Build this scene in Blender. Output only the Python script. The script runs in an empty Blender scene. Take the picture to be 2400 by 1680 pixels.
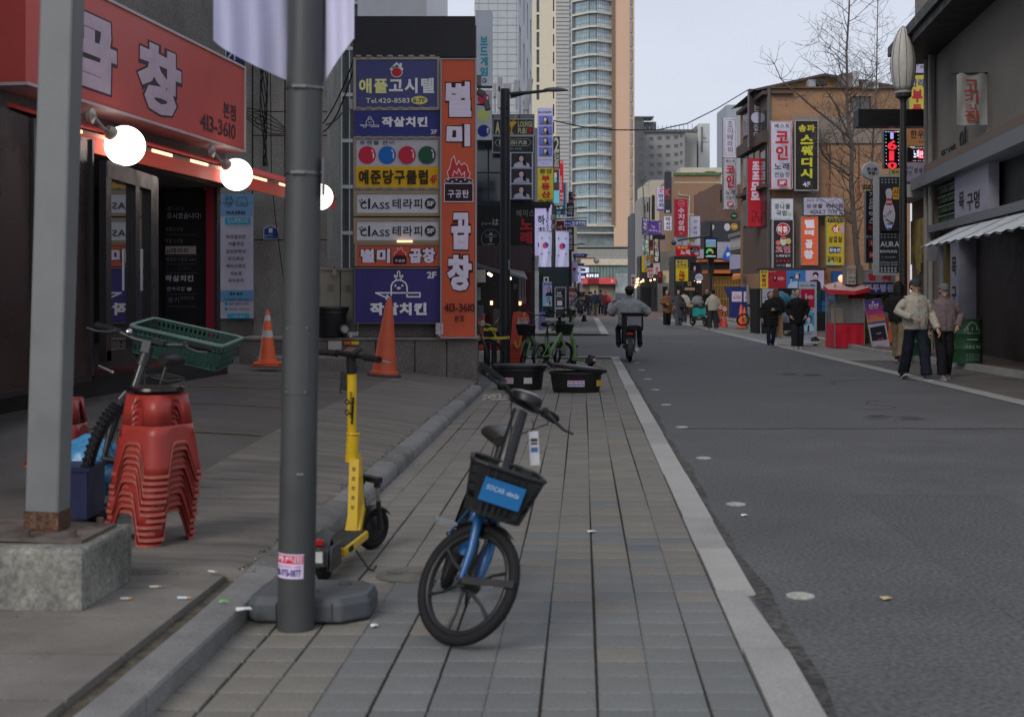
import bpy,bmesh,math,random
from mathutils import Vector,Matrix,noise as mnoise
random.seed(7)
SC=bpy.context.scene
COL=SC.collection
pi=math.pi
R=math.radians
F,CX,HY,H=3000.0,1200.0,690.0,1.46
cd=bpy.data.cameras.new('camera');cam=bpy.data.objects.new('camera',cd);COL.objects.link(cam)
cam.location=(0,0,H);cam.rotation_euler=(pi/2,0,0)
cd.lens=45;cd.sensor_width=36;cd.shift_y=-0.0625;cd.clip_end=3000;cd.clip_start=.05
cd.dof.use_dof=True;cd.dof.focus_distance=21.0;cd.dof.aperture_fstop=3.6
SC.camera=cam
SUN_EL,SUN_AZ=R(36),R(212)
wd=bpy.data.worlds.new('World');SC.world=wd;wd.use_nodes=True
nt=wd.node_tree;nt.nodes.clear()
sky=nt.nodes.new('ShaderNodeTexSky');sky.sky_type='NISHITA';sky.sun_disc=False
sky.sun_elevation=SUN_EL;sky.sun_rotation=SUN_AZ;sky.air_density=1.0;sky.dust_density=3.0;sky.ozone_density=2
bg=nt.nodes.new('ShaderNodeBackground');bg.inputs[1].default_value=0.09
bc=nt.nodes.new('ShaderNodeBackground');bc.inputs[1].default_value=1.0
tc=nt.nodes.new('ShaderNodeTexCoord');nz=nt.nodes.new('ShaderNodeTexNoise')
mp=nt.nodes.new('ShaderNodeMapping');mp.inputs['Scale'].default_value=(1,1,3.5)
nz.inputs['Scale'].default_value=1.6;nz.inputs['Detail'].default_value=5
cr=nt.nodes.new('ShaderNodeValToRGB')
cr.color_ramp.elements[0].position=.3;cr.color_ramp.elements[0].color=(.60,.645,.765,1)
cr.color_ramp.elements[1].position=.7;cr.color_ramp.elements[1].color=(.74,.775,.875,1)
mx=nt.nodes.new('ShaderNodeMixShader');mx.inputs[0].default_value=.86
out=nt.nodes.new('ShaderNodeOutputWorld')
L=nt.links.new
L(tc.outputs['Generated'],mp.inputs[0]);L(mp.outputs[0],nz.inputs['Vector']);L(nz.outputs[0],cr.inputs[0]);L(cr.outputs[0],bc.inputs[0])
L(sky.outputs[0],bg.inputs[0]);L(bg.outputs[0],mx.inputs[1]);L(bc.outputs[0],mx.inputs[2]);L(mx.outputs[0],out.inputs[0])
sd=bpy.data.lights.new('sun','SUN');sd.energy=1.5;sd.angle=R(28);sd.color=(1,.96,.9)
sun=bpy.data.objects.new('sun',sd);COL.objects.link(sun)
sv=Vector((math.sin(SUN_AZ)*math.cos(SUN_EL),math.cos(SUN_AZ)*math.cos(SUN_EL),math.sin(SUN_EL)))
sun.rotation_euler=sv.to_track_quat('Z','Y').to_euler()
SC.view_settings.view_transform='Standard';SC.view_settings.look='None'
SC.view_settings.exposure=0.1;SC.view_settings.gamma=1;SC.view_settings.use_curve_mapping=False
SC.cycles.use_denoising=True
SC.cycles.max_bounces=6;SC.cycles.transparent_max_bounces=12;SC.cycles.sample_clamp_indirect=4
def lin(c):
 c /= 255.0
 return c/12.92 if c <= .04045 else ((c+.055)/1.055)**2.4
def ph(h,k=2.05):
 v=[min(.82,lin(int(h[i:i+2],16))*k) for i in (0,2,4)]
 return (v[0],v[1],v[2])
def hx(h):return ph(h,1.0)
_mc={}
def mat(col,rough=.55,metal=0,var=.14,scale=3.,speck=0.,sscale=140.,bump=0.,emit=0.,alpha=1.,spec=.5,stretch=None,coat=0,tr=0):
 if isinstance(col,str):col=ph(col)
 key=(tuple(round(c,4) for c in col),rough,metal,var,scale,speck,sscale,bump,emit,alpha,spec,stretch,coat,tr)
 if key in _mc:return _mc[key]
 m=bpy.data.materials.new('m%d' % len(_mc));m.use_nodes=True
 n=m.node_tree.nodes;l=m.node_tree.links.new;b=n['Principled BSDF']
 b.inputs['Roughness'].default_value=rough;b.inputs['Metallic'].default_value=metal
 b.inputs['Specular IOR Level'].default_value=spec if spec != .5 or metal else (.22 if rough > .4 else .4)
 if coat:b.inputs['Coat Weight'].default_value=coat;b.inputs['Coat Roughness'].default_value=.1
 if tr:b.inputs['Transmission Weight'].default_value=tr
 c4=(*col,1)
 if alpha < 1:b.inputs['Alpha'].default_value=alpha
 if emit:
  b.inputs['Base Color'].default_value=c4
  b.inputs['Emission Color'].default_value=c4;b.inputs['Emission Strength'].default_value=emit
 elif var or speck:
  t=n.new('ShaderNodeTexCoord');src=t.outputs['Object']
  if stretch:
   mpn=n.new('ShaderNodeMapping');mpn.inputs['Scale'].default_value=stretch;l(src,mpn.inputs[0]);src=mpn.outputs[0]
  z=n.new('ShaderNodeTexNoise');z.inputs['Scale'].default_value=scale;z.inputs['Detail'].default_value=6;z.inputs['Roughness'].default_value=.65
  l(src,z.inputs['Vector'])
  mr=n.new('ShaderNodeMapRange');mr.inputs[1].default_value=.25;mr.inputs[2].default_value=.75
  mr.inputs[3].default_value=1-var*1.3;mr.inputs[4].default_value=1+var
  l(z.outputs[0],mr.inputs[0]);fac=mr.outputs[0]
  if speck:
   z2=n.new('ShaderNodeTexNoise');z2.inputs['Scale'].default_value=sscale;z2.inputs['Detail'].default_value=2
   l(src,z2.inputs['Vector'])
   m2=n.new('ShaderNodeMapRange');m2.inputs[1].default_value=.3;m2.inputs[2].default_value=.7
   m2.inputs[3].default_value=1-speck;m2.inputs[4].default_value=1+speck
   l(z2.outputs[0],m2.inputs[0]);mu=n.new('ShaderNodeMath');mu.operation='MULTIPLY'
   l(fac,mu.inputs[0]);l(m2.outputs[0],mu.inputs[1]);fac=mu.outputs[0]
  vm=n.new('ShaderNodeVectorMath');vm.operation='SCALE';vm.inputs[0].default_value=col
  l(fac,vm.inputs['Scale']);l(vm.outputs[0],b.inputs['Base Color'])
  mq=n.new('ShaderNodeMapRange');mq.inputs[1].default_value=.3;mq.inputs[2].default_value=.7
  mq.inputs[3].default_value=max(.02,rough-.12);mq.inputs[4].default_value=min(1,rough+.12)
  l(z.outputs[0],mq.inputs[0]);l(mq.outputs[0],b.inputs['Roughness'])
  if bump:
   bm_=n.new('ShaderNodeBump');bm_.inputs['Strength'].default_value=1;bm_.inputs['Distance'].default_value=bump
   l((z2 if speck else z).outputs[0],bm_.inputs['Height']);l(bm_.outputs[0],b.inputs['Normal'])
 else:
  b.inputs['Base Color'].default_value=c4
 _mc[key]=m
 return m
def emis(col,s):return mat(col,emit=s)
def glass(col=(.03,.045,.05),rough=.06,var=.3):return mat(col,rough,0,var=var,scale=.8,spec=.9)
BLACK=mat('161616',.5);DARK=mat('242424',.5);RUBBER=mat((.012,.012,.013),.75,scale=20);CHROME=mat((.5,.5,.5),.25,1)
BPLAST=mat((.014,.014,.015),.38,scale=12);STEEL=mat((.3,.31,.32),.4,.8);GREYP=mat('5c5f62',.5)
def P(px,py,D):return Vector(((px-CX)/F*D,D,H-(py-HY)/F*D))
def G(px,py,z=0.):
 D=(H-z)*F/(py-HY);return Vector(((px-CX)/F*D,D,z))
_W={}
def tag(o,label=None,cat=None,group=None,kind=None):
 if label:o['label']=label
 if cat:o['category']=cat
 if group:o['group']=group
 if kind:o['kind']=kind
 return o
def thing(name,label,cat,loc=(0,0,0),rz=0.,group=None,rot=None):
 o=bpy.data.objects.new(name,None);COL.objects.link(o)
 o.location=loc;o.rotation_euler=rot if rot else (0,0,rz);o.empty_display_size=.1
 e=o.rotation_euler.to_matrix().to_4x4();_W[o]=Matrix.Translation(Vector(loc)) @ e
 return tag(o,label,cat,group)
class MB:
 def __init__(s):s.v=[];s.f=[];s.m=[];s.mats=[]
 def mi(s,m):
  if m not in s.mats:s.mats.append(m)
  return s.mats.index(m)
 def add(s,vs,fs,m):
  b=len(s.v);k=s.mi(m);s.v += [tuple(v) for v in vs]
  for f in fs:s.f.append([i+b for i in f]);s.m.append(k)
  return s
 def box(s,c,sz,m,rz=0.,rot=None):
  c=Vector(c);hx_,hy_,hz_=sz[0]/2,sz[1]/2,sz[2]/2
  M_=rot if rot else Matrix.Rotation(rz,3,'Z')
  vs=[c + M_ @ Vector((x*hx_,y*hy_,z*hz_)) for z in (-1,1) for y in (-1,1) for x in (-1,1)]
  return s.add(vs,[(0,2,3,1),(4,5,7,6),(0,1,5,4),(2,6,7,3),(0,4,6,2),(1,3,7,5)],m)
 def bar(s,a,b,w,h,m,up=(0,0,1)):
  a=Vector(a);b=Vector(b);d=(b-a);ln=d.length;d.normalize();up=Vector(up)
  sx=d.cross(up)
  if sx.length < 1e-4:sx=d.cross(Vector((0,1,0)))
  sx.normalize();uz=sx.cross(d)
  M_=Matrix((sx,d,uz)).transposed()
  return s.box((a+b)/2,(w,ln,h),m,rot=M_)
 def tube(s,pts,r,m,n=8,closed=False,sq=1.):
  pts=[Vector(p) for p in pts];N=len(pts)
  rs=r if isinstance(r,(list,tuple)) else [r]*N
  vs=[];prev=None
  for i,p in enumerate(pts):
   if closed:t=pts[(i+1) % N]-pts[i-1]
   else:t=pts[min(i+1,N-1)]-pts[max(i-1,0)]
   t.normalize()
   if prev is None:
    a=Vector((0,0,1)) if abs(t.z) < .9 else Vector((1,0,0))
    u=t.cross(a).normalized()
   else:
    u=prev - t*prev.dot(t)
    u=u.normalized() if u.length > 1e-5 else t.cross(Vector((0,0,1))).normalized()
   prev=u;w=t.cross(u)
   for k in range(n):
    a=2*pi*k/n;vs.append(p + (u*math.cos(a) + w*math.sin(a)*sq)*rs[i])
  fs=[]
  for i in range(N if closed else N-1):
   j=(i+1) % N
   for k in range(n):fs.append((i*n+k,i*n+(k+1) % n,j*n+(k+1) % n,j*n+k))
  if not closed:fs += [tuple(range(n))[::-1],tuple((N-1)*n+k for k in range(n))]
  return s.add(vs,fs,m)
 def cyl(s,a,b,r0,m,r1=None,n=12):return s.tube([a,b],[r0,r0 if r1 is None else r1],m,n)
 def lathe(s,prof,m,o=(0,0,0),n=24,ax=None,cap=True,sx=1.,sy=1.):
  o=Vector(o);A=ax if ax else Matrix.Identity(3);vs=[]
  for r,z in prof:
   for k in range(n):
    a=2*pi*k/n;vs.append(o + A @ Vector((r*math.cos(a)*sx,r*math.sin(a)*sy,z)))
  fs=[]
  for i in range(len(prof)-1):
   for k in range(n):fs.append((i*n+k,i*n+(k+1) % n,(i+1)*n+(k+1) % n,(i+1)*n+k))
  if cap:fs += [tuple(range(n))[::-1],tuple((len(prof)-1)*n+k for k in range(n))]
  return s.add(vs,fs,m)
 def ball(s,c,r,m,n=16,k=10,sc=(1,1,1),rot=None):
  prof=[(max(1e-4,math.sin(pi*i/k))*r,-math.cos(pi*i/k)*r) for i in range(k+1)]
  A=(rot if rot else Matrix.Identity(3)) @ Matrix.Diagonal(sc)
  return s.lathe(prof,m,c,n,A)
 def prism(s,poly,m,o,ux,uy,t):
  o=Vector(o);ux=Vector(ux);uy=Vector(uy);nn=ux.cross(uy).normalized()
  N=len(poly);a=[o+ux*p[0]+uy*p[1] for p in poly];b=[p+nn*t for p in a]
  fs=[tuple(range(N))[::-1],tuple(range(N,2*N))] + [(i,(i+1) % N,N+(i+1) % N,N+i) for i in range(N)]
  return s.add(a+b,fs,m)
 def quad(s,a,b,c,d,m):return s.add([a,b,c,d],[(0,1,2,3)],m)
 def sheet(s,rows,m,closed=False):
  nr=len(rows);nc=len(rows[0]);vs=[p for r in rows for p in r]
  return s.add(vs,[(i*nc+j,i*nc+(j+1) % nc,(i+1)*nc+(j+1) % nc,(i+1)*nc+j) for i in range(nr-1) for j in range(nc if closed else nc-1)],m)
 def torus(s,c,Rr,r,m,ax=None,n=40,k=8,sq=1.):
  A=ax if ax else Matrix.Identity(3);c=Vector(c)
  rows=[[c + A @ Vector(((Rr+r*math.cos(2*pi*j/k))*math.cos(2*pi*i/n),(Rr+r*math.cos(2*pi*j/k))*math.sin(2*pi*i/n),r*sq*math.sin(2*pi*j/k))) for j in range(k)] for i in range(n)]
  return s.sheet(rows+[rows[0]],m,True)
 def mesh(s,inv=None):
  me=bpy.data.meshes.new('mesh')
  vs=[inv @ Vector(v) for v in s.v] if inv else s.v
  me.from_pydata(vs,[],s.f)
  for m in s.mats:me.materials.append(m)
  if len(s.mats) > 1:me.polygons.foreach_set('material_index',s.m)
  me.update();return me
 def build(s,name,parent=None,smooth=None,bevel=0.,local=False,label=None,kind=None,seg=1):
  if not s.f:return None
  inv=None
  if parent is not None and not local:inv=_W[parent].inverted()
  me=s.mesh(inv)
  if smooth is not None:
   me.polygons.foreach_set('use_smooth',[True]*len(me.polygons))
   if smooth < 3:me.set_sharp_from_angle(angle=smooth)
  o=bpy.data.objects.new(name,me);COL.objects.link(o)
  if parent is not None:o.parent=parent;_W[o]=_W[parent]
  else:_W[o]=Matrix.Identity(4)
  if bevel:
   md=o.modifiers.new('bevel','BEVEL');md.width=bevel;md.segments=seg;md.limit_method='ANGLE';md.angle_limit=R(40)
  if label:o['label']=label
  if kind:o['kind']=kind
  return o
def kids(o):return [c for c in COL.objects if c.parent == o]
_kid={}
def copy_tree(o,parent=None):
 c=o.copy();COL.objects.link(c)
 if parent is not None:c.parent=parent
 for ch in o.children:copy_tree(ch,c)
 return c
def dup(o,loc,rz=0.,label=None,rot=None):
 c=copy_tree(o);c.location=loc;c.rotation_euler=rot if rot else (0,0,rz)
 if label:c['label']=label
 return c
class Pl:
 def __init__(s,D,xc,yaw=0.):
  s.O=P(xc,HY,D);s.O.z=0;s.yaw=yaw
  s.ux=Vector((math.cos(yaw),math.sin(yaw),0));s.n=Vector((math.sin(yaw),-math.cos(yaw),0));s.uz=Vector((0,0,1))
 def uv(s,px,py):
  d=Vector(((px-CX)/F,1,-(py-HY)/F));c=Vector((0,0,H))
  t=s.n.dot(s.O-c)/s.n.dot(d);p=c+d*t
  return (p-s.O).dot(s.ux),p.z
 def pt(s,u,v,off=0.):return s.O + s.ux*u + s.n*off + Vector((0,0,v))
 def xyz(s,px,py,off=0.):return s.pt(*s.uv(px,py),off)
 def rect(s,x0,y0,x1,y1):
  ym=(y0+y1)/2;xm=(x0+x1)/2
  return s.uv(x0,ym)[0],s.uv(x1,ym)[0],s.uv(xm,y1)[1],s.uv(xm,y0)[1]
 def slab(s,mb,r,m,o0,o1):
  u0,u1,v0,v1=r
  vs=[s.pt(u,v,o) for o in (o0,o1) for v in (v0,v1) for u in (u0,u1)]
  return mb.add(vs,[(0,2,3,1),(4,5,7,6),(0,1,5,4),(2,6,7,3),(0,4,6,2),(1,3,7,5)],m)
_tc=bpy.data.curves.new('text','FONT');_to=bpy.data.objects.new('text',_tc)
_tc.resolution_u=2;_ch={}
def _load(c):
 _tc.body=c;tm=bpy.data.meshes.new_from_object(_to)
 _ch[c]=([tuple(v.co)[:2] for v in tm.vertices],[tuple(p.vertices) for p in tm.polygons]);bpy.data.meshes.remove(tm)
def _prep(c):
 vs,fs=_ch[c]
 ed={}
 for f in fs:
  for i in range(len(f)):
   a,b=f[i],f[(i+1) % len(f)]
   if (b,a) in ed:del ed[(b,a)]
   else:ed[(a,b)]=1
 nr={}
 for a,b in ed:
  dx,dy=vs[b][0]-vs[a][0],vs[b][1]-vs[a][1];l=math.hypot(dx,dy) or 1;n=(dy/l,-dx/l)
  for k in (a,b):nr.setdefault(k,[]).append(n)
 out={}
 for k,ns in nr.items():
  x,y=sum(n[0] for n in ns),sum(n[1] for n in ns)
  if len(ns) >= 2:d=1+ns[0][0]*ns[1][0]+ns[0][1]*ns[1][1];q=1/max(.35,d) if len(ns) == 2 else .5
  else:q=1
  out[k]=(x*q,y*q)
 x0=min([v[0] for v in vs] or [0]);x1=max([v[0] for v in vs] or [0])
 adv=1. if ord(c) > 0x1100 else (x1-x0)+.09
 return vs,fs,list(ed),out,x0,adv
_pc={};_gc={}
def glyph(text,b):
 k=(text,round(b,4))
 if k in _gc:return _gc[k]
 V,Fc=[],[];pen=0.
 for c in text:
  if c == ' ':pen += .3;continue
  if c not in _pc:_load(c);_pc[c]=_prep(c)
  vs,fs,ed,out,x0,adv=_pc[c];ox=pen-(x0-.045 if ord(c) < 0x1100 else 0);n0=len(V)
  V += [(v[0]+ox,v[1],1.) for v in vs];Fc += [tuple(i+n0 for i in f) for f in fs]
  if b > 0:
   m={}
   for i,(dx,dy) in out.items():m[i]=len(V);V.append((vs[i][0]+ox+dx*b,vs[i][1]+dy*b,0.))
   Fc += [(a+n0,m[a],m[q],q+n0) for a,q in ed]
  pen += adv
 if not Fc:_gc[k]=None;return None
 x0=min(v[0] for v in V);x1=max(v[0] for v in V);y0=min(v[1] for v in V);y1=max(v[1] for v in V)
 _gc[k]=([((v[0]-x0)/max(1e-6,x1-x0),(v[1]-y0)/max(1e-6,y1-y0),v[2]) for v in V],Fc);return _gc[k]
def put_text(mb,pl,text,r,m,off,b=.02,out=None,ob=.05,rot=0.,rough=0.,th=.002):
 u0,u1,v0,v1=r
 if out is not None:put_text(mb,pl,text,(u0-(u1-u0)*ob*.55,u1+(u1-u0)*ob*.55,v0-(v1-v0)*ob*.55,v1+(v1-v0)*ob*.55),out,off-.0015,b+ob,rot=rot,rough=rough,th=.0005)
 g=glyph(text,b)
 if not g:return
 vs,fs=g[0],g[1];w=u1-u0;h=v1-v0;cu=(u0+u1)/2;cv=(v0+v1)/2;ca,sa=math.cos(rot),math.sin(rot);o=[]
 for x,y,z in vs:
  a=(x-.5)*w;c=(y-.5)*h
  if rough:a += rough*w*mnoise.noise(Vector((x*7,y*7,len(text))));c += rough*h*mnoise.noise(Vector((x*7+9,y*7,3)))
  o.append(pl.pt(cu+a*ca-c*sa,cv+a*sa+c*ca,off+z*th))
 mb.add(o,fs,m)
def C_(c):return mat(c,.5,var=.08) if isinstance(c,(str,tuple)) else c
class TX:
 def __init__(s):s.l=[]
 def new(s):m=MB();s.l.append(m);return m
 def build(s,name,parent):
  for m in s.l:m.build(name,parent)
def art(pl,items,base,lmb,amb):
 for i,it in enumerate(items):
  k=it[0];off=base+.003+.0018*i
  if k in 'tv':
   text,x0,y0,x1,y1,c=it[1:7];b=it[7] if len(it) > 7 else .02;kw=it[8] if len(it) > 8 else {}
   if 'out' in kw:kw=dict(kw);kw['out']=C_(kw['out'])
   lm=lmb.new() if isinstance(lmb,TX) else lmb
   if k == 't':put_text(lm,pl,text,pl.rect(x0,y0,x1,y1),C_(c),off,b,**kw)
   else:
    n=len(text);hh=(y1-y0)/n
    for j,ch in enumerate(text):
     if ch != ' ':put_text(lm,pl,ch,pl.rect(x0,y0+hh*j+hh*.06,x1,y0+hh*(j+1)-hh*.06),C_(c),off,b,**kw)
  elif k == 'r':pl.slab(amb,pl.rect(*it[1:5]),C_(it[5]),off-.0016,off)
  elif k == 'e':
   cx,cy,rx,ry,c=it[1:6]
   amb.prism([(math.cos(2*pi*j/28),math.sin(2*pi*j/28)) for j in range(28)],C_(c),pl.xyz(cx,cy,off),(pl.xyz(cx+rx,cy)-pl.xyz(cx,cy)),(pl.xyz(cx,cy-ry)-pl.xyz(cx,cy)),.0008)
  elif k == 'g':
   pts=[pl.uv(*p) for p in it[1]]
   amb.add([pl.pt(u,v,off) for u,v in pts],[tuple(range(len(pts)))[::-1]],C_(it[2]))
  elif k == 'l':
   w=it[2]*abs(pl.uv(it[1][0][0]+1,it[1][0][1])[0]-pl.uv(*it[1][0])[0])/2
   pts=[Vector(pl.uv(*p)) for p in it[1]]
   for j in range(len(pts)-1):
    d=pts[j+1]-pts[j]
    if d.length < 1e-6:continue
    q=Vector((-d.y,d.x)).normalized()*w;e=d.normalized()*w*.6;o2=off+.0003*(j % 3)
    a,b2=pts[j]-e,pts[j+1]+e
    amb.add([pl.pt(*(a+q),o2),pl.pt(*(b2+q),o2),pl.pt(*(b2-q),o2),pl.pt(*(a-q),o2)],[(0,1,2,3)],C_(it[3]))
  elif k == 'p':
   x0,y0,x1,y1,bgc,cl=it[1:7];hair=it[7] if len(it) > 7 else '141112';w=x1-x0;h=y1-y0;cx=x0+w*(it[8] if len(it) > 8 else .5)
   sub=[('r',x0,y0,x1,y1,bgc),('g',[(cx-w*.1,y0+h*.6),(cx+w*.1,y0+h*.6),(cx+w*.36,y0+h*.74),(cx+w*.4,y1-.2),(cx-w*.4,y1-.2),(cx-w*.34,y0+h*.74)],cl),
                   ('e',cx,y0+h*.38,w*.17,h*.27,hair),('g',[(cx+w*.02,y0+h*.3),(cx+w*.18,y0+h*.4),(cx+w*.25,y0+h*.9),(cx+w*.08,y0+h*.85)],hair),
                   ('r',cx-w*.05,y0+h*.5,cx+w*.05,y0+h*.66,'a08278'),('e',cx-w*.01,y0+h*.4,w*.11,h*.18,'ab9088'),('l',[(cx-w*.04,y0+h*.5),(cx+w*.02,y0+h*.5)],max(.4,h*.03),'7a3038'),
                   ('l',[(cx-w*.07,y0+h*.38),(cx-w*.03,y0+h*.38)],max(.4,h*.03),'201818'),('l',[(cx+w*.02,y0+h*.38),(cx+w*.06,y0+h*.38)],max(.4,h*.03),'201818')]
   art(pl,sub,off,lmb,amb)
def sign(name,label,cat,x0,y0,x1,y1,D,bg,items=(),th=.12,yaw=0.,frame=None,fw=.03,group=None,rough=.45,pl=None,back=None,emit=0,var=.15,parent=None):
 pl=pl or Pl(D,(x0+x1)/2,yaw);r=pl.rect(x0,y0,x1,y1)
 t=parent or thing(name,label,cat,pl.pt((r[0]+r[1])/2,r[2],-th/2),pl.yaw,group)
 body=C_(back) if back else mat('4a4a4c',.5)
 mb=MB();pl.slab(mb,r,body,-th,-.004);pl.slab(mb,(r[0]+.002,r[1]-.002,r[2]+.002,r[3]-.002),emis(bg,emit) if emit else (mat(bg,rough,var=var,scale=1.4) if isinstance(bg,(str,tuple)) else bg),-.004,0)
 mb.build('panel',t)
 if frame:
  fb=MB();fm=C_(frame);u0,u1,v0,v1=r
  for q in ((u0-fw,u1+fw,v0-fw,v0),(u0-fw,u1+fw,v1,v1+fw),(u0-fw,u0,v0,v1),(u1,u1+fw,v0,v1)):pl.slab(fb,q,fm,-th-.005,.02)
  fb.build('frame',t)
 a,l=MB(),TX();art(pl,items,0,l,a)
 a.build('artwork',t);l.build('lettering',t)
 t['pl']=0;del t['pl']
 return t,pl
def holes_wall(mb,pl,r,holes,m,depth=.15,rm=None):
 us=sorted({r[0],r[1]} | {min(max(h[k],r[0]),r[1]) for h in holes for k in (0,1)})
 vs=sorted({r[2],r[3]} | {min(max(h[k],r[2]),r[3]) for h in holes for k in (2,3)})
 for i in range(len(us)-1):
  for j in range(len(vs)-1):
   cu=(us[i]+us[i+1])/2;cv=(vs[j]+vs[j+1])/2
   if any(h[0] < cu < h[1] and h[2] < cv < h[3] for h in holes):continue
   mb.add([pl.pt(us[i],vs[j]),pl.pt(us[i+1],vs[j]),pl.pt(us[i+1],vs[j+1]),pl.pt(us[i],vs[j+1])],[(0,1,2,3)],m)
 for h in holes:
  c=[pl.pt(h[0],h[2]),pl.pt(h[1],h[2]),pl.pt(h[1],h[3]),pl.pt(h[0],h[3])];q=[p-pl.n*depth for p in c]
  for i in range(4):mb.add([c[i],c[(i+1) % 4],q[(i+1) % 4],q[i]],[(0,1,2,3)],rm or m)
def window(parent,pl,r,gm,fm,depth=.12,fw=.04,nx=1,ny=1,name='window'):
 u0,u1,v0,v1=r;fb=MB()
 for q in ((u0,u1,v0,v0+fw),(u0,u1,v1-fw,v1),(u0,u0+fw,v0+fw,v1-fw),(u1-fw,u1,v0+fw,v1-fw)):pl.slab(fb,q,fm,-depth-.02,-depth+.04)
 for i in range(1,nx):uu=u0+(u1-u0)*i/nx;pl.slab(fb,(uu-fw/2,uu+fw/2,v0+fw,v1-fw),fm,-depth-.018,-depth+.035)
 for j in range(1,ny):vv=v0+(v1-v0)*j/ny;pl.slab(fb,(u0+fw,u1-fw,vv-fw/2,vv+fw/2),fm,-depth-.016,-depth+.03)
 w=fb.build(name,parent);g=MB();pl.slab(g,(u0+fw*.5,u1-fw*.5,v0+fw*.5,v1-fw*.5),gm,-depth-.012,-depth)
 g.build('pane',w);return w
def building(name,label,x0,y0,x1,D,wall,wins=(),yaw=0.,depth=8.,gm=None,fm=None,zb=-.2,wd=.12,group=None,nx=1,ny=1,pl=None,fw=.05,cat='building',xm=None):
 pl=pl or Pl(D,(x0+x1)/2,yaw);r=pl.rect(x0,y0,x1,HY);vt=pl.uv(xm if xm else (x0+x1)/2,y0)[1];r=(r[0],r[1],zb,vt)
 t=thing(name,label,cat,pl.pt((r[0]+r[1])/2,0,-depth/2),pl.yaw,group)
 hs=[pl.rect(*w) for w in wins];m=C_(wall);mb=MB()
 holes_wall(mb,pl,r,hs,m,.25)
 u0,u1,v0,v1=r;q=[pl.pt(u,v,o) for o in (0,-depth) for v in (v0,v1) for u in (u0,u1)]
 mb.add(q,[(4,6,7,5),(2,3,7,6),(0,2,6,4),(1,5,7,3)],m)
 mb.build('wall',t)
 for h in hs:window(t,pl,h,gm or glass(),fm or DARK,wd,fw,nx,ny)
 return t,pl,r
# THE SETTING: ground, road, pavement, kerbs
def kl(Y):return -1.5+.0553*Y
def kr(Y):return .651+.0553*Y
def rr(Y):return 6.2+.036*Y
def rk(Y):return 8.95+.078*max(0,Y-32)
def strip(name,f0,f1,Y0,Y1,z,m,n=12,kind='structure',zf=None):
 mb=MB();rows=[]
 for i in range(n+1):
  Y=Y0+(Y1-Y0)*i/n;rows.append([(f0(Y),Y,z),(f1(Y),Y,z)])
 mb.sheet(rows,m);return tag(mb.build(name),kind=kind)
ASPH=mat((.1,.1,.102),.8,var=.24,scale=.8,speck=.36,sscale=42,bump=.0025)
ASPH2=mat((.115,.103,.094),.85,var=.25,scale=1.1,speck=.35,sscale=150,bump=.002)
tag(strip('ground',lambda Y:-900,lambda Y:900,-60,1500,-.09,mat((.12,.12,.115),.9),2),kind='structure')
tag(strip('road',lambda Y:-60,lambda Y:70,-6,46,-.025,ASPH,4),kind='structure')
BLOCK=mat((.13,.128,.124),.8,var=.12,scale=.8,speck=.3,sscale=22)
strip('road_block_paving',lambda Y:-25,lambda Y:25,46,79,-.021,BLOCK,4)
strip('brick_crossing',lambda Y:-25,lambda Y:30,79,122,-.02,mat((.19,.125,.11),.85,var=.2,scale=1,speck=.3,sscale=10),2)
strip('far_road',lambda Y:-30,lambda Y:30,122,420,-.021,mat((.12,.12,.12),.85),2)
strip('bedding',kl,kr,-2,30,-.012,mat((.045,.034,.026),.95,var=.4,scale=9,speck=.4))
for k_,(xa,ya,xb,yb,c_) in enumerate(((3.0,24,6.3,33,.085),(1.9,14.2,8.2,46,.106),(2.2,4,3.4,9.5,.092))):
 strip('asphalt_patch',lambda Y:xa+.054*(Y-ya),lambda Y:xb+.036*(Y-ya),ya,yb,-.0245+.0004*k_,mat((c_,c_,c_*1.01),.85,var=.2,scale=.5,speck=.4,sscale=42,bump=.0025),3)
sm=MB()
for i in range(44):
 x=1.95+i*.118;sm.box((x,14.15+.03*math.sin(i*.7)+.05*random.random()*0.4,-.0235),(.13,.018+.03*random.random(),.003),mat((.03,.03,.03),.9),rz=.1*math.sin(i))
tag(sm.build('asphalt_seam'),kind='structure')
ck=MB();rc_=random.Random(12)
for x0,y0,a0,n_ in ((4.4,16.5,.4,30),(5.2,21,.2,40)):
 p=Vector((x0,y0,-.0225));a=a0
 for i in range(n_):a += rc_.gauss(0,.35)-(a-a0)*.12;q=p+Vector((math.cos(a),math.sin(a),0))*.07;ck.bar(p,q,rc_.uniform(.003,.009),.002,mat((.028,.028,.028),.9));p=q
tag(ck.build('asphalt_crack'),kind='structure')
pave=bpy.data.objects.new('pavement',None);COL.objects.link(pave);_W[pave]=Matrix.Identity(4);tag(pave,kind='structure')
TG=[mat(c,.8,var=.13,scale=3,speck=.16,sscale=90,bump=.0012) for c in ((.156,.162,.158),(.168,.173,.168),(.148,.153,.152),(.16,.164,.157))]
TB=[mat(c,.85,var=.15,scale=3,speck=.16,sscale=90,bump=.0012) for c in ((.188,.176,.153),(.176,.166,.147),(.198,.184,.158),(.18,.17,.151))]
TBL=mat((.128,.135,.148),.8,var=.12,speck=.15)
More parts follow.
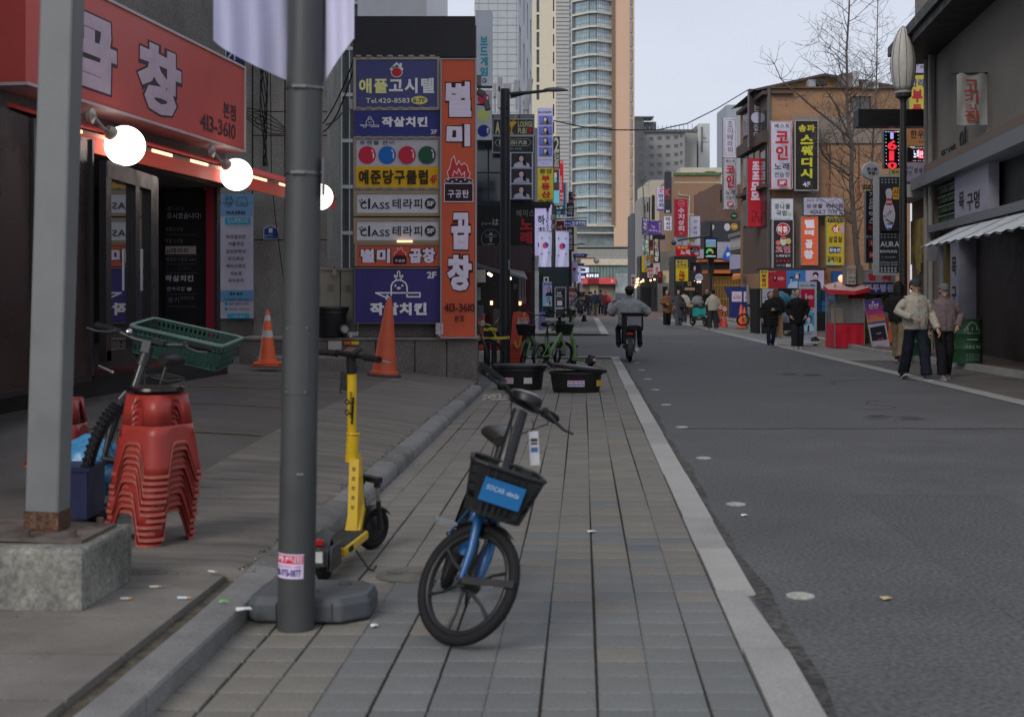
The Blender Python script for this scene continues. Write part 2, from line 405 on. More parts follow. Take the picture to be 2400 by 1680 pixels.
def tilemesh(m,w=.193,d=.188):
 mb=MB();c=.003;h=.03
 a=[(-w/2,-d/2),(w/2,-d/2),(w/2,d/2),(-w/2,d/2)]
 b=[(x*(1-c/w*2),y*(1-c/d*2)) for x,y in a];a=[(x+.0553*y,y) for x,y in a];b=[(x+.0553*y,y) for x,y in b]
 mb.add([(x,y,-h) for x,y in a]+[(x,y,-c) for x,y in a]+[(x,y,0) for x,y in b],
           [(8,9,10,11)]+[(i,(i+1) % 4,4+(i+1) % 4,4+i) for i in range(4)]+[(4+i,4+(i+1) % 4,8+(i+1) % 4,8+i) for i in range(4)],m)
 return mb
tms={m:tilemesh(m).mesh() for m in TG+TB+[TBL]}
rest=MB();cnt=0
rnd=random.Random(3)
for j in range(13,148):
 Y=-.6+j*.2
 if Y > 29.7:break
 w=2.15;nc=11
 for i in range(nc):
  wid=.2 if i < 10 else .15
  x=kr(Y)-i*.2-wid/2+.0035*math.sin(Y*.7+i*2)
  grey=(Y < 6.75 and i < 8 and rnd.random() < .93) or (6.75 <= Y < 8.3 and i < 7 and rnd.random() < .3) or (rnd.random() < .02)
  m=(TBL if (6.7 < Y < 8.5 and rnd.random() < .15 and i < 6) else rnd.choice(TG)) if grey else (rnd.choice(TB))
  z=rnd.uniform(-.0022,.0018)
  if 4.35 < Y < 9.95 and cnt < 300:
   o=bpy.data.objects.new('paving_tile',tms[m]);COL.objects.link(o);o.parent=pave
   o.location=(x,Y+rnd.uniform(-.002,.002),z);o.rotation_euler=(rnd.uniform(-.006,.006),rnd.uniform(-.006,.006),rnd.uniform(-.004,.004))
   o.scale=(wid/.2,1,1);cnt += 1
  else:
   t=tilemesh(m) if Y < 14 else MB().add([(-.1008,-.0965,0),(.0902,-.0965,0),(.1008,.0965,0),(-.0902,.0965,0)],[(0,1,2,3)],m)
   rest.add([(x+v[0]*wid/.2,Y+v[1],z+v[2]) for v in t.v],t.f,m)
rest.build('paving_tile_field',pave,kind='stuff')
GRAN=mat((.36,.35,.33),.75,var=.1,scale=2.5,speck=.2,sscale=160,bump=.001)
GRAN2=mat((.3,.295,.28),.78,var=.14,scale=2.5,speck=.2,sscale=160,bump=.001)
ed=bpy.data.objects.new('kerb_edging',None);COL.objects.link(ed);_W[ed]=Matrix.Identity(4);tag(ed,kind='structure')
Y=-.9
while Y < 29.6:
 Y1=min(Y+1.03,29.7);mb=MB();a,b=Y+.004,Y1-.004;m=rnd.choice((GRAN,GRAN2));g=.006
 zz=rnd.uniform(0,.003);jx=rnd.uniform(-.004,.004)
 prof=lambda q:[(kr(q)+g+jx,q,-.1),(kr(q)+g+jx,q,.002+zz),(kr(q)+.2+jx-.012,q,.002+zz),(kr(q)+.2+jx,q,-.012),(kr(q)+.2+jx,q,-.1)]
 A=prof(a);B=prof(b)
 if abs(Y1-6.3) < .5:
  B[2]=(B[2][0]-.05,B[2][1]-.055,B[2][2]);B[3]=(B[3][0]-.04,B[3][1]-.05,B[3][2]);B[4]=(B[4][0]-.04,B[4][1]-.05,B[4][2])
 n5=len(A);mb.add(A+B,[(i,i+1,n5+i+1,n5+i) for i in range(n5-1)]+[tuple(range(n5)),tuple(range(2*n5-1,n5-1,-1))],m)
 mb.build('kerbstone',ed);Y += 1.03
lk=bpy.data.objects.new('rolled_kerb',None);COL.objects.link(lk);_W[lk]=Matrix.Identity(4);tag(lk,kind='structure')
CONC=mat((.2,.197,.19),.85,var=.25,scale=3,speck=.22,sscale=120,bump=.0015)
CONC2=mat((.165,.16,.15),.88,var=.3,scale=3.5,speck=.25,sscale=120,bump=.0015)
Y=.4
while Y < 19.0:
 Y1=min(Y+1.0,19.1);a,b=Y+.004,Y1-.004;jx=rnd.uniform(-.005,.005);jz=rnd.uniform(-.004,.004)
 def prof(q):
  nr=1 if q < 5.9 else 0
  p=[(0,-.02),(.0,.055),(.012,.078),(.045,.1),(.15,.112),(.15,0)] if not nr else [(0,-.02),(.0,.075),(.008,.086),(.1,.092),(.15,.094),(.15,0)]
  return [(kl(q)-s+jx,q,z+jz) for s,z in p]
 A=prof(a);B=prof(b);n6=6;mb=MB()
 mb.add(A+B,[(n6+i,n6+i+1,i+1,i) for i in range(n6-1)]+[tuple(range(n6)),tuple(range(2*n6-1,n6-1,-1))],rnd.choice((CONC,CONC,CONC2)))
 mb.build('kerbstone',lk,smooth=R(30));Y += 1.0
def sm_(a,b,x):
 t=min(1,max(0,(x-a)/(b-a)));return t*t*(3-2*t)
def zf(s,Y):
 k=.05+.13*sm_(7.5,13,Y);top=.16+.25*sm_(6.5,12.5,Y)
 return .1 + .016*min(1,max(0,s)/.12) + (top-.116)*(1-math.exp(-k*max(0,s)/(max(.02,top-.1))))
def fx(s,Y):return kl(Y)-.155-s
def zx(x,Y):return zf(fx(0,Y)-x,Y)
RAMP=mat((.17,.155,.135),.9,var=.34,scale=1.3,speck=.25,sscale=60,bump=.003,stretch=(1,6,1))
rmp=MB();rows=[]
for i in range(49):
 Y=6.15+i*(19.9-6.15)/48;rows.append([(fx(s,Y),Y,zf(s,Y)) for s in [0,.05,.1,.2,.35,.5,.7,.9,1.1]])
rmp.sheet([[(p[0],6.15,0) for p in rows[0]]]+rows,RAMP);tag(rmp.build('forecourt_ramp',smooth=9),kind='structure')
frc=MB();rows=[]
for i in range(25):
 Y=6.15+i*(23-6.15)/24;rows.append([(fx(s,Y),Y,zf(s,Y)-.002) for s in [1.1,1.3,1.6,2,2.6,3.5,5,9]])
frc.sheet([[(p[0],6.15,0) for p in rows[0]]]+rows,ASPH2);tag(frc.build('forecourt_asphalt',smooth=9),kind='structure')
ln=MB();YL=mat((.19,.14,.075),.9,var=.5,scale=14)
for Yl,s0,s1 in ((9.3,1.15,2.3),(11.2,1.15,2.9),(13.4,1.15,3.2),(15.6,1.1,3.2),(17.9,.9,3.1)):
 pts=[(s0+(s1-s0)*i/8) for i in range(9)]
 ln.sheet([[(fx(s,Yl),Yl-s*.08,zf(s,Yl)+.003) for s in pts],[(fx(s,Yl),Yl+.05-s*.08,zf(s,Yl)+.003) for s in pts]],YL)
tag(ln.build('parking_line'),kind='structure')
strip('gutter_grit',lambda Y:fx(.07,Y),lambda Y:fx(-.002,Y),-1,6.15,.083,mat((.1,.085,.065),.95,var=.5,scale=14,speck=.5,bump=.006),6)
sl=bpy.data.objects.new('slab_paving',None);COL.objects.link(sl);_W[sl]=Matrix.Identity(4);tag(sl,kind='structure')
for i,Yr in enumerate((1.2,1.95,2.7,3.25,3.75,4.25,4.79,5.34,5.87)):
 Yn=(1.95,2.7,3.25,3.75,4.25,4.79,5.34,5.87,6.148)[i]
 for k in range(5):
  s0=.06+k*.95-(.3*(i % 2) if k else 0);s1=.06+(k+1)*.95-.3*(i % 2)
  mb=MB();x1=fx(s0,(Yr+Yn)/2)-.003;x0=fx(s1,(Yr+Yn)/2)+.003
  mb.add([(fx(s1,Yr)+.003,Yr+.003,0),(fx(s0,Yr)-.003,Yr+.003,0),(fx(s0,Yn)-.003,Yn-.003,0),(fx(s1,Yn)+.003,Yn-.003,0)]+
               [(fx(s1,Yr)+.005,Yr+.009,.118),(fx(s0,Yr)-.003,Yr+.009,.114),(fx(s0,Yn)-.003,Yn-.009,.114),(fx(s1,Yn)+.005,Yn-.009,.118)],
               [(4,5,6,7),(0,1,5,4),(1,2,6,5),(2,3,7,6),(3,0,4,7)],mat((.172+.014*((i+k) % 2),.158+.014*((i+k) % 2),.14+.014*((i+k) % 2)),.88,var=.22,scale=3,speck=.2,bump=.0015))
  mb.build('slab',sl)
strip('road_edge_dirt',lambda Y:kr(Y)+.19,lambda Y:kr(Y)+.26+.02*math.sin(Y*1.3)+.015*math.sin(Y*4.1),0,29.7,-.0215,mat((.078,.074,.07),.9,var=.5,scale=3,speck=.5,sscale=30),60)
strip('far_pavement',lambda Y:kr(Y)-2.6,kr,46.2,78,.03,mat((.15,.145,.135),.85,var=.12,speck=.2,sscale=25))
strip('far_edging',lambda Y:kr(Y)+.01,lambda Y:kr(Y)+.3,46.2,78,.031,GRAN)
strip('pavement_end_edging',lambda Y:kl(Y),lambda Y:kr(Y)+.2,29.7,30.0,.002,GRAN,1)
strip('right_edging',lambda Y:rr(Y),lambda Y:rr(Y)+.3,4,80,-.015,GRAN2,20)
strip('parking_strip',lambda Y:rr(Y)+.305,rk,28.5,80,-.016,mat((.21,.205,.19),.85,var=.15,scale=.8,speck=.15,sscale=40),12)
strip('parking_asphalt',lambda Y:rr(Y)+.305,rk,3,28.4,-.018,ASPH2,12)
rs=MB()
for i in range(30):
 Ya=4+i*2.6;Yb=Ya+2.58
 rs.add([(rk(Ya),Ya,-.02),(rk(Ya),Ya,.1),(rk(Ya)+.18,Ya,.1),(rk(Yb),Yb,-.02),(rk(Yb),Yb,.1),(rk(Yb)+.18,Yb,.1)],[(0,1,4,3),(1,2,5,4),(0,2,1),(3,4,5)],GRAN2)
tag(rs.build('right_kerb'),kind='structure')
strip('right_sidewalk',lambda Y:rk(Y)+.18,lambda Y:22,4,82,.095,mat((.15,.105,.09),.85,var=.2,scale=1.2,speck=.25,sscale=14),12)
RM=mat((.36,.36,.33),.6,var=.3,scale=30)
for k,Yq in enumerate((6.3,9.05,11.6,14.3,17.2,19.9,22.4,25.1,27.8)):
 t=thing('road_stud','round metal stud in the asphalt, %s of the row by the kerb' % ('nearest','second nearest','third nearest','fourth','fifth','sixth','seventh','eighth','farthest')[k],'road stud',(kr(Yq)+.42+.012*k,Yq,-.025),group='metal studs along the road edge')
 mb=MB();mb.lathe([(.07,0),(.07,.006),(.055,.011),(.001,.011)],RM,n=18);mb.build('rim',t,local=True)
 mb=MB();mb.box((0,0,.012),(.05,.03,.006),mat((.4,.38,.3),.5));mb.build('lens',t,local=True)
MH=mat((.085,.085,.085),.6,.3,var=.3,scale=8,speck=.4,sscale=40,bump=.003)
def manhole(px,py,d,label,m=MH,z=-.024,sur=(.075,.075,.075)):
 g=G(px,py,z);t=thing('manhole_cover',label,'manhole',g)
 mb=MB();mb.lathe([(d/2+.03,-.002),(d/2+.03,.001),(d/2,.001)],mat(sur,.9),n=36,cap=False);mb.build('surround',t,local=True)
 mb=MB();mb.lathe([(d/2,.001),(d/2-.004,.006),(d/2-.02,.006),(d/2-.024,.003),(.001,.003)],m,n=36)
 for a in range(4,12):mb.torus((0,0,.0045),d/2*a/12,.004,m,n=36,k=4)
 mb.build('lid',t,local=True,smooth=R(30));return t
manhole(2095,979,.66,'large round cast iron manhole cover set in the asphalt at right')
manhole(1586,799,.9,'pale rimmed manhole cover in the road beyond the rider',mat((.17,.17,.165),.6,var=.2))
manhole(1875,878,.8,'worn pale manhole cover in the middle of the road')
manhole(962,1347,.3,'small round cover in the pavement beside the blue bike wheel',mat((.14,.135,.12),.85,speck=.3),z=.003,sur=(.12,.115,.105))
def litter(px,py,z,l,w,c,rz,label,cat='cigarette butt',name='cigarette_butt',grp=None):
 g=G(px,py,z);t=thing(name,label,cat,g,rz,grp);mb=MB()
 if name == 'cigarette_butt':
  mb.cyl((-l/2,0,w/2),(l*.2,0,w/2),w/2,mat(c,.7),n=8);mb.build('paper',t,local=True)
  mb=MB();mb.cyl((l*.2,0,w/2),(l/2,0,w/2),w/2*1.02,mat((.45,.28,.12),.7),n=8);mb.build('filter',t,local=True)
 else:
  pts=[(-l/2,-w/2,.002),(0,-w*.6,.008),(l/2,-w*.3,.002),(l*.4,w/2,.006),(-l*.1,w*.7,.002),(-l*.5,w*.3,.009)]
  mb.add(pts+[(0,0,.012)],[(i,(i+1) % 6,6) for i in range(6)],mat(c,.6,var=.05));mb.build('sheet',t,local=True)
litter(365,1377,.118,.055,.011,(.6,.6,.55),.1,'cigarette butt with tan filter on the slab by the concrete block')
litter(432,1403,.118,.06,.011,(.55,.65,.75),0,'white and blue cigarette butt on the near slab')
litter(500,1341,.13,.06,.009,(.65,.65,.62),-.5,'thin bent cigarette butt on the ramp')
litter(296,1405,.118,.05,.012,(.5,.5,.48),0,'flattened pale cigarette butt left on the near slab')
litter(525,1411,.1,.04,.012,(.15,.5,.12),.1,'small bright green scrap on the kerb','scrap','paper_scrap')
litter(572,1428,.09,.07,.05,(.7,.7,.7),.3,'crumpled white tissue scrap beside the weight block','scrap','paper_scrap')
litter(878,1467,.004,.035,.03,(.7,.7,.7),.3,'white scrap on the paving in front of the weight block','scrap','paper_scrap')
litter(1387,1246,.004,.06,.035,(.6,.6,.6),.3,'grey white scrap on a tile joint right of the blue bike','scrap','paper_scrap')
litter(1745,1208,-.02,.05,.03,(.75,.78,.8),.3,'tiny white scrap on the asphalt near a road stud','scrap','paper_scrap')
litter(2077,1402,-.02,.06,.05,(.5,.38,.22),.3,'flat tan leaf lying alone on the near asphalt','leaf','dead_leaf')
litter(1833,808,-.014,.3,.17,(.5,.04,.02),.3,'crumpled red wrapper on the pale parking strip','wrapper','red_wrapper')
lt=MB()
for i in range(60):
 g=G(random.uniform(1133,1200),random.uniform(925,938),.004)
 lt.box(g+Vector((0,0,.01)),(random.uniform(.02,.09),.012,.01),mat((.6,.58,.55) if i % 3 else (.3,.22,.15),.8),rz=random.uniform(0,3))
tag(lt.build('cigarette_litter'),'scatter of cigarette ends and twigs at the kerb end by the tubs','litter',kind='stuff')
gr=MB()
for i in range(900):
 Yq=random.uniform(4,19);s=random.gauss(0,.02);x=fx(s,Yq);a=random.uniform(0,6.3);r_=random.uniform(.003,.012)
 gr.add([(x+r_*math.cos(a+k*2.1),Yq+r_*math.sin(a+k*2.1),zf(max(0,s),Yq)+.004+(.008 if k == 0 else 0) if Yq > 6.2 else .08) for k in range(3)],[(0,1,2)],mat((.05,.04,.03) if i % 4 else (.35,.33,.3),.9))
tag(gr.build('joint_grit'),'grit and dead leaves caught in the joint behind the rolled kerb','debris',kind='stuff')
# helpers for region coordinates
ZR=dict(L1=(100,100,3.8267),L2=(100,480,3.8267),L3=(100,720,3.8267),L4=(100,1140,3.8267),M1=(640,100,3.8267),M2=(640,480,3.8267),M3=(640,780,3.8267),M4=(640,1140,3.8267),
          A1=(1100,100,5.74),A2=(1100,340,5.74),A3=(1100,580,5.74),A4=(1100,700,5.74),B1=(1460,180,5.74),B2=(1460,420,5.74),B3=(1460,600,5.74),B4=(1700,180,5.74),
          C1=(1700,400,5.74),C2=(1700,620,5.74),D3=(1980,100,5.74),D4=(1980,360,5.74),D5=(1980,620,5.74))
def zz_(r,x,y):a=ZR[r];return (a[0]+x/a[2],a[1]+y/a[2])
def zi(r,it):
 k=it[0];s=ZR[r][2]
 if k in 'tv':return it[:2]+zz_(r,it[2],it[3])+zz_(r,it[4],it[5])+it[6:]
 if k in 'rp':return it[:1]+zz_(r,it[1],it[2])+zz_(r,it[3],it[4])+it[5:]
 if k == 'e':return it[:1]+zz_(r,it[1],it[2])+(it[3]/s,it[4]/s)+it[5:]
 if k == 'g':return ('g',[zz_(r,*p) for p in it[1]],it[2])
 if k == 'l':return ('l',[zz_(r,*p) for p in it[1]],it[2]/s,it[3])
def zs(r,name,label,cat,x0,y0,x1,y1,D,bg,items=(),**kw):
 a=zz_(r,x0,y0);b=zz_(r,x1,y1)
 return sign(name,label,cat,a[0],a[1],b[0],b[1],D,bg,[zi(r,i) for i in items],**kw)
WOB=dict(rough=.035)
def OUT(c='2a1614',ob=.07,rough=.03):return dict(out=c,ob=ob,rough=rough)
# LEFT: the restaurant front
fy=math.atan2(1,.1467)
rs_pl=Pl(17.5,568.5,fy)
CW=mat((.34,.33,.3),.9,var=.25,scale=1.3,speck=.3,sscale=40,bump=.003)
r0=rs_pl.rect(110,0,575,0);
t=thing('shop_sign','large red fascia sign with huge outlined hangul and 413-3610','sign',rs_pl.pt(-2.5,3.43,-.15),fy)
u0=rs_pl.uv(60,300)[0];u1=rs_pl.uv(572,300)[0];vt=rs_pl.uv(575.6,163.5)[1];vb=rs_pl.uv(568.5,352)[1]
mb=MB();rs_pl.slab(mb,(u0,u1,vb,vt),mat('8c3832',.4,var=.14,scale=.9),-.45,0);mb.build('panel',t)
mb=MB();wm=mat((.5,.42,.4),.5)
for q in ((u0,u1,vb-.03,vb),(u0,u1,vt,vt+.03),(u1,u1+.03,vb-.03,vt+.03)):rs_pl.slab(mb,q,wm,-.46,.02)
mb.build('frame',t)
a_,l_=MB(),MB()
PL=mat('8b7a84',.5);DK=mat('2c2428',.5)
def lf(r,x,y):p=zz_(r,x,y);return rs_pl.uv(*p)
def txt(text,ua,ub,va,vb_,m,b,**k):put_text(l_,rs_pl,text,(ua,ub,va,vb_),m,.006,b,**k)
c1=lf('L1',850,440);c2=lf('L1',1240,690)
uc0=rs_pl.uv(322,200)[0];uc1=rs_pl.uv(424,200)[0]
txt('창',uc0,uc1,rs_pl.uv(400,279)[1],rs_pl.uv(360,100)[1]-.02,PL,.055,out=DK,ob=.05,rough=.02)
ug1=rs_pl.uv(272,200)[0]
txt('곱',ug1-(uc1-uc0)*.95,ug1,rs_pl.uv(258,223)[1],rs_pl.uv(270,60)[1],PL,.055,out=DK,ob=.05,rough=.02)
txt('본점',rs_pl.uv(523,250)[0],rs_pl.uv(552,260)[0],rs_pl.uv(540,281)[1],rs_pl.uv(538,243)[1],DK,.02)
txt('413-3610',rs_pl.uv(469,290)[0],rs_pl.uv(552,300)[0],rs_pl.uv(510,316)[1],rs_pl.uv(510,278)[1],DK,.015)
l_.build('lettering',t)
t=thing('restaurant_building','dark fronted restaurant building behind the big red sign at left','building',(-7,15,0))
fac=Pl(17.7,533,fy);fac.O=Vector((-3.93,17.7,0));fl=Vector((.127,1,0)).normalized();fac.ux=fl;fac.n=Vector((fl.y,-fl.x,0))
def fxx(Y):return -6.18+.127*Y
mb=MB();dk=mat((.02,.018,.018),.6,var=.3)
mb.add([(fxx(4)-.35,4,2.95),(fxx(17.9)-.1,17.9,2.95),(fxx(17.9)-.1,17.9,21),(fxx(4)-.35,4,21),(-11,4,2.95),(-11,17.9,2.95),(-11,17.9,21),(-11,4,21)],
       [(0,1,2,3),(1,5,6,2),(4,0,3,7),(3,2,6,7),(0,4,5,1),(5,4,7,6)],mat((.16,.15,.14),.9,var=.3,scale=1,speck=.2,sscale=30))
mb.build('upper_wall',t)
mb=MB()
mb.add([(fxx(4)-1.3,4,0),(fxx(13)-.9,13,0),(fxx(13)-.9,13,3.0),(fxx(4)-1.3,4,3.0)],[(0,1,2,3)],dk)
mb.box((-6.95,18.2,1.6),(5.2,.3,3.2),dk)
mb.box((-8.2,13,1.6),(.2,12,3.2),dk)
mb.build('ground_floor_wall',t)
mb=MB();st=mat((.05,.045,.042),.6,var=.3,speck=.3);rd=mat((.1,.035,.03),.8,var=.4,scale=3)
def step(Ya,Yb,o0,o1,z0,z1,m):
 mb.add([(fxx(Y_)+o,Y_,z_) for z_ in (z0,z1) for Y_,o in ((Ya,o0),(Yb,o0),(Yb,o1),(Ya,o1))],[(0,1,5,4),(1,2,6,5),(2,3,7,6),(3,0,4,7),(4,5,6,7)],m)
step(6,17.7,-1.6,0,.1,.58,mat((.03,.028,.027),.55,var=.3));step(6,17.6,-1.6,-.02,.58,.61,rd);step(6,17.4,-1.9,-.45,.61,.8,st)
mb.build('entrance_step',t)
aw=Pl(16.8,554,fy);aw.O=aw.O-aw.n*.18
t=thing('awning','long red shop awning with a lit strip under the big red sign','awning',aw.pt(0,2.8,-.4),fy)
au0=aw.uv(100,330)[0];au1=(Vector((-2.95,22.0,0))-aw.O).dot(aw.ux)
vb=aw.uv(440,410)[1];
def av(px,py):return aw.uv(px,py)[1]
zb,zt_,zl=av(202,354.8),av(204.5,272),av(204.5,292)
zb2,zt2=av(669,463),av(669,413)
mb=MB();RM_=mat('a8403a',.5,var=.1,scale=2);RD2=mat('b04434',.55,var=.1,scale=2)
zm=zt_-.13
aw.slab(mb,(au0,au1,zb,zm-.07),RD2,-.03,0);mb.build('valance',t)
mb=MB();ra=aw.pt(au0,zt_,-.75),aw.pt(au1,zt_,-.75),aw.pt(au0,zm,.05),aw.pt(au1,zm,.05)
mb.add([ra[2],ra[3],ra[1]+Vector((0,0,.16)),ra[0]+Vector((0,0,.16)),ra[2]-Vector((0,0,.02)),ra[3]-Vector((0,0,.02)),ra[1]+Vector((0,0,.1)),ra[0]+Vector((0,0,.1))],[(0,1,2,3),(7,6,5,4),(0,4,5,1),(1,5,6,2),(0,3,7,4)],RM_)
mb.build('hood',t)
mb=MB();wmn=mat((.55,.42,.3),.5);aw.slab(mb,(au0,au1,zm-.07,zm-.02),wmn,-.05,-.015);mb.build('light_channel',t)
mb=MB()
for k in range(9):
 ua=au0+.25+k*1.12
 if ua+.6 < au1:aw.slab(mb,(ua,ua+.55,zm-.062,zm-.03),emis((1,.62,.34),2.2),-.014,-.002)
mb.build('light_strip',t)
mb=MB()
for k in range(6):p=aw.pt(au0+.6+k*1.9,0,0);mb.bar((p.x-.02,p.y,zm-.05),(p.x-1.1,p.y+.15,zm+.25),.03,.03,STEEL)
mb.build('bracket',t)
for k,(D_,px,py) in enumerate(((13.5,293,342),(16.8,554,409.7),(20.6,750,461.6))):
 c=P(px,py,D_)
 t=thing('globe_lamp',('largest lit white globe lamp on the red awning, nearest the camera','second lit white globe lamp on the awning, left of the grey pole','third lit globe lamp half hidden behind the grey pole')[k],'lamp',c,group='lit globe lamps on the red awning')
 mb=MB();mb.ball(c,.212,emis((1,.93,.86),2.6),28,16);mb.build('globe',t,smooth=9)
 bp=c-aw.ux*.42-aw.n*.16+Vector((0,0,.26));mb=MB();ax=Matrix.Rotation(0,3,'X')
 mb.tube([bp-aw.n*.03,bp+aw.n*.01,bp+aw.n*.035],[.085,.08,.02],mat((.4,.36,.33),.35,.6),16);mb.build('mount',t,smooth=R(40))
 mb=MB();e=c-(c-bp).normalized()*.2;mb.tube([bp,(bp+e)/2-Vector((0,0,.03)),e],[.028,.024,.03],mat((.3,.26,.24),.4,.5),10)
 d_=(c-bp).normalized();mb.tube([e-d_*.09,e-d_*.03,e+d_*.01],[.05,.075,.07],mat((.3,.25,.22),.4,.3),14);mb.build('fitting',t,smooth=R(40))
 ld=bpy.data.lights.new('globe_light','POINT');ld.energy=22;ld.color=(1,.62,.35);ld.shadow_soft_size=.22
 lo=bpy.data.objects.new('bulb_light',ld);COL.objects.link(lo);lo.location=c-_W[t].translation;lo.parent=t
gp=Pl(13.6,290,pi/2);gp.O=Vector((-4.12,13.6,0))
t=thing('glass_door','dark framed glass entrance doors reflecting the sign stack','door',(-4.12,13.6,.8))
MIR=mat((.01,.01,.011),.015,var=0,spec=1.0);MIR.node_tree.nodes['Principled BSDF'].inputs['IOR'].default_value=3.2
def gz(py,D):return H-(py-HY)/F*D
mb=MB();fmat=mat((.012,.011,.011),.35)
for Ya,Yb in ((12.82,12.99),(13.83,13.98),(14.42,14.72),):mb.box((-4.1,(Ya+Yb)/2,1.79),(.07,Yb-Ya,2.0),fmat)
mb.box((-4.1,13.75,.84),(.07,1.8,.1),fmat);mb.box((-4.1,13.75,2.72),(.075,1.8,.17),fmat);mb.build('frame',t)
for Ya,Yb in ((12.99,13.83),(13.98,14.42)):
 mb=MB();mb.box((-4.125,(Ya+Yb)/2,1.76),(.012,Yb-Ya,1.86),MIR);mb.build('pane',t)
mb=MB();mb.bar((-4.02,13.9,1.5),(-4.02,13.9,1.95),.025,.025,CHROME);mb.build('handle',t)
t=thing('wind_screen','clear plastic wind screen with brown panels at the left edge of the entrance','screen',(-4.2,12,.62))
mb=MB();sx=lambda Y_:-4.2
for Yq in (9.4,11.2,12.76):mb.box((sx(Yq),Yq,1.8),(.05,.05,2.4),mat((.03,.028,.028),.4))
mb.box((-4.2,11.1,.63),(.05,3.4,.05),fmat);mb.build('frame',t)
mb=MB();mb.add([(-4.2,9.4,.65),(-4.2,12.74,.65),(-4.2,12.74,3),(-4.2,9.4,3)],[(0,1,2,3)],mat((.035,.02,.017),.3,var=.5,scale=1.2,alpha=.8));mb.build('plastic_sheet',t)
t=thing('white_rod','white rod lying on the red entrance step','rod',(-4,13,.63));mb=MB();mb.cyl(P(232,858,12.6),P(263,872,12.4),.012,mat((.55,.5,.48),.5));mb.ball(P(263,872,12.4),.016,mat((.55,.5,.48),.5));mb.build('rod',t)
W_='77747a';G_='4c4a50'
sign('directory_board','black wall directory listing the shops in white hangul beside the crimson strip','sign',386,446,505,790,17.9,(.006,.006,.007),[
 ('t','합니다.',392,484,434,494,G_,.0),('t','모시겠습니다!',392,499,471,513,W_,.01),
 ('t','애플고시텔',388,533,429,542,G_,0),('t','애플고시텔',388,560,429,570,G_,0),('r',388,577,460,596,'6e6660'),('t','ss테라피',390,581,441,594,'141212',.015),
 ('t','예준당구클럽 24시',390,604,460,613,G_,.0),('t','김치별식',417,624,446,633,'2c2c2e',0),('t','작살치킨',388,645,454,660,W_,.04),('t','전어국밥',392,672,434,682,W_,0),
 ('g',[(438,674),(451,674),(448,682),(441,682)],W_),('t','몽키',395,696,420,710,G_,.0),('t','뮤직타운',424,694,456,703,G_,0),
 ('r',392,550,462,550.6,G_),('r',392,600,462,600.6,G_),('r',392,619,462,619.6,G_),('r',392,640,462,640.6,G_),('r',392,689,462,689.6,G_),('r',392,718,462,718.6,G_)],back='0a0a0a')
t=thing('crimson_pilaster','narrow crimson pilaster between the directory board and the banner','pilaster',P(493,690,17.8));pq=Pl(17.8,493)
mb=MB();pq.slab(mb,(pq.uv(484,0)[0],pq.uv(502,0)[0],.5,3.1),mat('58101c',.5,var=.1),-.2,.03);mb.build('facing',t)
mb=MB();pq.slab(mb,(pq.uv(502,0)[0],pq.uv(509,0)[0],.5,3.1),mat((.02,.02,.02),.5),-.2,.0);mb.build('dark_edge',t)
cw,cpl,cr_=building('concrete_building','bare grey concrete building with hanging cables behind the red sign',440,-2300,767,22.7,CW,[],depth=7,zb=0)
mb=MB()
for x in (592,668):cpl.slab(mb,(cpl.uv(x,0)[0]-.012,cpl.uv(x,0)[0]+.012,.9,8),mat((.03,.03,.03),.9),0,.004)
for y in (562,318,262):cpl.slab(mb,(cpl.uv(594,0)[0],cpl.uv(767,0)[0],cpl.uv(600,y)[1]-.008,cpl.uv(600,y)[1]+.008),mat((.03,.03,.03),.9),0,.0035)
mb.build('panel_joint',cw)
mb=MB();gm_=mat((.17,.15,.135),.8,var=.3,speck=.4,sscale=60)
cpl.slab(mb,(cpl.uv(509,0)[0],cpl.uv(592,0)[0],.3,cpl.uv(0,745)[1]),gm_,0,.05);cpl.slab(mb,(cpl.uv(582,0)[0],cpl.uv(770,0)[0],.3,cpl.uv(0,795)[1]),gm_,0,.3);cpl.slab(mb,(cpl.uv(580,0)[0],cpl.uv(772,0)[0],cpl.uv(0,795)[1],cpl.uv(0,790)[1]),gm_,0,.34)
mb.build('granite_base',cw)
zs('L2','waxing_banner','tall light blue and white waxing price banner on the concrete wall','banner',1568,-25,1890,1020,22.55,'9694a0',[
 ('r',1568,-25,1888,105,'5d7f9c'),('t','WAXING',1642,55,1818,88,'1c1c22',.03),('r',1636,115,1864,176,'2f7f98'),('t','LUMOS',1668,124,1840,162,'9ab4c0',.0),('t','WAXING & BODY',1638,180,1866,200,'7090a4',.0),
 ('t','브라질리언',1646,268,1820,306,'1c1c20',.01),('t','커플왁싱',1666,333,1802,370,'1c1c20',.01),('t','임산부왁싱',1648,398,1820,436,'1c1c20',.01),('t','바디왁싱',1666,465,1802,502,'1c1c20',.01),
 ('t','페이스왁싱',1648,530,1820,567,'1c1c20',.01),('t','속눈썹',1686,596,1784,632,'1c1c20',.01),('t','피부관리',1668,660,1802,696,'1c1c20',.01),('r',1574,768,1890,858,'4c7896'),('t','예약 문의',1676,786,1792,812,'141820',.035),
 ('t','네이버예약 : 루모스왁싱',1640,836,1852,856,'141820',.0),('e',1650,887,16,16,'2f7090'),('t','010-6851-2051',1676,877,1850,898,'1c1c20',.0),('e',1650,934,16,16,'2f7090'),('t','lumos_officical',1682,922,1852,948,'1c1c20',.0),
 ('r',1662,975,1858,1020,'2f7f98'),('t','네일 왁싱',1715,990,1810,1012,'9ab4c0',0),
 ('l',[(1650,-125+35),(1664,-125+60)],3,'20242c'),('e',1655,-60,14,12,'20242c'),('e',1655,-60,10,8,'5d7f9c'),('e',1685,-60,14,12,'20242c'),('e',1685,-60,10,8,'5d7f9c')],th=.02,back='8a8a8c')
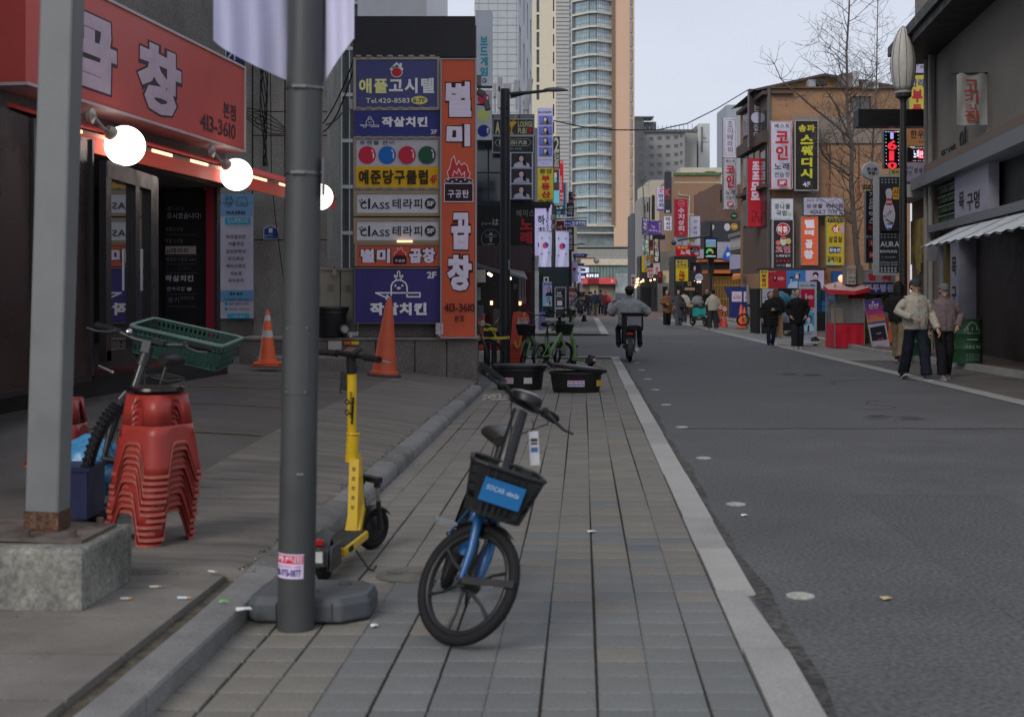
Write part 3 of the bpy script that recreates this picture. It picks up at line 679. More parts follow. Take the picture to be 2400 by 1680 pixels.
sign('waxing_banner_header','pale blue header board of the waxing banner with bikini and shorts outlines','banner',509.5,455,594,475,22.54,'5d7f9c',[zi('L1',q) for q in (
 ('l',[(1650,1375),(1655,1400),(1640,1425),(1665,1440),(1690,1440),(1708,1420),(1695,1400),(1690,1375)],4,'20242c'),('l',[(1750,1388),(1826,1388),(1840,1460),(1800,1466),(1788,1435),(1778,1466),(1738,1460),(1750,1388)],4,'20242c'),('l',[(1636,1448),(1700,1448),(1668,1478),(1636,1448)],4,'20242c'))],th=.02,back='5d7f9c')
sp=Pl(22.55,634)
t=thing('house_number_plate','blue and white house shaped plate with the number 11 on the concrete wall','plate',sp.xyz(634,562))
a_,l_=MB(),MB()
art(sp,[zi('L2',q) for q in (('g',[(1982,312),(2112,312),(2112,212),(2045,180),(1982,212)],'a0a4b0'),('g',[(1988,306),(2106,306),(2106,218),(2045,188),(1988,218)],'1e3570'),('t','11',2030,210,2063,252,'c0c4d0',.04),('t','오금로11길',1996,266,2062,282,'a0a4b0',.0),('t','Ogeum-ro 11-gil',1996,288,2066,298,'a0a4b0',0))],.01,l_,a_)
a_.build('plate',t);l_.build('lettering',t)
def cable(name,label,pts,r=.006,m=None,cat='cable',n=5,group=None):
 t=thing(name,label,cat,pts[0],group=group);mb=MB();mb.tube(pts,r,m or mat((.012,.012,.012),.6),n);mb.build('strand',t);return t
def sagl(a,b,s,n=14):a=Vector(a);b=Vector(b);return [a.lerp(b,i/n)-Vector((0,0,s*4*(i/n)*(1-i/n))) for i in range(n+1)]
t=thing('cable_bundle','tangled bundle of black cables hanging down the concrete wall','cable',P(615,400,22.4));mb=MB();rn=random.Random(5)
for k in range(6):
 pts=[P(612+6*math.sin(i*.8+k)+i*.6+k*1.5,60+i*33,22.45+.03*k) for i in range(11)];mb.tube(pts,.009,mat((.012,.012,.012),.6),5)
for k in range(5):
 a=P(570,255+k*3,22.45);b=P(668,300+k*3,22.45);mb.tube(sagl(a,b,.06*k-.1,10),.008,mat((.012,.012,.012),.6),5)
pts=[P(609+12*math.cos(i*.9),283+10*math.sin(i*.9),22.4) for i in range(16)];mb.tube(pts,.008,mat((.012,.012,.012),.6),5)
mb.build('strand',t)
cable('loose_cable','single thin cable running down the wall past the number plate',[P(633,100,22.5),P(636,400,22.5),P(644,500,22.5),P(664,650,22.5),P(670,700,22.5)],.008)
sign('blue_window_sign','dark blue sign sliver with white hangul above the red sign','sign',487,119,570,205,22.4,'26284a',[('t','마취기',492,112,552,142,'9098a8',.05)],back='26284a')
# the sign stack on its granite wall
T=20.0
gw=thing('granite_wall','stepped granite retaining wall carrying the sign stack','wall',P(960,800,20))
GW=mat((.165,.15,.135),.82,var=.3,scale=1.6,speck=.4,sscale=55,bump=.002)
gpl=Pl(T,960);mb=MB()
xs=[560,735,880,972,1047,1118]
for i in range(5):
 a=gpl.uv(xs[i],0)[0]+.006;b=gpl.uv(xs[i+1],0)[0]-.006
 s=MB();gpl.slab(s,(a,b,0,gpl.uv(0,798)[1]-.002),GW,-.9,.008*((i*7) % 3)/3);s.build('granite_panel',gw,bevel=.006)
s=MB();gpl.slab(s,(gpl.uv(560,0)[0],gpl.uv(1121,0)[0],gpl.uv(0,798)[1],gpl.uv(0,791)[1]),mat((.22,.2,.18),.8,var=.25,speck=.3),-.92,.03);s.build('coping',gw,bevel=.01)
s=MB();gpl.slab(s,(gpl.uv(836,0)[0],gpl.uv(1022,0)[0],gpl.uv(0,791)[1],gpl.uv(0,758)[1]),GW,-.75,-.2);s.build('upper_block',gw,bevel=.015)
lw=thing('low_block','low speckled granite kerb block in front of the retaining wall','block',P(790,870,19.3));lp=Pl(19.3,780);s=MB();lp.slab(s,(lp.uv(600,0)[0],lp.uv(823,0)[0],.1,lp.uv(0,836)[1]),mat((.19,.175,.16),.85,var=.25,speck=.4,sscale=50),-.45,0);s.build('block',lw,bevel=.02)
sign('warning_sticker','small red and yellow warning sticker on the granite wall','sticker',806,799,842,808,19.95,'a08a20',[('r',806,799,824,808,'8c2c20'),('t','주차금지',808,801,822,806,'b0a030',0)],th=.004)
sign('white_plate','scuffed pale plate fixed to the granite wall behind the scooter handlebar','plate',769,799,801,820,19.94,'84807c',[],th=.01)
FR=mat((.4,.36,.3),.45,.5,var=.2)
def frame_boards():pass
SGL='stacked shop sign boards on the wall'
zs('M1','shop_sign','navy sign board with a red apple in a house and telephone number','sign',745,155,1472,586,T,'262a55',[
 ('g',[(1045,240),(1108,175),(1172,240),(1160,250),(1108,198),(1056,252)],'a8a4a8'),('r',1135,185,1156,215,'a8a4a8'),('e',1110,268,52,46,'b4acac'),('e',1110,268,46,40,'8e1c22'),('e',1092,225,26,11,'3c6a34'),
 ('t','애플',770,325,1028,458,'a8a86e',.035),('t','고시텔',1040,320,1446,458,'a8a8ac',.035),('t','Tel.420-8583',833,500,1225,545,'b0ae9a',.01),('e',1313,520,74,38,'9c9850'),('t','6.7F',1256,500,1366,540,'262a55',.02)],group=SGL,frame=(.36,.34,.29),fw=.04,yaw=R(-1.5),rough=.35)
zs('M1','shop_sign','narrow navy sign with a small harpooned chick emblem and white hangul, marked 2F','sign',727,610,1498,845,T,'23285a',[
 ('l',[(835,742),(835,710),(848,692),(868,688),(888,692),(902,712),(902,742)],5,'a8a8ac'),('l',[(780,742),(948,742),(948,756),(880,756),(880,742)],5,'a8a8ac'),('l',[(780,742),(815,752),(812,762),(835,756),(835,742)],5,'a8a8ac'),('l',[(858,688),(852,676),(868,664),(884,676),(878,688)],5,'a8a8ac'),('e',857,714,4,4,'a8a8ac'),('e',880,714,4,4,'a8a8ac'),('g',[(862,724),(868,719),(874,724),(868,730)],'a8a8ac'),
 ('t','작살치킨',975,668,1385,758,'a8a8ac',.05),('t','2F',1415,782,1474,820,'a8a8ac',.02)],group=SGL)
zs('M1','shop_sign','white and yellow billiard club sign with four coloured balls, marked 4F','sign',745,868,1480,1300,T,'88868a',[
 ('r',745,1110,1480,1300,'a07c10'),('t','포켓볼 완비',776,880,1088,918,'20305c',.01)]+
 [q for i,c in enumerate(('8c1a2c','0f4a86','8c1a2c','123c2a')) for q in (('e',845+179*i,1010,79,80,c),('g',[(878+179*i,965),(890+179*i,962),(902+179*i,980),(892+179*i,985)],'9c98a0'),('g',[(894+179*i,992),(906+179*i,990),(908+179*i,1030),(896+179*i,1044)],'9c98a0'))]+
 [('t','예준당구클럽',770,1142,1390,1272,'241c10',.035),('t','4F',1410,1188,1468,1262,'8c1a2c',.025)],group=SGL,frame=(.3,.27,.22),fw=.04)
def crown(x,y):return ('l',[(x,y),(x+15,y+22),(x+28,y-12),(x+40,y+20),(x+62,y-2),(x+50,y+32),(x+20,y+35),(x,y)],5,'1c1a1c')
for (yy,lb,x1) in ((1348,'upper white crown emblem sign board with 5F disc',1480),(1348+1453+18,'lower white crown emblem sign board with 5F disc, above the orange board',1484)):
 rr_='M1';y0=yy if yy < 2000 else 1454+139
 zs('M1','shop_sign',lb,'sign',752,y0+8,x1,y0+180,T,'94949a',[
  crown(768,y0+65),('t','C',782,y0+78,840,y0+145,'1c1a1c',.03),('t','l',852,y0+50,872,y0+145,'1c1a1c',.02),('t','ASS',880,y0+85,1046,y0+145,'1c1a1c',.01),('t','테라피',1072,y0+52,1338,y0+142,'1c1a1c',.015),('e',1410,y0+97,50,50,'241c1a'),('t','5F',1380,y0+75,1445,y0+120,'94949a',.04)],group=SGL,frame=(.33,.26,.16),fw=.05)
zs('M2','shop_sign','orange sign board with outlined hangul either side of a flaming briquette','sign',752,362,1488,555,T,'94402a',[
 ('t','별미',785,395,1050,522,'a49cae',.055,OUT()),('t','곱창',1222,388,1455,524,'a49cae',.055,OUT()),
 ('g',[(1085,460),(1095,425),(1110,430),(1118,385),(1135,410),(1150,380),(1165,420),(1185,425),(1190,460)],'8c2420'),('l',[(1085,460),(1095,425),(1110,430),(1118,385),(1135,410),(1150,380),(1165,420),(1185,425),(1190,460)],4,'b0a0a8'),('e',1138,462,60,10,'1c1416'),('r',1078,472,1198,532,'1c1416'),('t','구공탄',1092,490,1184,516,'a49cae',.02)],group=SGL,frame=(.28,.24,.19),fw=.03)
zs('M2','shop_sign','large indigo chicken sign with a white chick emblem, lowest of the stack','sign',740,564,1505,1056,T,'2a2554',[
 ('l',[(1060,830),(1060,730),(1072,700),(1098,680),(1128,674),(1158,680),(1188,702),(1202,735),(1202,825),(1318,825),(1318,790),(920,790),(1010,830),(1018,848),(1022,810),(1058,848),(1060,820)],13,'a8a6ac'),
 ('l',[(1105,672),(1100,655),(1088,640),(1090,630),(1105,640),(1115,650),(1115,605),(1125,594),(1137,605),(1138,650),(1148,640),(1163,632),(1162,645),(1148,660),(1145,674)],9,'a8a6ac'),('e',1097,725,10,10,'a8a6ac'),('e',1160,725,10,10,'a8a6ac'),('g',[(1105,747),(1128,733),(1150,747),(1128,762)],'a8a6ac'),
 ('t','작살치킨',868,878,1378,990,'a8a6ac',.055),('t','2F',1380,600,1466,660,'a8a6ac',.03)],group=SGL,th=.3,frame=(.1,.1,.12),fw=.02)
t=thing('sign_light','small lit warm tube lamp between the stacked boards','lamp',zz_('M2',1180,330)+(0,));t.location=P(948,566,19.9);_W[t]=Matrix.Translation(P(948,566,19.9))
pq=Pl(T,948);s=MB();pq.slab(s,pq.rect(931,563.5,967,568.5),emis((1,.6,.3),1.6),0,.05);s.build('tube',t);s=MB();pq.slab(s,pq.rect(834,561,1032,572),mat((.2,.16,.11),.4),-.1,-.001);s.build('housing',t)
zs('M1','tall_sign','tall orange vertical sign with outlined hangul and a flaming briquette','sign',1512,155,1812,2640,T-.12,'94402a',[
 ('t','별',1548,352,1778,668,'a49cae',.05,OUT()),('t','미',1555,735,1768,932,'a49cae',.06,OUT()),('t','곱',1600,1524,1770,1856,'a49cae',.055,OUT()),('t','창',1562,1905,1782,2230,'a49cae',.055,OUT()),
 ('g',[(1575,1215),(1562,1160),(1585,1125),(1590,1100),(1600,1050),(1625,1015),(1635,1070),(1650,1100),(1665,1060),(1690,1100),(1715,1080),(1745,1110),(1750,1150),(1770,1175),(1755,1215)],'8c2420'),
 ('l',[(1575,1215),(1562,1160),(1585,1125),(1590,1100),(1600,1050),(1625,1015),(1635,1070),(1650,1100),(1665,1060),(1690,1100),(1715,1080),(1745,1110),(1750,1150),(1770,1175),(1755,1215)],6,'b0a0a8'),('l',[(1610,1200),(1625,1150),(1650,1180),(1665,1130),(1690,1190),(1720,1160),(1715,1205)],6,'b0a0a8'),
 ('e',1666,1240,132,30,'b0a0a8'),('e',1666,1240,126,25,'1c1416'),('r',1535,1262,1796,1432,'a49cae'),('r',1541,1268,1790,1424,'1c1416'),('t','구공탄',1568,1322,1756,1394,'a49cae',.02)]+
 [('e',1570+i*38,1238+(10 if i % 2 else -6),9,6,'a49cae') for i in range(6)]+
 [('t','413-3610',1535,2338,1808,2412,'2a1614',.015),('t','본점',1628,2442,1712,2500,'2a1614',.015)],th=.3,frame=(.35,.34,.34),fw=.02,group=SGL)
t=thing('sign_stack_support','steel frame and posts holding the stacked sign boards','frame',P(930,760,20.2));fp=Pl(20.2,930);s=MB()
for x in (831,1036,1112):fp.slab(s,(fp.uv(x,0)[0]-.03,fp.uv(x,0)[0]+.03,.9,fp.uv(0,60)[1]),mat((.12,.11,.1),.5,.3),-.1,0)
s.build('post',t);s=MB()
for y in (132,260,322,445,508):fp.slab(s,fp.rect(831,y,1036,y+4),mat((.12,.11,.1),.5,.3),-.1,.02)
s.build('crossbar',t)
s=MB();fp.slab(s,fp.rect(829,40,1114,134),mat((.03,.03,.032),.5),-.25,.05);s.build('top_board',t)
s=MB()
for i,y in enumerate((136,256,324,441)):
 for k in range(8):fp.slab(s,fp.rect(838+k*24.5,y,850+k*24.5,y+4),mat((.3,.26,.2),.5,.4),.1,.24)
s.build('clip',t)
def cabinet(x0,x1,y0,y1,D,lab,dpt=.5):
 t=thing('electrical_cabinet',lab,'cabinet',P((x0+x1)/2,y1,D),group='cream electrical cabinets');q=Pl(D,(x0+x1)/2);r=q.rect(x0,y0,x1,y1);c=mat('6b675c',.5,var=.12,scale=2)
 s=MB();q.slab(s,r,c,-dpt,0);s.build('body',t,bevel=.01);s=MB();q.slab(s,(r[0]-.02,r[1]+.02,r[3],r[3]+.04),c,-dpt-.02,.03);s.build('lid',t)
 s=MB();u=(r[0]+r[1])/2
 for b in (.0,.55):
  for k in range(4):q.slab(s,(u-.05,u+.05,r[3]-.25-b-k*.03,r[3]-.238-b-k*.03),mat('4c4a42',.5),0,.008)
 s.build('louvre',t);return t
cabinet(752,797,633,790,20.55,'left electrical cabinet with louvres behind the retaining wall',.4)
cabinet(799,834,634,778,20.5,'right electrical cabinet touching the sign stack',.4)
sign('padlock_plate','metal padlock plate on top of the electrical cabinets','lock',779,622,789,646,20.4,'6c685c',[('e',784,627,2.4,2.4,'2c2a28')],th=.02)
def tub(c,rx,h,label,lid=True,tilt=0.,lx=0.,name='plastic_tub',sy=.85):
 t=thing(name,label,'tub',c,group='black lidded tubs');m=BPLAST
 s=MB();s.lathe([(rx*.82,.0),(rx*.86,.03),(rx*.93,h*.8),(rx*.95,h*.86),(rx,h*.88),(rx*1.0,h),(rx*.96,h),(rx*.9,h*.7),(rx*.8,.05),(.001,.05)],m,n=40,sy=sy);s.build('body',t,local=True,smooth=R(35))
 if lid:
  A=Matrix.Rotation(tilt,3,'Y');s=MB()
  s.lathe([(rx*1.04,-.02),(rx*1.07,.0),(rx*1.05,.03),(rx*.98,.042),(rx*.95,.03),(rx*.5,.045),(.001,.05)],m,(lx,0,h+.02+abs(math.sin(tilt))*rx*.5),40,A,sy=sy);s.build('lid',t,local=True,smooth=R(35))
 return t
tub(P(775,790,20.1)-Vector((0,0,0)),.27,.42,'black lidded tub standing on the wall ledge behind the grey pole')
t=thing('gas_meter','small round dark meter on the wall ledge','meter',P(806,772,19.95));s=MB();s.ball(P(806,772,19.95),.085,mat((.05,.06,.05),.5));s.cyl(P(806,772,19.88),P(809,772,19.84),.055,mat((.3,.3,.28),.4),n=20);s.cyl(P(798,770,19.9),P(812,788,19.95),.03,DARK);s.build('body',t)
t=thing('paper_cup','white paper cup on the wall ledge','cup',P(822,791,19.9));s=MB();s.lathe([(.026,0),(.036,.075),(.034,.075),(.024,.005)],mat((.5,.49,.45),.6),P(822,791,19.9),16);s.build('cup',t)
sign('foil_packet','crumpled silver packet stuffed beside the tall orange sign','packet',1021,757,1039,784,19.86,'8a8488',[('l',[(1023,762),(1036,768),(1024,776)],1,'505058')],th=.1)
gb,gpl2,_=building('glass_building','pale building with tall green glass windows between the grey pole and the sign stack',745,-2100,1000,24.5,mat((.7,.71,.73),.6,var=.08),[(758,118+k*108,768,118+k*108+100) for k in range(-12,5)]+[(802,118+k*108,818,118+k*108+100) for k in range(-12,5)]+[(820,118+k*108,838,118+k*108+100) for k in range(-12,5)],depth=8,gm=glass((.12,.17,.18)),zb=0,wd=.08,fm=mat((.1,.11,.11),.4))
sign('security_camera_light','small tilted floodlight on the pale column','floodlight',820,232,828,256,24.3,'7c7c7c',[],th=.1)
for k,(a,b,s_) in enumerate(((P(757,290,22.4),P(830,137,20.1),.1),(P(757,310,22.4),P(832,150,20.1),.2),(P(763,292,22.4),P(802,265,24.2),.05))):
 cable('power_cable',('upper black cable strung to the top of the sign stack','lower black cable strung to the top of the sign stack','short black cable drooping beside the grey pole')[k],sagl(a,b,s_),.012)
# MIDDLE LEFT: pubs and signs down the left side
GL=glass((.035,.05,.058),.08,.5)
def beam(name,label,cat,pl,r,c,d=.3,part='beam'):
 t=thing(name,label,cat,pl.pt((r[0]+r[1])/2,r[2]));s=MB();pl.slab(s,r,C_(c),-d,0);s.build(part,t);return t
pb=Pl(34,1180);tb=thing('pub_building','dark glass fronted pub building behind the street lamp at left','building',P(1180,760,36))
s=MB();u=pb.rect(1040,0,1253,0)
ul,ur=pb.uv(1000,0)[0],pb.uv(1253,0)[0]
vt=pb.uv(0,268)[1];vb=pb.uv(0,474)[1]
pb.slab(s,(ul,ur,0,vb-.12),mat((.018,.017,.02),.4,var=.3),-6,-.6);s.build('ground_floor',tb)
s=MB();pb.slab(s,(ul,ur,vb,vt),mat((.06,.065,.07),.5),-8,-.03);s.build('upper_wall',tb)
for i in range(7):
 for j in range(3):
  a=ul+(ur-ul)*i/7+.02;b=ul+(ur-ul)*(i+1)/7-.02;c=vb+(vt-vb)*j/3+.02;d=vb+(vt-vb)*(j+1)/3-.02
  s=MB();pb.slab(s,(a,b,c,d),GL,-.02,.0);s.build('glass_panel',tb)
s=MB();pb.slab(s,(ul,pb.uv(1290,0)[0],vb-.12,vb),mat((.03,.03,.033),.5),-.7,.15);s.build('fascia_beam',tb)
zs('A1','vertical_sign','tall white sign with teal hangul and a 5F disc above the billiard balls','sign',88,-420,310,585,33,'8f9296',[('v','보드게임',145,-90,248,462,'1f6f76',.045),('e',203,512,32,32,'232a55'),('t','5F',178,494,222,530,'a0a0a8',.02)],th=.4)
zs('A1','vertical_sign','white sign with red, yellow and blue billiard balls beside the tall orange sign','sign',80,640,305,1312,32.8,'84868a',[('e',190,757,82,80,'8c2038'),('e',192,978,82,82,'8a9050'),('e',193,1190,82,82,'1c2058'),('g',[(232,725),(256,730),(252,790),(238,780)],'9c98a0'),('g',[(234,1152),(260,1155),(255,1215),(240,1225)],'9c98a0')],th=.35)
for k,(x0,y0,x1,y1,lab) in enumerate(((118,655,195,712,'upper small floodlight on an arm beside the orange sign'),(195,795,282,892,'lower small floodlight tilted down beside the orange sign'))):
 a=zz_('A1',x0,y0);b=zz_('A1',x1,y1);c=P((a[0]+b[0])/2,(a[1]+b[1])/2,20.2);t=thing('floodlight',lab,'floodlight',c,group='floodlights beside the orange sign')
 s=MB();s.box(c,(.13,.16,.1) if k == 0 else (.09,.12,.16),mat((.08,.075,.07),.4,.5),rot=Matrix.Rotation(.5*(1 if k == 0 else -.4),3,'Y'));s.build('lamp_head',t,bevel=.01)
 s=MB();s.tube([c,P(1113,a[1]+6,20.2)],.015,DARK,6);s.build('arm',t)
sign('junction_box','small beige junction box on the tall orange sign edge','box',1114,176,1128,201,20.3,'5c5850',[],th=.12)
zs('A1','pub_sign','black lounge pub sign with a yellow cocktail glass and 3F','sign',325,1040,862,1240,33.4,'2a2c2e',[('t','A',348,1065,412,1228,'9c9670',.04),('g',[(520,1064),(644,1064),(575,1150),(575,1212),(612,1228),(520,1228),(560,1212),(562,1150)],'a07c18'),('l',[(590,1064),(625,990)],14,'a07c18'),('t','LOUNGE',655,1060,852,1138,'8f8a68',.03),('t','PUB/',655,1150,778,1228,'8f8a68',.03),('t','3F',782,1150,850,1228,'8c2024',.03)],frame=(.35,.35,.34),fw=.03,th=.2)
zs('A1','pub_sign','black sign with a pale ornate border reading PUB, below the cocktail sign','sign',320,1268,855,1475,33.4,'202326',[('l',[(340,1345),(380,1305),(790,1295),(835,1345),(790,1392),(380,1395),(340,1345)],7,'77756c'),('t','ENGLISH PUB',400,1318,775,1375,'8a8878',.03),('t','415-3431',520,1418,700,1442,'7c7b74',.0)],frame=(.4,.4,.38),fw=.025,th=.2)
zs('A2','photo_sign','white framed column of three black and white portraits on the pub wall','sign',550,98,858,732,33.3,'8c8a98',[('p',565,110,840,302,'26242a','908c9a'),('p',565,320,840,510,'26242a','8a8694'),('p',565,532,840,718,'26242a','8a8694')],th=.15)
a_=zz_('A2',100,820)
zs('A2','wall_sign','black pub wall with pale Japanese script and a bee in a circle','sign',92,812,405,1360,33.7,(.01,.01,.011),[('t','ざかや',158,1040,300,1078,'706e70',.0),('t','は',315,992,395,1082,'77757a',.01)]+[('l',[(290+128*math.cos(R(q)),1262+128*math.sin(R(q))) for q in range(120,425,12)],4,'6c6a6c'),('e',290,1200,20,16,'6c6a6c'),('e',245,1222,32,18,'6c6a6c'),('e',245,1222,27,13,(.01,.01,.011)),('e',335,1222,32,18,'6c6a6c'),('e',335,1222,27,13,(.01,.01,.011)),('g',[(268,1238),(312,1238),(308,1290),(290,1315),(272,1290)],'6c6a6c'),('l',[(266,1252),(314,1252)],5,'101012'),('l',[(268,1268),(312,1268)],5,'101012'),('l',[(270,1284),(310,1284)],5,'101012'),('l',[(285,1190),(270,1160)],4,'6c6a6c'),('l',[(295,1190),(312,1160)],4,'6c6a6c'),('t','いざかや',203,1322,345,1350,'6c6a6c',.02)],th=.1,back='0c0c0c')
zs('A2','karaoke_sign','black wall sign with white hangul over big dark red hangul letters','sign',552,815,872,1560,33.6,(.012,.011,.013),[('t','에이스',635,870,872,965,'706a66',.0),('t','노',685,990,850,1142,'7a1c22',.05),('t','래',685,1165,845,1330,'7a1c22',.05),('t','타',600,1380,745,1500,'6a181e',.05),('t','운',755,1380,865,1500,'6a181e',.05)],th=.1,back='0c0c0c')
t=thing('pub_terrace','dark pub terrace with maroon walls, striped posts and a grey folded awning','terrace',P(1180,820,31));mar=mat((.075,.012,.018),.6,var=.3)
s=MB();tp=Pl(31.5,1180)
tp.slab(s,tp.rect(1222,638,1243,745),mar,-.2,0);tp.slab(s,tp.rect(1149,740,1155,800),mar,-.2,0);tp.slab(s,tp.rect(1212,742,1240,800),mar,-1.5,.1);s.build('maroon_wall',t)
s=MB();tp.slab(s,tp.rect(1118,575,1246,640),mat((.035,.018,.02),.35,var=.4,scale=2,stretch=(8,8,.3)),-.3,-.1);s.build('dark_screen',t)
for x in range(5):
 s=MB();tp.slab(s,tp.rect(1216+x*3.6,652,1217.6+x*3.6,712),mat((.25,.25,.26),.5),-.1,.02+x*.01);s.build('striped_post',t)
s=MB();s.add([P(1118,616,30.8),P(1172,633,30.8),P(1172,641,30.8),P(1118,626,30.8),P(1118,616,31.6),P(1172,633,31.6),P(1172,641,31.6),P(1118,626,31.6)],[(0,1,2,3),(7,6,5,4),(0,4,5,1),(3,2,6,7)],mat((.11,.11,.12),.6));s.add([P(1194,638,30.8),P(1236,652,30.6),P(1236,656,30.6),P(1194,645,30.8),P(1194,630,31.6),P(1228,636,31.6)],[(0,1,2,3),(4,5,1,0)],mat((.2,.2,.21),.6));s.build('folded_awning',t)
s=MB();tp.slab(s,tp.rect(1118,660,1216,800),mat((.008,.007,.008),.3,var=.4),-1.6,-1.2);tp.slab(s,tp.rect(1203,664,1213,677),mat((.12,.12,.12),.5),-1.2,-1.19);tp.slab(s,tp.rect(1155,724,1170,780),mat((.08,.08,.08),.4),-.5,-.49);s.build('interior',t)
for k in range(6):
 c=P(1218+k*4.2,711-k*.9,31.3+k*.4);t=thing('post_lamp',('nearest','second','third','fourth','fifth','farthest')[k]+' little lit square lamp along the maroon terrace wall','lamp',c,group='row of lit lamps on the maroon wall');s=MB();s.box(c,(.036,.04,.09),emis((1,.6,.28),3));s.build('lamp_glass',t);s=MB();s.box(c+Vector((0,0,.055)),(.05,.05,.02),BLACK);s.build('cap',t)
c=P(1152,710,31.2);t=thing('post_lamp','single lit square lamp left of the black pole','lamp',c);s=MB();s.box(c,(.06,.06,.09),emis((1,.6,.28),3));s.build('lamp_glass',t);s=MB();s.cyl(c-Vector((0,0,.06)),P(1152,800,31.2),.03,mar);s.build('post',t)
for x,y,lb_ in ((1146,642,'left small bulb of the pair under the pub awning'),(1150.5,645,'right small bulb of the pair under the pub awning'),(1195.5,653,'single bright bulb right of the black lamp post')):
 c=P(x,y,31);t=thing('bulb',lb_,'bulb',c,group='bulbs under the pub awning');s=MB();s.ball(c,.035,emis((1,.78,.5),6),10,6);s.build('bulb_glass',t)
zs('A3','meter_box','cream meter box on the end of the tall orange sign','box',98,298,218,470,20.4,'7a786c',[('e',185,342,7,7,'2c2c28'),('e',185,435,7,7,'2c2c28')],th=.2)
zs('A3','grey_box','grey electrical box below the cream meter box','box',100,780,185,955,20.5,'3c3c40',[],th=.2)
zs('A3','small_grey_box','narrow grey box above the grey electrical box','box',98,535,148,712,20.5,'55575a',[],th=.15)
bd,bp,_=building('tiled_building','tall white tiled building above the pub with antennas',1112,-420,1214,52,mat((.42,.45,.47),.55,var=.06),[],depth=4,zb=3)
s=MB()
for y in range(-60,300,17):bp.slab(s,(bp.uv(1112,0)[0],bp.uv(1214,0)[0],bp.uv(0,y+1)[1],bp.uv(0,y)[1]),mat((.28,.3,.31),.7),0,.012)
for x in range(1122,1214,22):bp.slab(s,(bp.uv(x,0)[0],bp.uv(x+1,0)[0],3,bp.uv(0,-300)[1]),mat((.28,.3,.31),.7),0,.011)
s.build('tile_joint',bd,kind='stuff')
fy2=math.atan2(1,.055)
sp2=Pl(52,1214,fy2);s2w=[]
for i in range(4):
 for j in range(9):
  u0=1.2+i*3.6;s2w.append((u0,u0+1.2,3.2+j*2.6,3.2+j*2.6+1.7))
s=MB();holes_wall(s,sp2,(0,14.6,2,27),s2w,mat((.52,.54,.56),.6,var=.05),.2);s.build('side_wall',bd)
for w in s2w:window(bd,sp2,w,glass((.12,.14,.15),.1,.3),mat((.4,.42,.43),.5),.12,.06)
bd,bp,_=building('cream_building','tall cream tiled apartment building between the white and the ribbed building',1240,-420,1303,92,mat((.62,.56,.43),.7,var=.05),[(1257.5,35+k*41,1264,70+k*41) for k in range(-7,5)]+[(1296,40+k*41,1299,68+k*41) for k in range(-7,9)],depth=10,zb=2,gm=glass((.06,.08,.1)))
bd,bp,_=building('ribbed_building','tall pale grey ribbed building left of the glass tower',1303,-420,1334,118,mat((.43,.43,.42),.7,var=.06),[],depth=10,zb=2)
s=MB()
for y in range(-400,560,9):bp.slab(s,(bp.uv(1303,0)[0],bp.uv(1334,0)[0],bp.uv(0,y+1.2)[1],bp.uv(0,y)[1]),mat((.3,.3,.29),.7),0,.06)
s.build('rib',bd,kind='stuff')
t=thing('lattice_mast','thin white lattice construction mast against the glass tower','mast',P(1337,560,150));s=MB();mm=mat((.5,.5,.5),.5,var=.05)
for x in (1332,1339):s.bar(P(x,560,150),P(x+1,-420,150),.1,.1,mm)
for k in range(62):s.bar(P(1332,560-k*16,150),P(1340,552-k*16,150),.05,.05,mm);s.bar(P(1332,552-k*16,150),P(1341,552-k*16,150),.05,.05,mm)
s.build('lattice',t)
tw=thing('glass_tower','tall glass fronted tower with pink concrete side above the end of the street','building',P(1410,650,230));q=Pl(230,1410)
pk=mat((.6,.41,.29),.75,var=.05,scale=.1);cr_m=mat((.55,.52,.43),.7,var=.05)
def X_(x):return q.uv(x,0)[0]
def Z_(y):return q.uv(0,y)[1]
s=MB();q.slab(s,(X_(1433.6),X_(1487),Z_(582),Z_(-900)),pk,-18,0);q.slab(s,(X_(1341),X_(1433.6),Z_(582),Z_(-900)),mat((.12,.13,.14),.6),-18,-1.5);s.build('concrete_core',tw)
s=MB();q.slab(s,(X_(1433.6),X_(1441.5),Z_(530),Z_(-900)),mat((.2,.14,.1),.8),.0,.2);s.build('dark_recess',tw)
tg=[glass(c,.12,.35) for c in ((.26,.38,.42),(.2,.3,.34),(.48,.58,.61))]
fold=[(1341,-2.2,0),(1380,.8,0),(1397,1.0,1),(1433,-.8,2)]
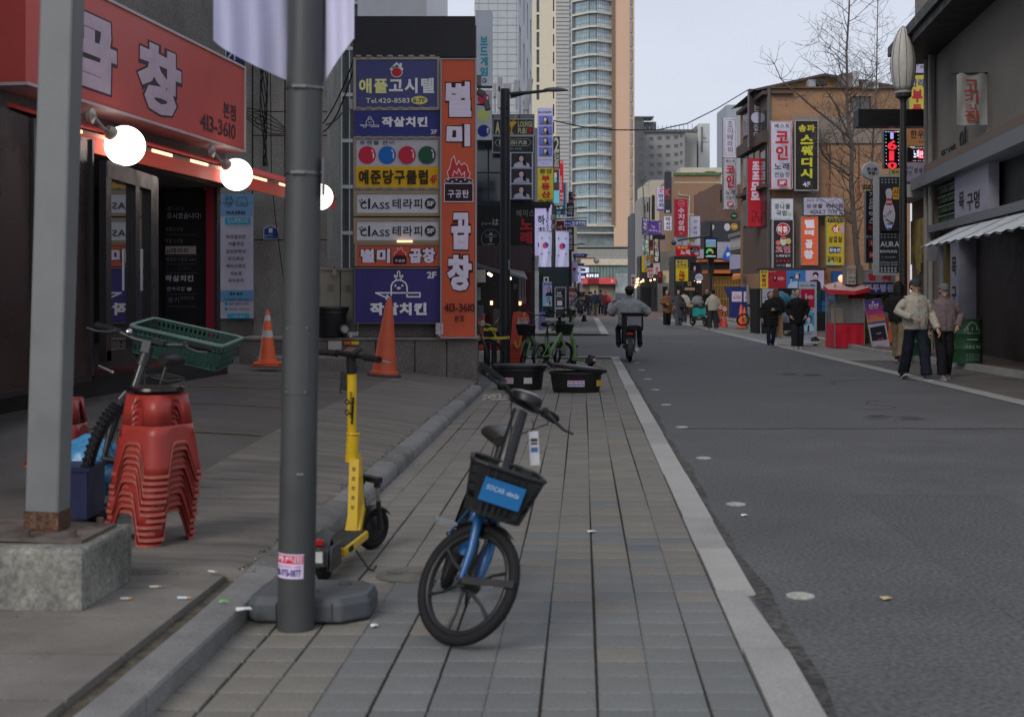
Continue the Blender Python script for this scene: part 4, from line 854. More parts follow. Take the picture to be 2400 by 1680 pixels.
for k in range(-27,14):
 y1=132+33*k-0.0;yb=y1+33
 if yb > 585:break
 for (xa,oa,_),(xb,ob,gi) in zip(fold[:-1],fold[1:]):
  n_=7 if xb-xa > 30 else 4
  for i in range(1):
   s=MB();a,b=X_(xa),X_(xb)
   s.add([q.pt(a,Z_(yb-2.5),oa),q.pt(b,Z_(yb-2.5),ob),q.pt(b,Z_(y1+2),ob),q.pt(a,Z_(y1+2),oa)],[(0,1,2,3)],tg[0 if gi == 0 else 1 if gi == 1 else 2]);s.build('glass_panel',tw) if y1 > -50 else None
   s2_=MB()
   for i2 in range(n_+1):
    f_=i2/n_;xx=a+(b-a)*f_;oo=oa+(ob-oa)*f_;s2_.box(q.pt(xx,(Z_(yb)+Z_(y1))/2,oo+.03),(.09,.08,Z_(y1)-Z_(yb)),mat((.3,.33,.35),.5))
   for f_ in (.33,.66):s2_.bar(q.pt(a,Z_(yb)*(1-f_)+Z_(y1)*f_,oa+.05),q.pt(b,Z_(yb)*(1-f_)+Z_(y1)*f_,ob+.05),.06,.06,mat((.3,.33,.35),.5))
   if y1 > -50:s2_.build('mullion',tw)
 if y1 > -50:
  s=MB()
  for (xa,oa,_),(xb,ob,_) in zip(fold[:-1],fold[1:]):
   a,b=X_(xa-.6),X_(xb+.6);s.add([q.pt(a,Z_(y1+2.2),oa-.6),q.pt(b,Z_(y1+2.2),ob-.6),q.pt(b,Z_(y1-2.2),ob-.6),q.pt(a,Z_(y1-2.2),oa-.6),q.pt(a,Z_(y1+2.2),oa+.7),q.pt(b,Z_(y1+2.2),ob+.7),q.pt(b,Z_(y1-2.2),ob+.7),q.pt(a,Z_(y1-2.2),oa+.7)],[(4,5,6,7),(0,4,7,3),(1,2,6,5),(3,7,6,2),(0,1,5,4)],cr_m)
  s.build('floor_ledge',tw)
for k in range(-4,15):
 y0=115+32.6*(k)
 w_=(X_(1476.5),X_(1482),Z_(y0+28.5),Z_(y0));s=MB();q.slab(s,w_,mat((.25,.2,.16),.7),0,.15);f_=s.build('window',tw);s=MB();q.slab(s,(w_[0]+.05,w_[1]-.12,w_[2]+.1,w_[3]-.1),glass((.25,.29,.31)),.15,.2);s.build('pane',f_)
zs('A2','tower_lettering','white SAVOY lettering low on the glass tower','lettering',1640,1215,1780,1262,226,(.17,.2,.22),[('t','SAVOY',1642,1222,1765,1258,'c8c8cc',.03)],th=.3)
pd=thing('podium_building','low pale tiled building with green glass closing the end of the street','building',P(1430,680,190));q=Pl(190,1430)
s=MB()
def rq(r,x0,y0,x1,y1):a=zz_(r,x0,y0);b=zz_(r,x1,y1);return q.rect(a[0],a[1],b[0],b[1])
q.slab(s,rq('A3',1415,0,2235,160),mat((.4,.39,.37),.7),-10,0);q.slab(s,rq('A2',1415,1360,2235,1400),mat((.4,.39,.37),.7),-10,0);q.slab(s,rq('A3',1500,158,2225,238),mat((.6,.52,.4),.7),-10,.4);s.build('wall',pd)
s=MB()
for i in range(27):q.slab(s,rq('A3',1415+i*31,-20,1417+i*31,160),mat((.22,.22,.21),.7),0,.05)
for j in range(6):q.slab(s,rq('A3',1415,-10+j*29,2235,-8+j*29),mat((.22,.22,.21),.7),0,.06)
s.build('tile_joint',pd,kind='stuff')
for i in range(14):
 s=MB();q.slab(s,rq('A3',1610+i*43,240,1650+i*43,410),glass((.13,.2,.18),.1,.4),-.5,0);s.build('glass_panel',pd)
s=MB();q.slab(s,rq('A3',1490,410,1960,492),mat('9c4044',.5),-.5,.8);q.slab(s,rq('A3',1590,418,1735,485),mat('5c1c20',.5),.8,.9);s.build('red_fascia',pd)
s=MB();q.slab(s,rq('A3',1480,492,2230,700),mat((.2,.16,.13),.7,var=.5,scale=.3),-3,-.2);q.slab(s,rq('A3',1620,500,1735,640),mat((.35,.28,.2),.7),-.2,0);q.slab(s,rq('A3',1965,350,2210,700),glass((.3,.33,.33),.2,.3),-.2,.2);s.build('shopfront',pd)
s=MB();q.slab(s,rq('A2',1395,1085,1945,1100),cr_m,-3,1);q.slab(s,rq('A2',1395,1180,1945,1196),cr_m,-3,1);q.slab(s,rq('A2',1395,1100,1945,1360),glass((.2,.25,.25),.15,.4),-3,0);s.build('lower_glazing',pd)
zs('A3','clock_sign','digital clock display reading 11:39:33 at the end of the street','display',1560,340,1745,410,120,(.008,.008,.012),[('t','11:39:33',1578,358,1738,400,emis((.75,.8,1),1.6),.02)],th=.3,back='141416')
zs('A3','bakery_sign','red shop fascia with small white lettering at the end of the street','sign',1745,412,1965,486,186,'9c3c40',[('t','な',1905,430,1935,468,'c0b0b0',.02)],th=.3)
zs('A1','portrait_banner','pale lavender photo studio banner with four blue portraits','banner',918,880,1125,1672,44,'8684a0',[('t','BLANKER',930,925,1108,952,'1c1c26',.02)]+[('p',932,985+141*k,1113,1108+141*k,'48548c','4c4650','100e14',.5) for k in range(4)]+[('t','FILL IN YOUR BLANKS',932,1572,1114,1584,'3c3c50',0),('t','블랭커 방이점',982,1624,1062,1638,'24242e',0)],th=.25)
zs('A1','narrow_sign','black narrow sign with a large pale figure 2 and sideways LOUNGE','sign',1130,1262,1217,1695,46,'1c1c1c',[('t','2',1140,1278,1208,1470,'7c8070',.02),('t','LOUNGE',1072,1545,1276,1607,'80827a',.04,dict(rot=-pi/2)),('r',1135,1685,1215,1695,'8c1c20')],th=.2)
zs('A2','vertical_sign','yellow estate agent sign with black and red hangul and 419-2800','sign',920,305,1130,768,44,'8a7c24',[('t','중앙',945,322,1115,388,'1c1c22',.03),('t','부',968,410,1084,495,'7a1420',.05),('t','동',968,512,1084,606,'7a1420',.05),('t','산',968,620,1090,712,'7a1420',.05),('t','419-2800',930,732,1118,768,'201a14',.01)],th=.25)
zs('A2','narrow_sign','dark sign with white S over a turquoise panel','sign',1135,330,1207,785,48,'38282c',[('t','S',1138,375,1180,435,'a0a0a4',.04),('t','5',1138,440,1178,505,'4c9cac',.05),('r',1135,612,1207,785,'4c94a0')],th=.2)
zs('A2','narrow_sign','narrow bright red vertical sign with white strokes','sign',1217,200,1265,745,52,'8c161e',[('t','이이',1222,210,1262,260,'b09090',.02),('t','삼겹',1218,410,1240,600,'b09090',.02),('v','이이',1222,640,1262,740,'b09090',.02)],th=.2)
zs('A2','narrow_sign','narrow blue vertical sign beside the red one','sign',1268,505,1295,940,58,'1c5c94',[],th=.2)
zs('A2','lavender_banner','lavender izakaya banner with black brush hangul and vertical roman letters','banner',877,805,1112,1490,51.5,'8884a4',[('v','IZAKAYA',1036,845,1070,1215,'16161c',.02),('t','하',918,945,1015,1070,'16161c',.03,dict(rough=.05)),('t','치',925,1105,1010,1180,'16161c',.03,dict(rough=.05)),('t','이',920,1300,985,1400,'16161c',.03,dict(rough=.05))],th=.1)
zs('A2','vertical_sign','black vertical sign with white brush hangul and letters in front of the tower','sign',1312,780,1408,1430,60,'1a1a1c',[('v','심야한상',1320,810,1388,1100,'8c8c90',.03),('v','주점영업',1330,1130,1385,1410,'8c8c90',.03)],th=.25)
zs('A2','vertical_sign','small dark sign with a pink N under the white flower emblem','sign',1336,632,1406,790,62,'242024',[('t','N',1350,740,1400,780,'a04c60',.04)],th=.2)
t=thing('flower_emblem','white daisy shaped light emblem with a red centre','emblem',P(1346,458,61));s=MB();fp2=Pl(61,1346)
for k in range(12):
 a=k*pi/6;c=fp2.xyz(1346,458);s.bar(c+Vector((math.cos(a)*.05,-.01*k/12,math.sin(a)*.05)),c+Vector((math.cos(a)*.15,0,math.sin(a)*.15)),.035,.02,mat((.7,.7,.7),.5))
s.build('petal',t);s=MB();s.lathe([(.06,0),(.06,.03),(.001,.04)],mat((.5,.03,.05),.5),P(1346,458,60.9),16,Matrix.Rotation(pi/2,3,'X'));s.build('centre',t)
zs('A2','round_sign','maroon sign with pale brush letters behind the street name sign','sign',1172,1020,1305,1165,56,'4c1418',[('t','ㅇ카',1190,1080,1250,1140,'9c8c88',.03)],th=.2)
zs('A2','dark_teal_sign','dark sign with teal and white hangul just behind the second lamp','sign',1125,815,1265,985,54,'1a1c20',[('t','노래',1170,830,1250,880,'9c9ca0',.04),('t','방',1172,885,1235,935,'2c6c84',.04),('t','주점',1160,940,1255,975,'9c9ca0',.03)],th=.2)
LR=[(1247,1262,300,53,(.16,.16,.17)),(1255,1300,360,62,(.12,.12,.13)),(1262,1330,430,84,(.25,.24,.23)),(1290,1352,470,112,(.3,.28,.26))]
for k,(x0,x1,yt,D_,c) in enumerate(LR):
 building('shop_building',('narrow dark building right behind the portrait banner','dark building behind the korean flags on the left row','grey building behind the second pair of flags','pale brown building farthest down the left row')[k],x0-60,yt,x1,D_,mat(c,.8,var=.2,scale=.6),[(x0-50+i*18,yt+14+j*34,x0-40+i*18,yt+34+j*34) for i in range(3) for j in range(3) if x0-40+i*18 < x1-3],depth=10,zb=0)
s=MB();bcol=thing('black_column','tall black column at the corner of the pub beside the white shop','column',P(1250,770,38));cp=Pl(38,1250);cp.slab(s,cp.rect(1245.5,476,1253.5,800),mat((.012,.012,.014),.4),-.2,0);s.build('column',bcol)
sign('security_camera','small white security camera box on the black column','camera',1246,654,1251,664,37.8,'8a8a8c',[('e',1248.5,658,1.4,1.6,'141416')],th=.1)
t=thing('white_shop','white pillared shopfront with a round black porthole behind the flags','shopfront',P(1275,740,48));cp=Pl(46,1275)
s=MB();cp.slab(s,cp.rect(1253,636,1263,745),mat((.33,.34,.34),.6),-.3,0);s.build('pillar',t)
s=MB();cp.slab(s,cp.rect(1263,625,1335,745),mat((.02,.03,.035),.5),-2,-.4);cp.slab(s,cp.rect(1263,700,1273,735),mat((.02,.08,.12),.5),-.4,-.3);s.build('dark_front',t)
s=MB();cp.slab(s,cp.rect(1253,745,1330,752),GRAN2,-1,.1);s.build('step',t)
sign('square_sign','square white ring sign on the dark shopfront','sign',1274,649,1286,662,45.5,'9c9ca0',[('r',1277,652,1283,659,'101012')],th=.1)
zs('A3','standing_banner','tall standing photo studio banner with two portraits against pink and blue','banner',985,462,1112,862,44,'7c84a4',[('t','BLANKER',1003,484,1140,502,'20202c',.03),('p',990,515,1108,655,'8c84a8','1c1c24','141218',.7),('p',990,660,1108,790,'6c94b4','9498a4','141218',.65),('r',988,790,1110,860,'22242c'),('e',1062,825,16,18,'101014')],th=.05)
t,_=zs('A3','menu_board','black framed standing menu board with white lettering beside the second lamp post','board',1163,545,1290,1035,46,'18191b',[('t','음료수 맥주',1168,560,1262,572,'84868a',0),('t','5G',1180,598,1235,630,'9a9aa0',.04),('t','휴대폰',1172,640,1250,668,'9a9aa0',.04),('t','한국에서 제일저렴한',1165,682,1275,696,'84868a',0),('r',1180,715,1250,782,'8c8e92'),('t','KMGM',1168,806,1270,830,'9a9aa0',.05),('r',1168,845,1280,848,'505256'),('r',1168,868,1280,871,'505256')],th=.08,frame=(.3,.3,.3),fw=.04)
s=MB()
for x in (1302,1326):pass
mp2=Pl(46,1314)
for x in (1302.5,1329):s.bar(mp2.xyz(x,760),mp2.xyz(x,768,.3),.04,.04,STEEL)
s.build('foot',t)
zs('A3','white_board','white poster board covered in small red and dark print','board',1330,530,1450,812,58,'8c8686',[('r',1340,545,1440,600,'6a3838'),('t','메뉴',1345,625,1430,680,'7a2c2c',.03),('r',1345,700,1435,740,'8c5c5c'),('t','삼겹',1350,750,1430,790,'3c2c2c',.02)],th=.1)
zs('A3','round_black_sign','black convenience sign with white and teal letters','sign',1250,410,1330,525,58,'101214',[('t','SS',1258,428,1308,465,'9ca0a0',.04),('t','5',1265,472,1300,515,'2c8c94',.05)],th=.2)
zs('A3','hanging_banner','lavender price list banner with small dark print hanging above the bikes','banner',935,868,1022,1115,30.5,'66608a',[('t','핸드폰',950,905,1005,925,'1c1a30',.02)]+[('t','종로주민',945,950+k*24,1012,960+k*24,'2c2848',0) for k in range(6)],th=.01)
t=thing('purple_crate','slatted purple plastic crate behind the red cone board','crate',P(1241,783,30));s=MB();cc=P(1241,783,30.3);pm=mat('3c2a5a',.5)
for k in range(6):s.box(cc+Vector((0,0,.04+k*.05)),(.26,.22,.035),pm)
for dx in (-.12,.12):s.box(cc+Vector((dx,0,.16)),(.03,.23,.32),pm)
s.build('crate',t)
BP=mat((.03,.03,.032),.45,.3,var=.12,scale=2)
def cobra(px_,D_,ytop,ybase,w,label,arm,r=None,group='black cobra head street lamps'):
 b=P(px_,ybase,D_);t=thing('street_lamp',label,'street lamp',b,group=group);top=P(px_,ytop,D_)
 s=MB();s.tube([b,(b+top)/2,top],[w*.54,w*.51,w*.48],BP,16);s.tube([b,b+Vector((0,0,.05))],w*.8,BP,16);s.build('pole',t,smooth=R(40))
 s=MB();x1,y1,x2,y2=arm;k=D_/F;a0=P(px_+w/2/k,y1,D_)
 s.tube([a0,P(x1,(y1*2+y2)/3-1,D_),P(x2,y2,D_)],[w*.22,w*.17,w*.15],BP,10);s.build('arm',t,smooth=R(40))
 s=MB();L_=(x2-x1)*k;e=P(x2,y2,D_);hl=1.85*w/.22*.22*D_/26*.55/.5*.5 if 0 else None
 return t,e
def head(t,e,L_,m=None):
 s=MB();rows=[];m=m or mat((.1,.1,.1),.4,.4)
 for i in range(13):
  f=i/12;x=e.x-.15*L_+f*L_;wd_=.13*L_*math.sqrt(max(0,math.sin(pi*min(1,.08+f*.92))))*1.2;hh=.14*L_*math.sqrt(max(0,math.sin(pi*(.03+.94*f)**.8)))
  rows.append([(x,e.y+wd_*math.cos(a),e.z+(hh if math.sin(a) > 0 else hh*.25)*math.sin(a)) for a in [2*pi*j/12 for j in range(12)]])
 s.sheet(rows,m,True);s.build('lamp_head',t,smooth=9)
 s=MB();s.box(e+Vector((L_*.25,0,-.03*L_)),(L_*.45,L_*.16,.02*L_),mat((.3,.3,.3),.3));s.build('lens',t)
t,e=cobra(1184,26,209,862,.2,'tall black street lamp in front of the pub with a curved arm pointing right',(1240,221,1282,213));head(t,e,.5)
s=MB();s.add([P(1196,232,26),P(1240,220,26),P(1196,219,26)],[(0,1,2)],BP);s.build('gusset',t)
s=MB();
for y in (253,275):s.ball(P(1189,y,25.89),.02,BLACK,8,6)
s.build('bolt',t)
s=MB();s.lathe([(.011,.0),(.017,0),(.017,.1)],BLACK,P(1170,215,26),8);s.build('hook',t)
zs('A3','pole_plate','small grey plate on the side of the black lamp post','plate',523,165,543,300,25.9,'6a6a6c',[],th=.03)
t,e=cobra(1297.5,50,487,777,.17,'second black street lamp, carrying the blue street name arrow and two flags',(1340,492,1354,488));head(t,e,.47)
s=MB();s.tube([P(1303,512,50),P(1377,510,50)],[.05,.03],STEEL,8);s.lathe([(.11,0),(.12,.05),(.12,.2),(.11,.22)],mat((.12,.12,.12),.4),P(1297.5,517,50),16);s.lathe([(.1,0),(.11,.02),(.11,.16),(.1,.18)],mat((.1,.1,.1),.4),P(1297.5,537,50),16);s.build('sign_arm',t)
st_,_=zs('A2','street_name_sign','dark blue arrow shaped street name sign on the second lamp post','sign',1285,1012,1575,1095,49.8,'1c2450',[('g',[(1262,1053),(1286,1012),(1286,1096)],'1c2450'),('t','오금로11길',1382,1025,1562,1062,'a0a4b8',.02),('t','11-27',1297,1045,1365,1062,'a0a4b8',0),('t','Ogeum-ro 11-gil',1358,1068,1565,1088,'a0a4b8',0)],th=.03,frame=(.5,.52,.6),fw=.012)
BLUE='1c2c6c'
for k,(x0,y0,x1,y1,D_) in enumerate(((1395,85,1580,135,70),(1450,212,1542,246,95),(1480,284,1562,318,115),(1500,340,1560,385,135))):
 zs('A3','street_name_sign',('oval ended blue street name sign further down the street','small blue street name sign above the third flag','smaller blue street name sign, third down the row','farthest tiny blue street name sign left of the clock')[k],'sign',x0,y0,x1,y1,D_,BLUE,[('t','송파대로28길',x0+35,y0+8,x1-35,y1-18,'a0a4c0',.02)],th=.03,group='blue street name signs down the street')
FLW=mat('8c8ca6',.8,var=.06);
def flag(x0,x1,y0,y1,D_,label,sway=0.,ang=0.,side=1):
 t=thing('korean_flag',label,'flag',P((x0+x1)/2,y1,D_),group='korean flags hung from lamp posts');q=Pl(D_,(x0+x1)/2)
 u0,u1,v0,v1=q.rect(x0,y0,x1,y1);w=u1-u0;h=v1-v0;rows=[]
 def pt(fu,fv,off=0.):
  uu=u0+w*fu + sway*w*fv*fv*(1 if side > 0 else -1)+.05*w*math.sin(fv*5+fu)*fv;vv=v1-h*fv*(1+.06*math.sin(fu*5+1)*fv);o=.06*math.sin(fu*9+fv*3)*fv+.05*math.sin(fu*4-fv*2)
  return q.pt(uu,vv,o*w*1.2+off)
 s=MB();s.sheet([[pt(i/12,j/14) for i in range(13)] for j in range(15)],FLW)
 s.build('cloth',t,smooth=9)
 s=MB();cu,cv,rr_=.5,.36,.235*w
 def disc(a0,a1,col,off,cx=0.,cy=0.,r=1.):
  pts=[(cu+(cx+r*math.cos(a))*.235,cv+(cy+r*math.sin(a))*.235*w/h) for a in [a0+(a1-a0)*i/16 for i in range(17)]]
  s.add([pt(cu+cx*.235,cv+cy*.235*w/h,off)]+[pt(a,b,off) for a,b in pts],[(0,i,i+1) for i in range(1,17)]+[(0,i+1,i) for i in range(1,17)][:0],col)
 rc,bc_=mat('a02030',.7),mat('1c2c6c',.7);A0=R(-55)
 disc(A0+pi,A0+2*pi,rc,.012);disc(A0,A0+pi,bc_,.0121)
 disc(0,2*pi,rc,.014,.5*math.cos(A0+pi),.5*math.sin(A0+pi),.5);disc(0,2*pi,bc_,.0142,.5*math.cos(A0),.5*math.sin(A0),.5)
 for (gx,gy,sg) in ((.22,.17,1),(.78,.17,-1),(.22,.57,-1),(.78,.57,1)):
  for b_ in (-1,0,1):
   for half in (-1,1):
    ca,sa=math.cos(R(55)*-sg),math.sin(R(55)*-sg);q4=[]
    for lx,ly in ((half*.008,-.01),(half*.07,-.01),(half*.07,.01),(half*.008,.01)):
     ly += b_*.032;xx,yy=lx*ca-ly*sa,lx*sa+ly*ca;q4.append(pt(gx+xx,gy+yy*w/h,.012))
    s.add(q4,[(0,1,2,3)],mat((.015,.015,.018),.7))
 s.build('emblem',t)
 s=MB();s.cyl(q.pt(u0-.03*w,v1+.02,0),q.pt(u1+.03*w,v1+.02,0),.012*D_/30,STEEL);s.build('rod',t)
 return t
flag(1263,1293,543,632,49.9,'white korean flag hanging left of the second lamp post')
flag(1302,1333,543,638,49.9,'white korean flag hanging right of the second lamp post',.02)
flag(1336,1354,614,662,66,'korean flag swaying on the third lamp post, partly over another',.12)
flag(1345,1361,628,664,80,'smaller korean flag just right of the third post flag',.15)
flag(1357,1365,655,672,100,'tiny farthest korean flag near the shop fronts')
for k,(x,D_,yt) in enumerate(((1337,66,575),(1347,80,600),(1356,100,628))):
 t,e=cobra(x,D_,yt,HY+4380/D_,.15,('third black street lamp with two flags','fourth black street lamp, smaller down the row','farthest visible black street lamp on the left')[k],(x+14,yt,x+20,yt-2));head(t,e,.45)
t=thing('traffic_camera_arm','orange pole arm with a white dome camera in front of the podium','camera pole',P(1352,690,125));s=MB();om=mat((.6,.3,.05),.5);s.bar(P(1350,605,125),P(1400,605,125),.15,.15,om);s.bar(P(1351,603,125),P(1351,690,125),.3,.3,om);s.build('pole',t);s=MB();s.ball(P(1398,611,125),.3,mat((.6,.6,.6),.4),12,8);s.build('camera',t)
for k,(x0,y0,x1,y1,ty) in enumerate(((375,465,445,885,0),(455,552,562,700,0),(580,505,690,690,.1),(745,480,840,920,.16),(318,560,362,740,0))):
 a=zz_('A1',x0,y0);b=zz_('A1',x1,y1);c=P((a[0]+b[0])/2,(a[1]+b[1])/2,42);w=(b[0]-a[0])/F*42*(.75 if ty else 1);h=(b[1]-a[1])/F*42
 t=thing('antenna_panel',('tall slim grey antenna panel left on the pub roof','short wide antenna panel behind the lamp post top','square grey antenna panel right of the lamp post top','long tilted antenna panel under the lamp arm','small pale antenna box at the left of the roof')[k],'antenna',c,group='antenna panels on the pub roof')
 s=MB();s.box(c,(w,.12,h),mat((.3,.3,.31),.5),rot=Matrix.Rotation(ty,3,'Y'));s.build('panel',t,bevel=.02);s=MB();s.cyl(c-Vector((0,-.1,h/2+.5)),c+Vector((0,.1,h/2-.1)),.03,STEEL);s.build('pole',t)
# FAR CENTRE AND RIGHT
g1,g1p,_=building('apartment_block','grey slab apartment block with rows of small windows beyond the low roofs',1509,308,1605,300,mat((.36,.35,.34),.75,var=.05,scale=.1),
 [(1521+i*19.6 if i < 3 else 1580,322+j*20.3-(i*1.2),(1532+i*19.6) if i < 3 else 1590,331+j*20.3-(i*1.2)) for i in range(4) for j in range(6)]+[(1594,315+j*20.2,1600,324+j*20.2) for j in range(4)],depth=14,gm=glass((.07,.09,.1)),fm=mat((.3,.3,.3),.6),wd=.2,fw=.15,zb=0)
building('apartment_block','pale side wing of the grey apartment block',1605,306,1633,303,mat((.4,.385,.36),.75,var=.05,scale=.1),[],depth=14,zb=0)
building('apartment_block','tall dark slate tower just right of the pink tower',1487,284,1509,290,mat((.12,.125,.135),.75,var=.05,scale=.1),[(1499,325+k*19.5,1507,333+k*19.5) for k in range(7)],depth=14,gm=glass((.05,.06,.07)),zb=0,fm=mat((.14,.14,.15),.6))
building('apartment_block','slate stair tower with pale stripes and a rooftop canopy',1509,286,1538,305,mat((.15,.15,.155),.75,var=.05),[(1515,291,1521,300),(1528,291,1533,299)],depth=6,zb=0,fm=mat((.4,.4,.4),.6))
t=thing('roof_canopy','flat steel canopy on the slate stair tower','canopy',P(1510,276,300));q=Pl(300,1510);s=MB();q.slab(s,q.rect(1487,274,1532,276),STEEL,-6,1);s.build('roof',t);s=MB()
for x in (1493,1506,1518,1530):q.slab(s,q.rect(x,276,x+.8,286),STEEL,-.4,0)
s.build('post',t)
wt,wtp,_=building('hotel_tower','white tiled tower with a grey swan emblem',1637,290,1663.5,310,mat((.62,.62,.6),.7,var=.05,scale=.1),[],depth=16,zb=0)
s=MB();wtp.slab(s,wtp.rect(1643,298,1647,357),mat((.2,.2,.21),.6),0,.2);s.build('dark_strip',wt)
a_,l_=MB(),MB();art(wtp,[zi('B1',q_) for q_ in (('g',[(1075,830),(1085,850),(1115,848),(1128,810),(1105,820),(1095,800),(1085,815)],'6c6a78'),('l',[(1078,830),(1082,800),(1100,775),(1092,765)],5,'6c6a78'),('t','호텔레이크',1045,870,1152,892,'5c5a64',.04))],.02,l_,a_);a_.build('emblem',wt);l_.build('lettering',wt)
building('apartment_block','grey service core left of the white swan tower',1630,296,1637.5,312,mat((.2,.21,.22),.7),[],depth=10,zb=0)
building('office_block','hazy grey office block behind the brown walk-up',1703,246,1760,420,mat((.3,.33,.36),.8,var=.05),[],depth=20,zb=0)
t=thing('glass_roof','glass roof terrace railing on the grey apartment block','railing',P(1570,308,300));s=MB();q=Pl(299,1570)
for i in range(12):q.slab(s,q.rect(1512+i*10,297-i*.7,1513+i*10,308),STEEL,-.3,0)
q.slab(s,q.rect(1509,303,1636,309),mat((.2,.21,.22),.6),-2,-.3);s.build('railing',t)
LB=mat((.45,.31,.2),.75,var=.08)
lb,lbp,_=building('tiled_shop_building','orange brown tiled building with a dark window and white drainpipe',1580,411,1690,118,mat((.4,.245,.15),.7,var=.08,scale=.3),[(1637.5,449.5,1680,481)],depth=12,zb=0,nx=5,gm=glass((.03,.03,.03)),fm=mat((.04,.035,.03),.5))
s=MB()
for x in range(1582,1690,4):lbp.slab(s,(lbp.uv(x,0)[0],lbp.uv(x+.5,0)[0],2,lbp.uv(0,412)[1]),mat((.26,.15,.09),.8),0,.012)
s.build('tile_joint',lb,kind='stuff')
s=MB()
for y in (426,501):lbp.slab(s,lbp.rect(1580,y,1690,y+4),mat((.5,.42,.32),.7),0,.02)
lbp.slab(s,lbp.rect(1580,405,1690,411.5),mat((.12,.2,.09),.7,var=.3),-1,.15);s.build('cornice',lb)
s=MB();s.tube([lbp.xyz(x,y,.1) for x,y in ((1590,450),(1590.5,457),(1616,460),(1614,520),(1614,570))],.06,mat((.6,.58,.55),.5),8);s.build('drainpipe',lb)
building('rooftop_house','cream rooftop house with a green trimmed flat roof',1595,393,1700,130,mat((.55,.52,.42),.7),[(1652,402,1678,408)],depth=8,zb=10,fm=mat((.3,.3,.2),.6))
building('corner_building','cream and beige rounded corner building with a black strip window',1521.5,422,1582,150,mat((.52,.46,.36),.7,var=.06),[(1527,458,1535,516)],depth=14,zb=0,gm=glass((.02,.02,.02)))
building('shop_building','grey gabled shop building left of the karaoke signs',1504,462,1524,150,mat((.3,.29,.27),.75,var=.06),[(1509,480,1513,500),(1516,475,1520,497)],depth=8,zb=0)
building('shop_building','dark narrow block with louvres between the tower and the yellow signs',1484,500,1506,170,mat((.1,.1,.11),.75,var=.06),[],depth=8,zb=0)
RF=[('row_building','brown brick building under the second karaoke sign',1677,432,1745,84.5,(.17,.1,.075)),('row_building','dark grey clad building with round pictogram signs',1653,518,1745,83.3,(.05,.053,.06))]
for n_,l,x0,y0,x1,D_,c in RF:building(n_,l,x0,y0,x1,D_,mat(c,.75,var=.15),[(1688+i*8,445,1692+i*8,475) for i in range(3)] if 'brick' in l else [],depth=2 if 'dark' in l else 10,zb=4.0)
s=MB();tt=thing('sloped_roof','dark sloping roof edge above the brick building','roof',P(1690,430,82));s.add([P(1678,418,80),P(1678,422,80),P(1700,400,84),P(1700,395,84),P(1678,418,83),P(1678,422,83),P(1700,400,87),P(1700,395,87)],[(0,1,2,3),(4,7,6,5),(0,3,7,4),(1,5,6,2)],mat((.08,.07,.06),.6));s.build('tiles',tt)
def shopf(label,x0,x1,y0,y1,D_,c,name='shopfront'):
 q=Pl(D_,(x0+x1)/2);t=thing(name,label,'shopfront',P((x0+x1)/2,HY+4380/D_,D_+1));s=MB();q.slab(s,(q.uv(x0,0)[0],q.uv(x1,0)[0],0,q.uv(0,y0)[1]),C_(c),-3,0);s.build('front',t)
 s=MB();w=q.uv(x1,0)[0]-q.uv(x0,0)[0];u0=q.uv(x0,0)[0]
 n=max(2,int(w/1.2))
 for i in range(n):q.slab(s,(u0+w*(i+.12)/n,u0+w*(i+.88)/n,.3,2.1),glass((.02,.022,.024),.15),0,.03)
 s.build('window',t);return t
shopf('dark shopfront behind the P parking sign',1500,1560,600,700,112,(.05,.045,.04));shopf('grey shuttered shopfront with cream sign box',1551,1582,590,700,104,(.2,.19,.17));shopf('black restaurant front with gold lettering',1580,1658,600,700,92,(.025,.028,.03))
ow=thing('orange_restaurant','bright orange restaurant front with yellow wooden lattice doors','restaurant',P(1700,745,84));q=Pl(82,1700)
OR=mat((.62,.17,.05),.6,var=.12);s=MB();q.slab(s,rq('B3',1040,80,1600,108) if 0 else q.rect(1642,608,1740,614),OR,-2,.4);q.slab(s,q.rect(1656,633,1740,641),OR,-2,.3);q.slab(s,q.rect(1735,615,1768,745),OR,-2,.1);q.slab(s,q.rect(1656,641,1668,745),mat((.12,.06,.045),.8),-2,.1);s.build('orange_frame',ow)
s=MB();q.slab(s,q.rect(1656,614,1740,633),mat((.03,.025,.025),.6),-2,0);q.slab(s,q.rect(1668,641,1738,745),mat((.05,.03,.02),.7),-2,-.3);s.build('dark_interior',ow)
for i in range(18):
 s=MB();q.slab(s,q.rect(1670+i*3.6,650,1671.3+i*3.6,745),mat((.45,.26,.08),.6),-.1,0);s.build('lattice_bar',ow)
s=MB();
for y in (648,668,700):q.slab(s,q.rect(1668,y,1738,y+1.6),mat((.45,.26,.08),.6),-.1,.03)
s.build('lattice_rail',ow)
s=MB();q.slab(s,q.rect(1636,585,1740,606),mat('7c7a84',.5),-.5,.5);q.slab(s,q.rect(1660,568,1735,585),mat('7c7a84',.5),-.5,.5);s.build('signboard',ow)
a_,l_=MB(),MB();art(q,[zi('B2',k_) for k_ in (('g',[(1315,1085),(1330,1020),(1370,950),(1388,900),(1410,945),(1450,975),(1440,1030),(1400,1095),(1340,1080)],'1c4c94'),('g',[(1370,1000),(1410,985),(1430,1020),(1385,1050)],'b0b0b8'),('g',[(1505,1000),(1550,975),(1560,985),(1515,1005)],'1a1a1e'),('t','IZAKAYA',1245,1095,1330,1112,'b09a90',.0),('t','술집',1415,1092,1450,1112,'b09a90',0))],.52,l_,a_);a_.build('artwork',ow);l_.build('lettering',ow)
s=MB();s.add([P(1716,648,78),P(1756,642,78),P(1750,632,80),P(1722,634,80),P(1716,656,78),P(1756,650,78)],[(0,1,2,3),(0,4,5,1),(0,3,2,5,4)][:2],mat((.65,.2,.06),.6));s.build('canopy',ow)
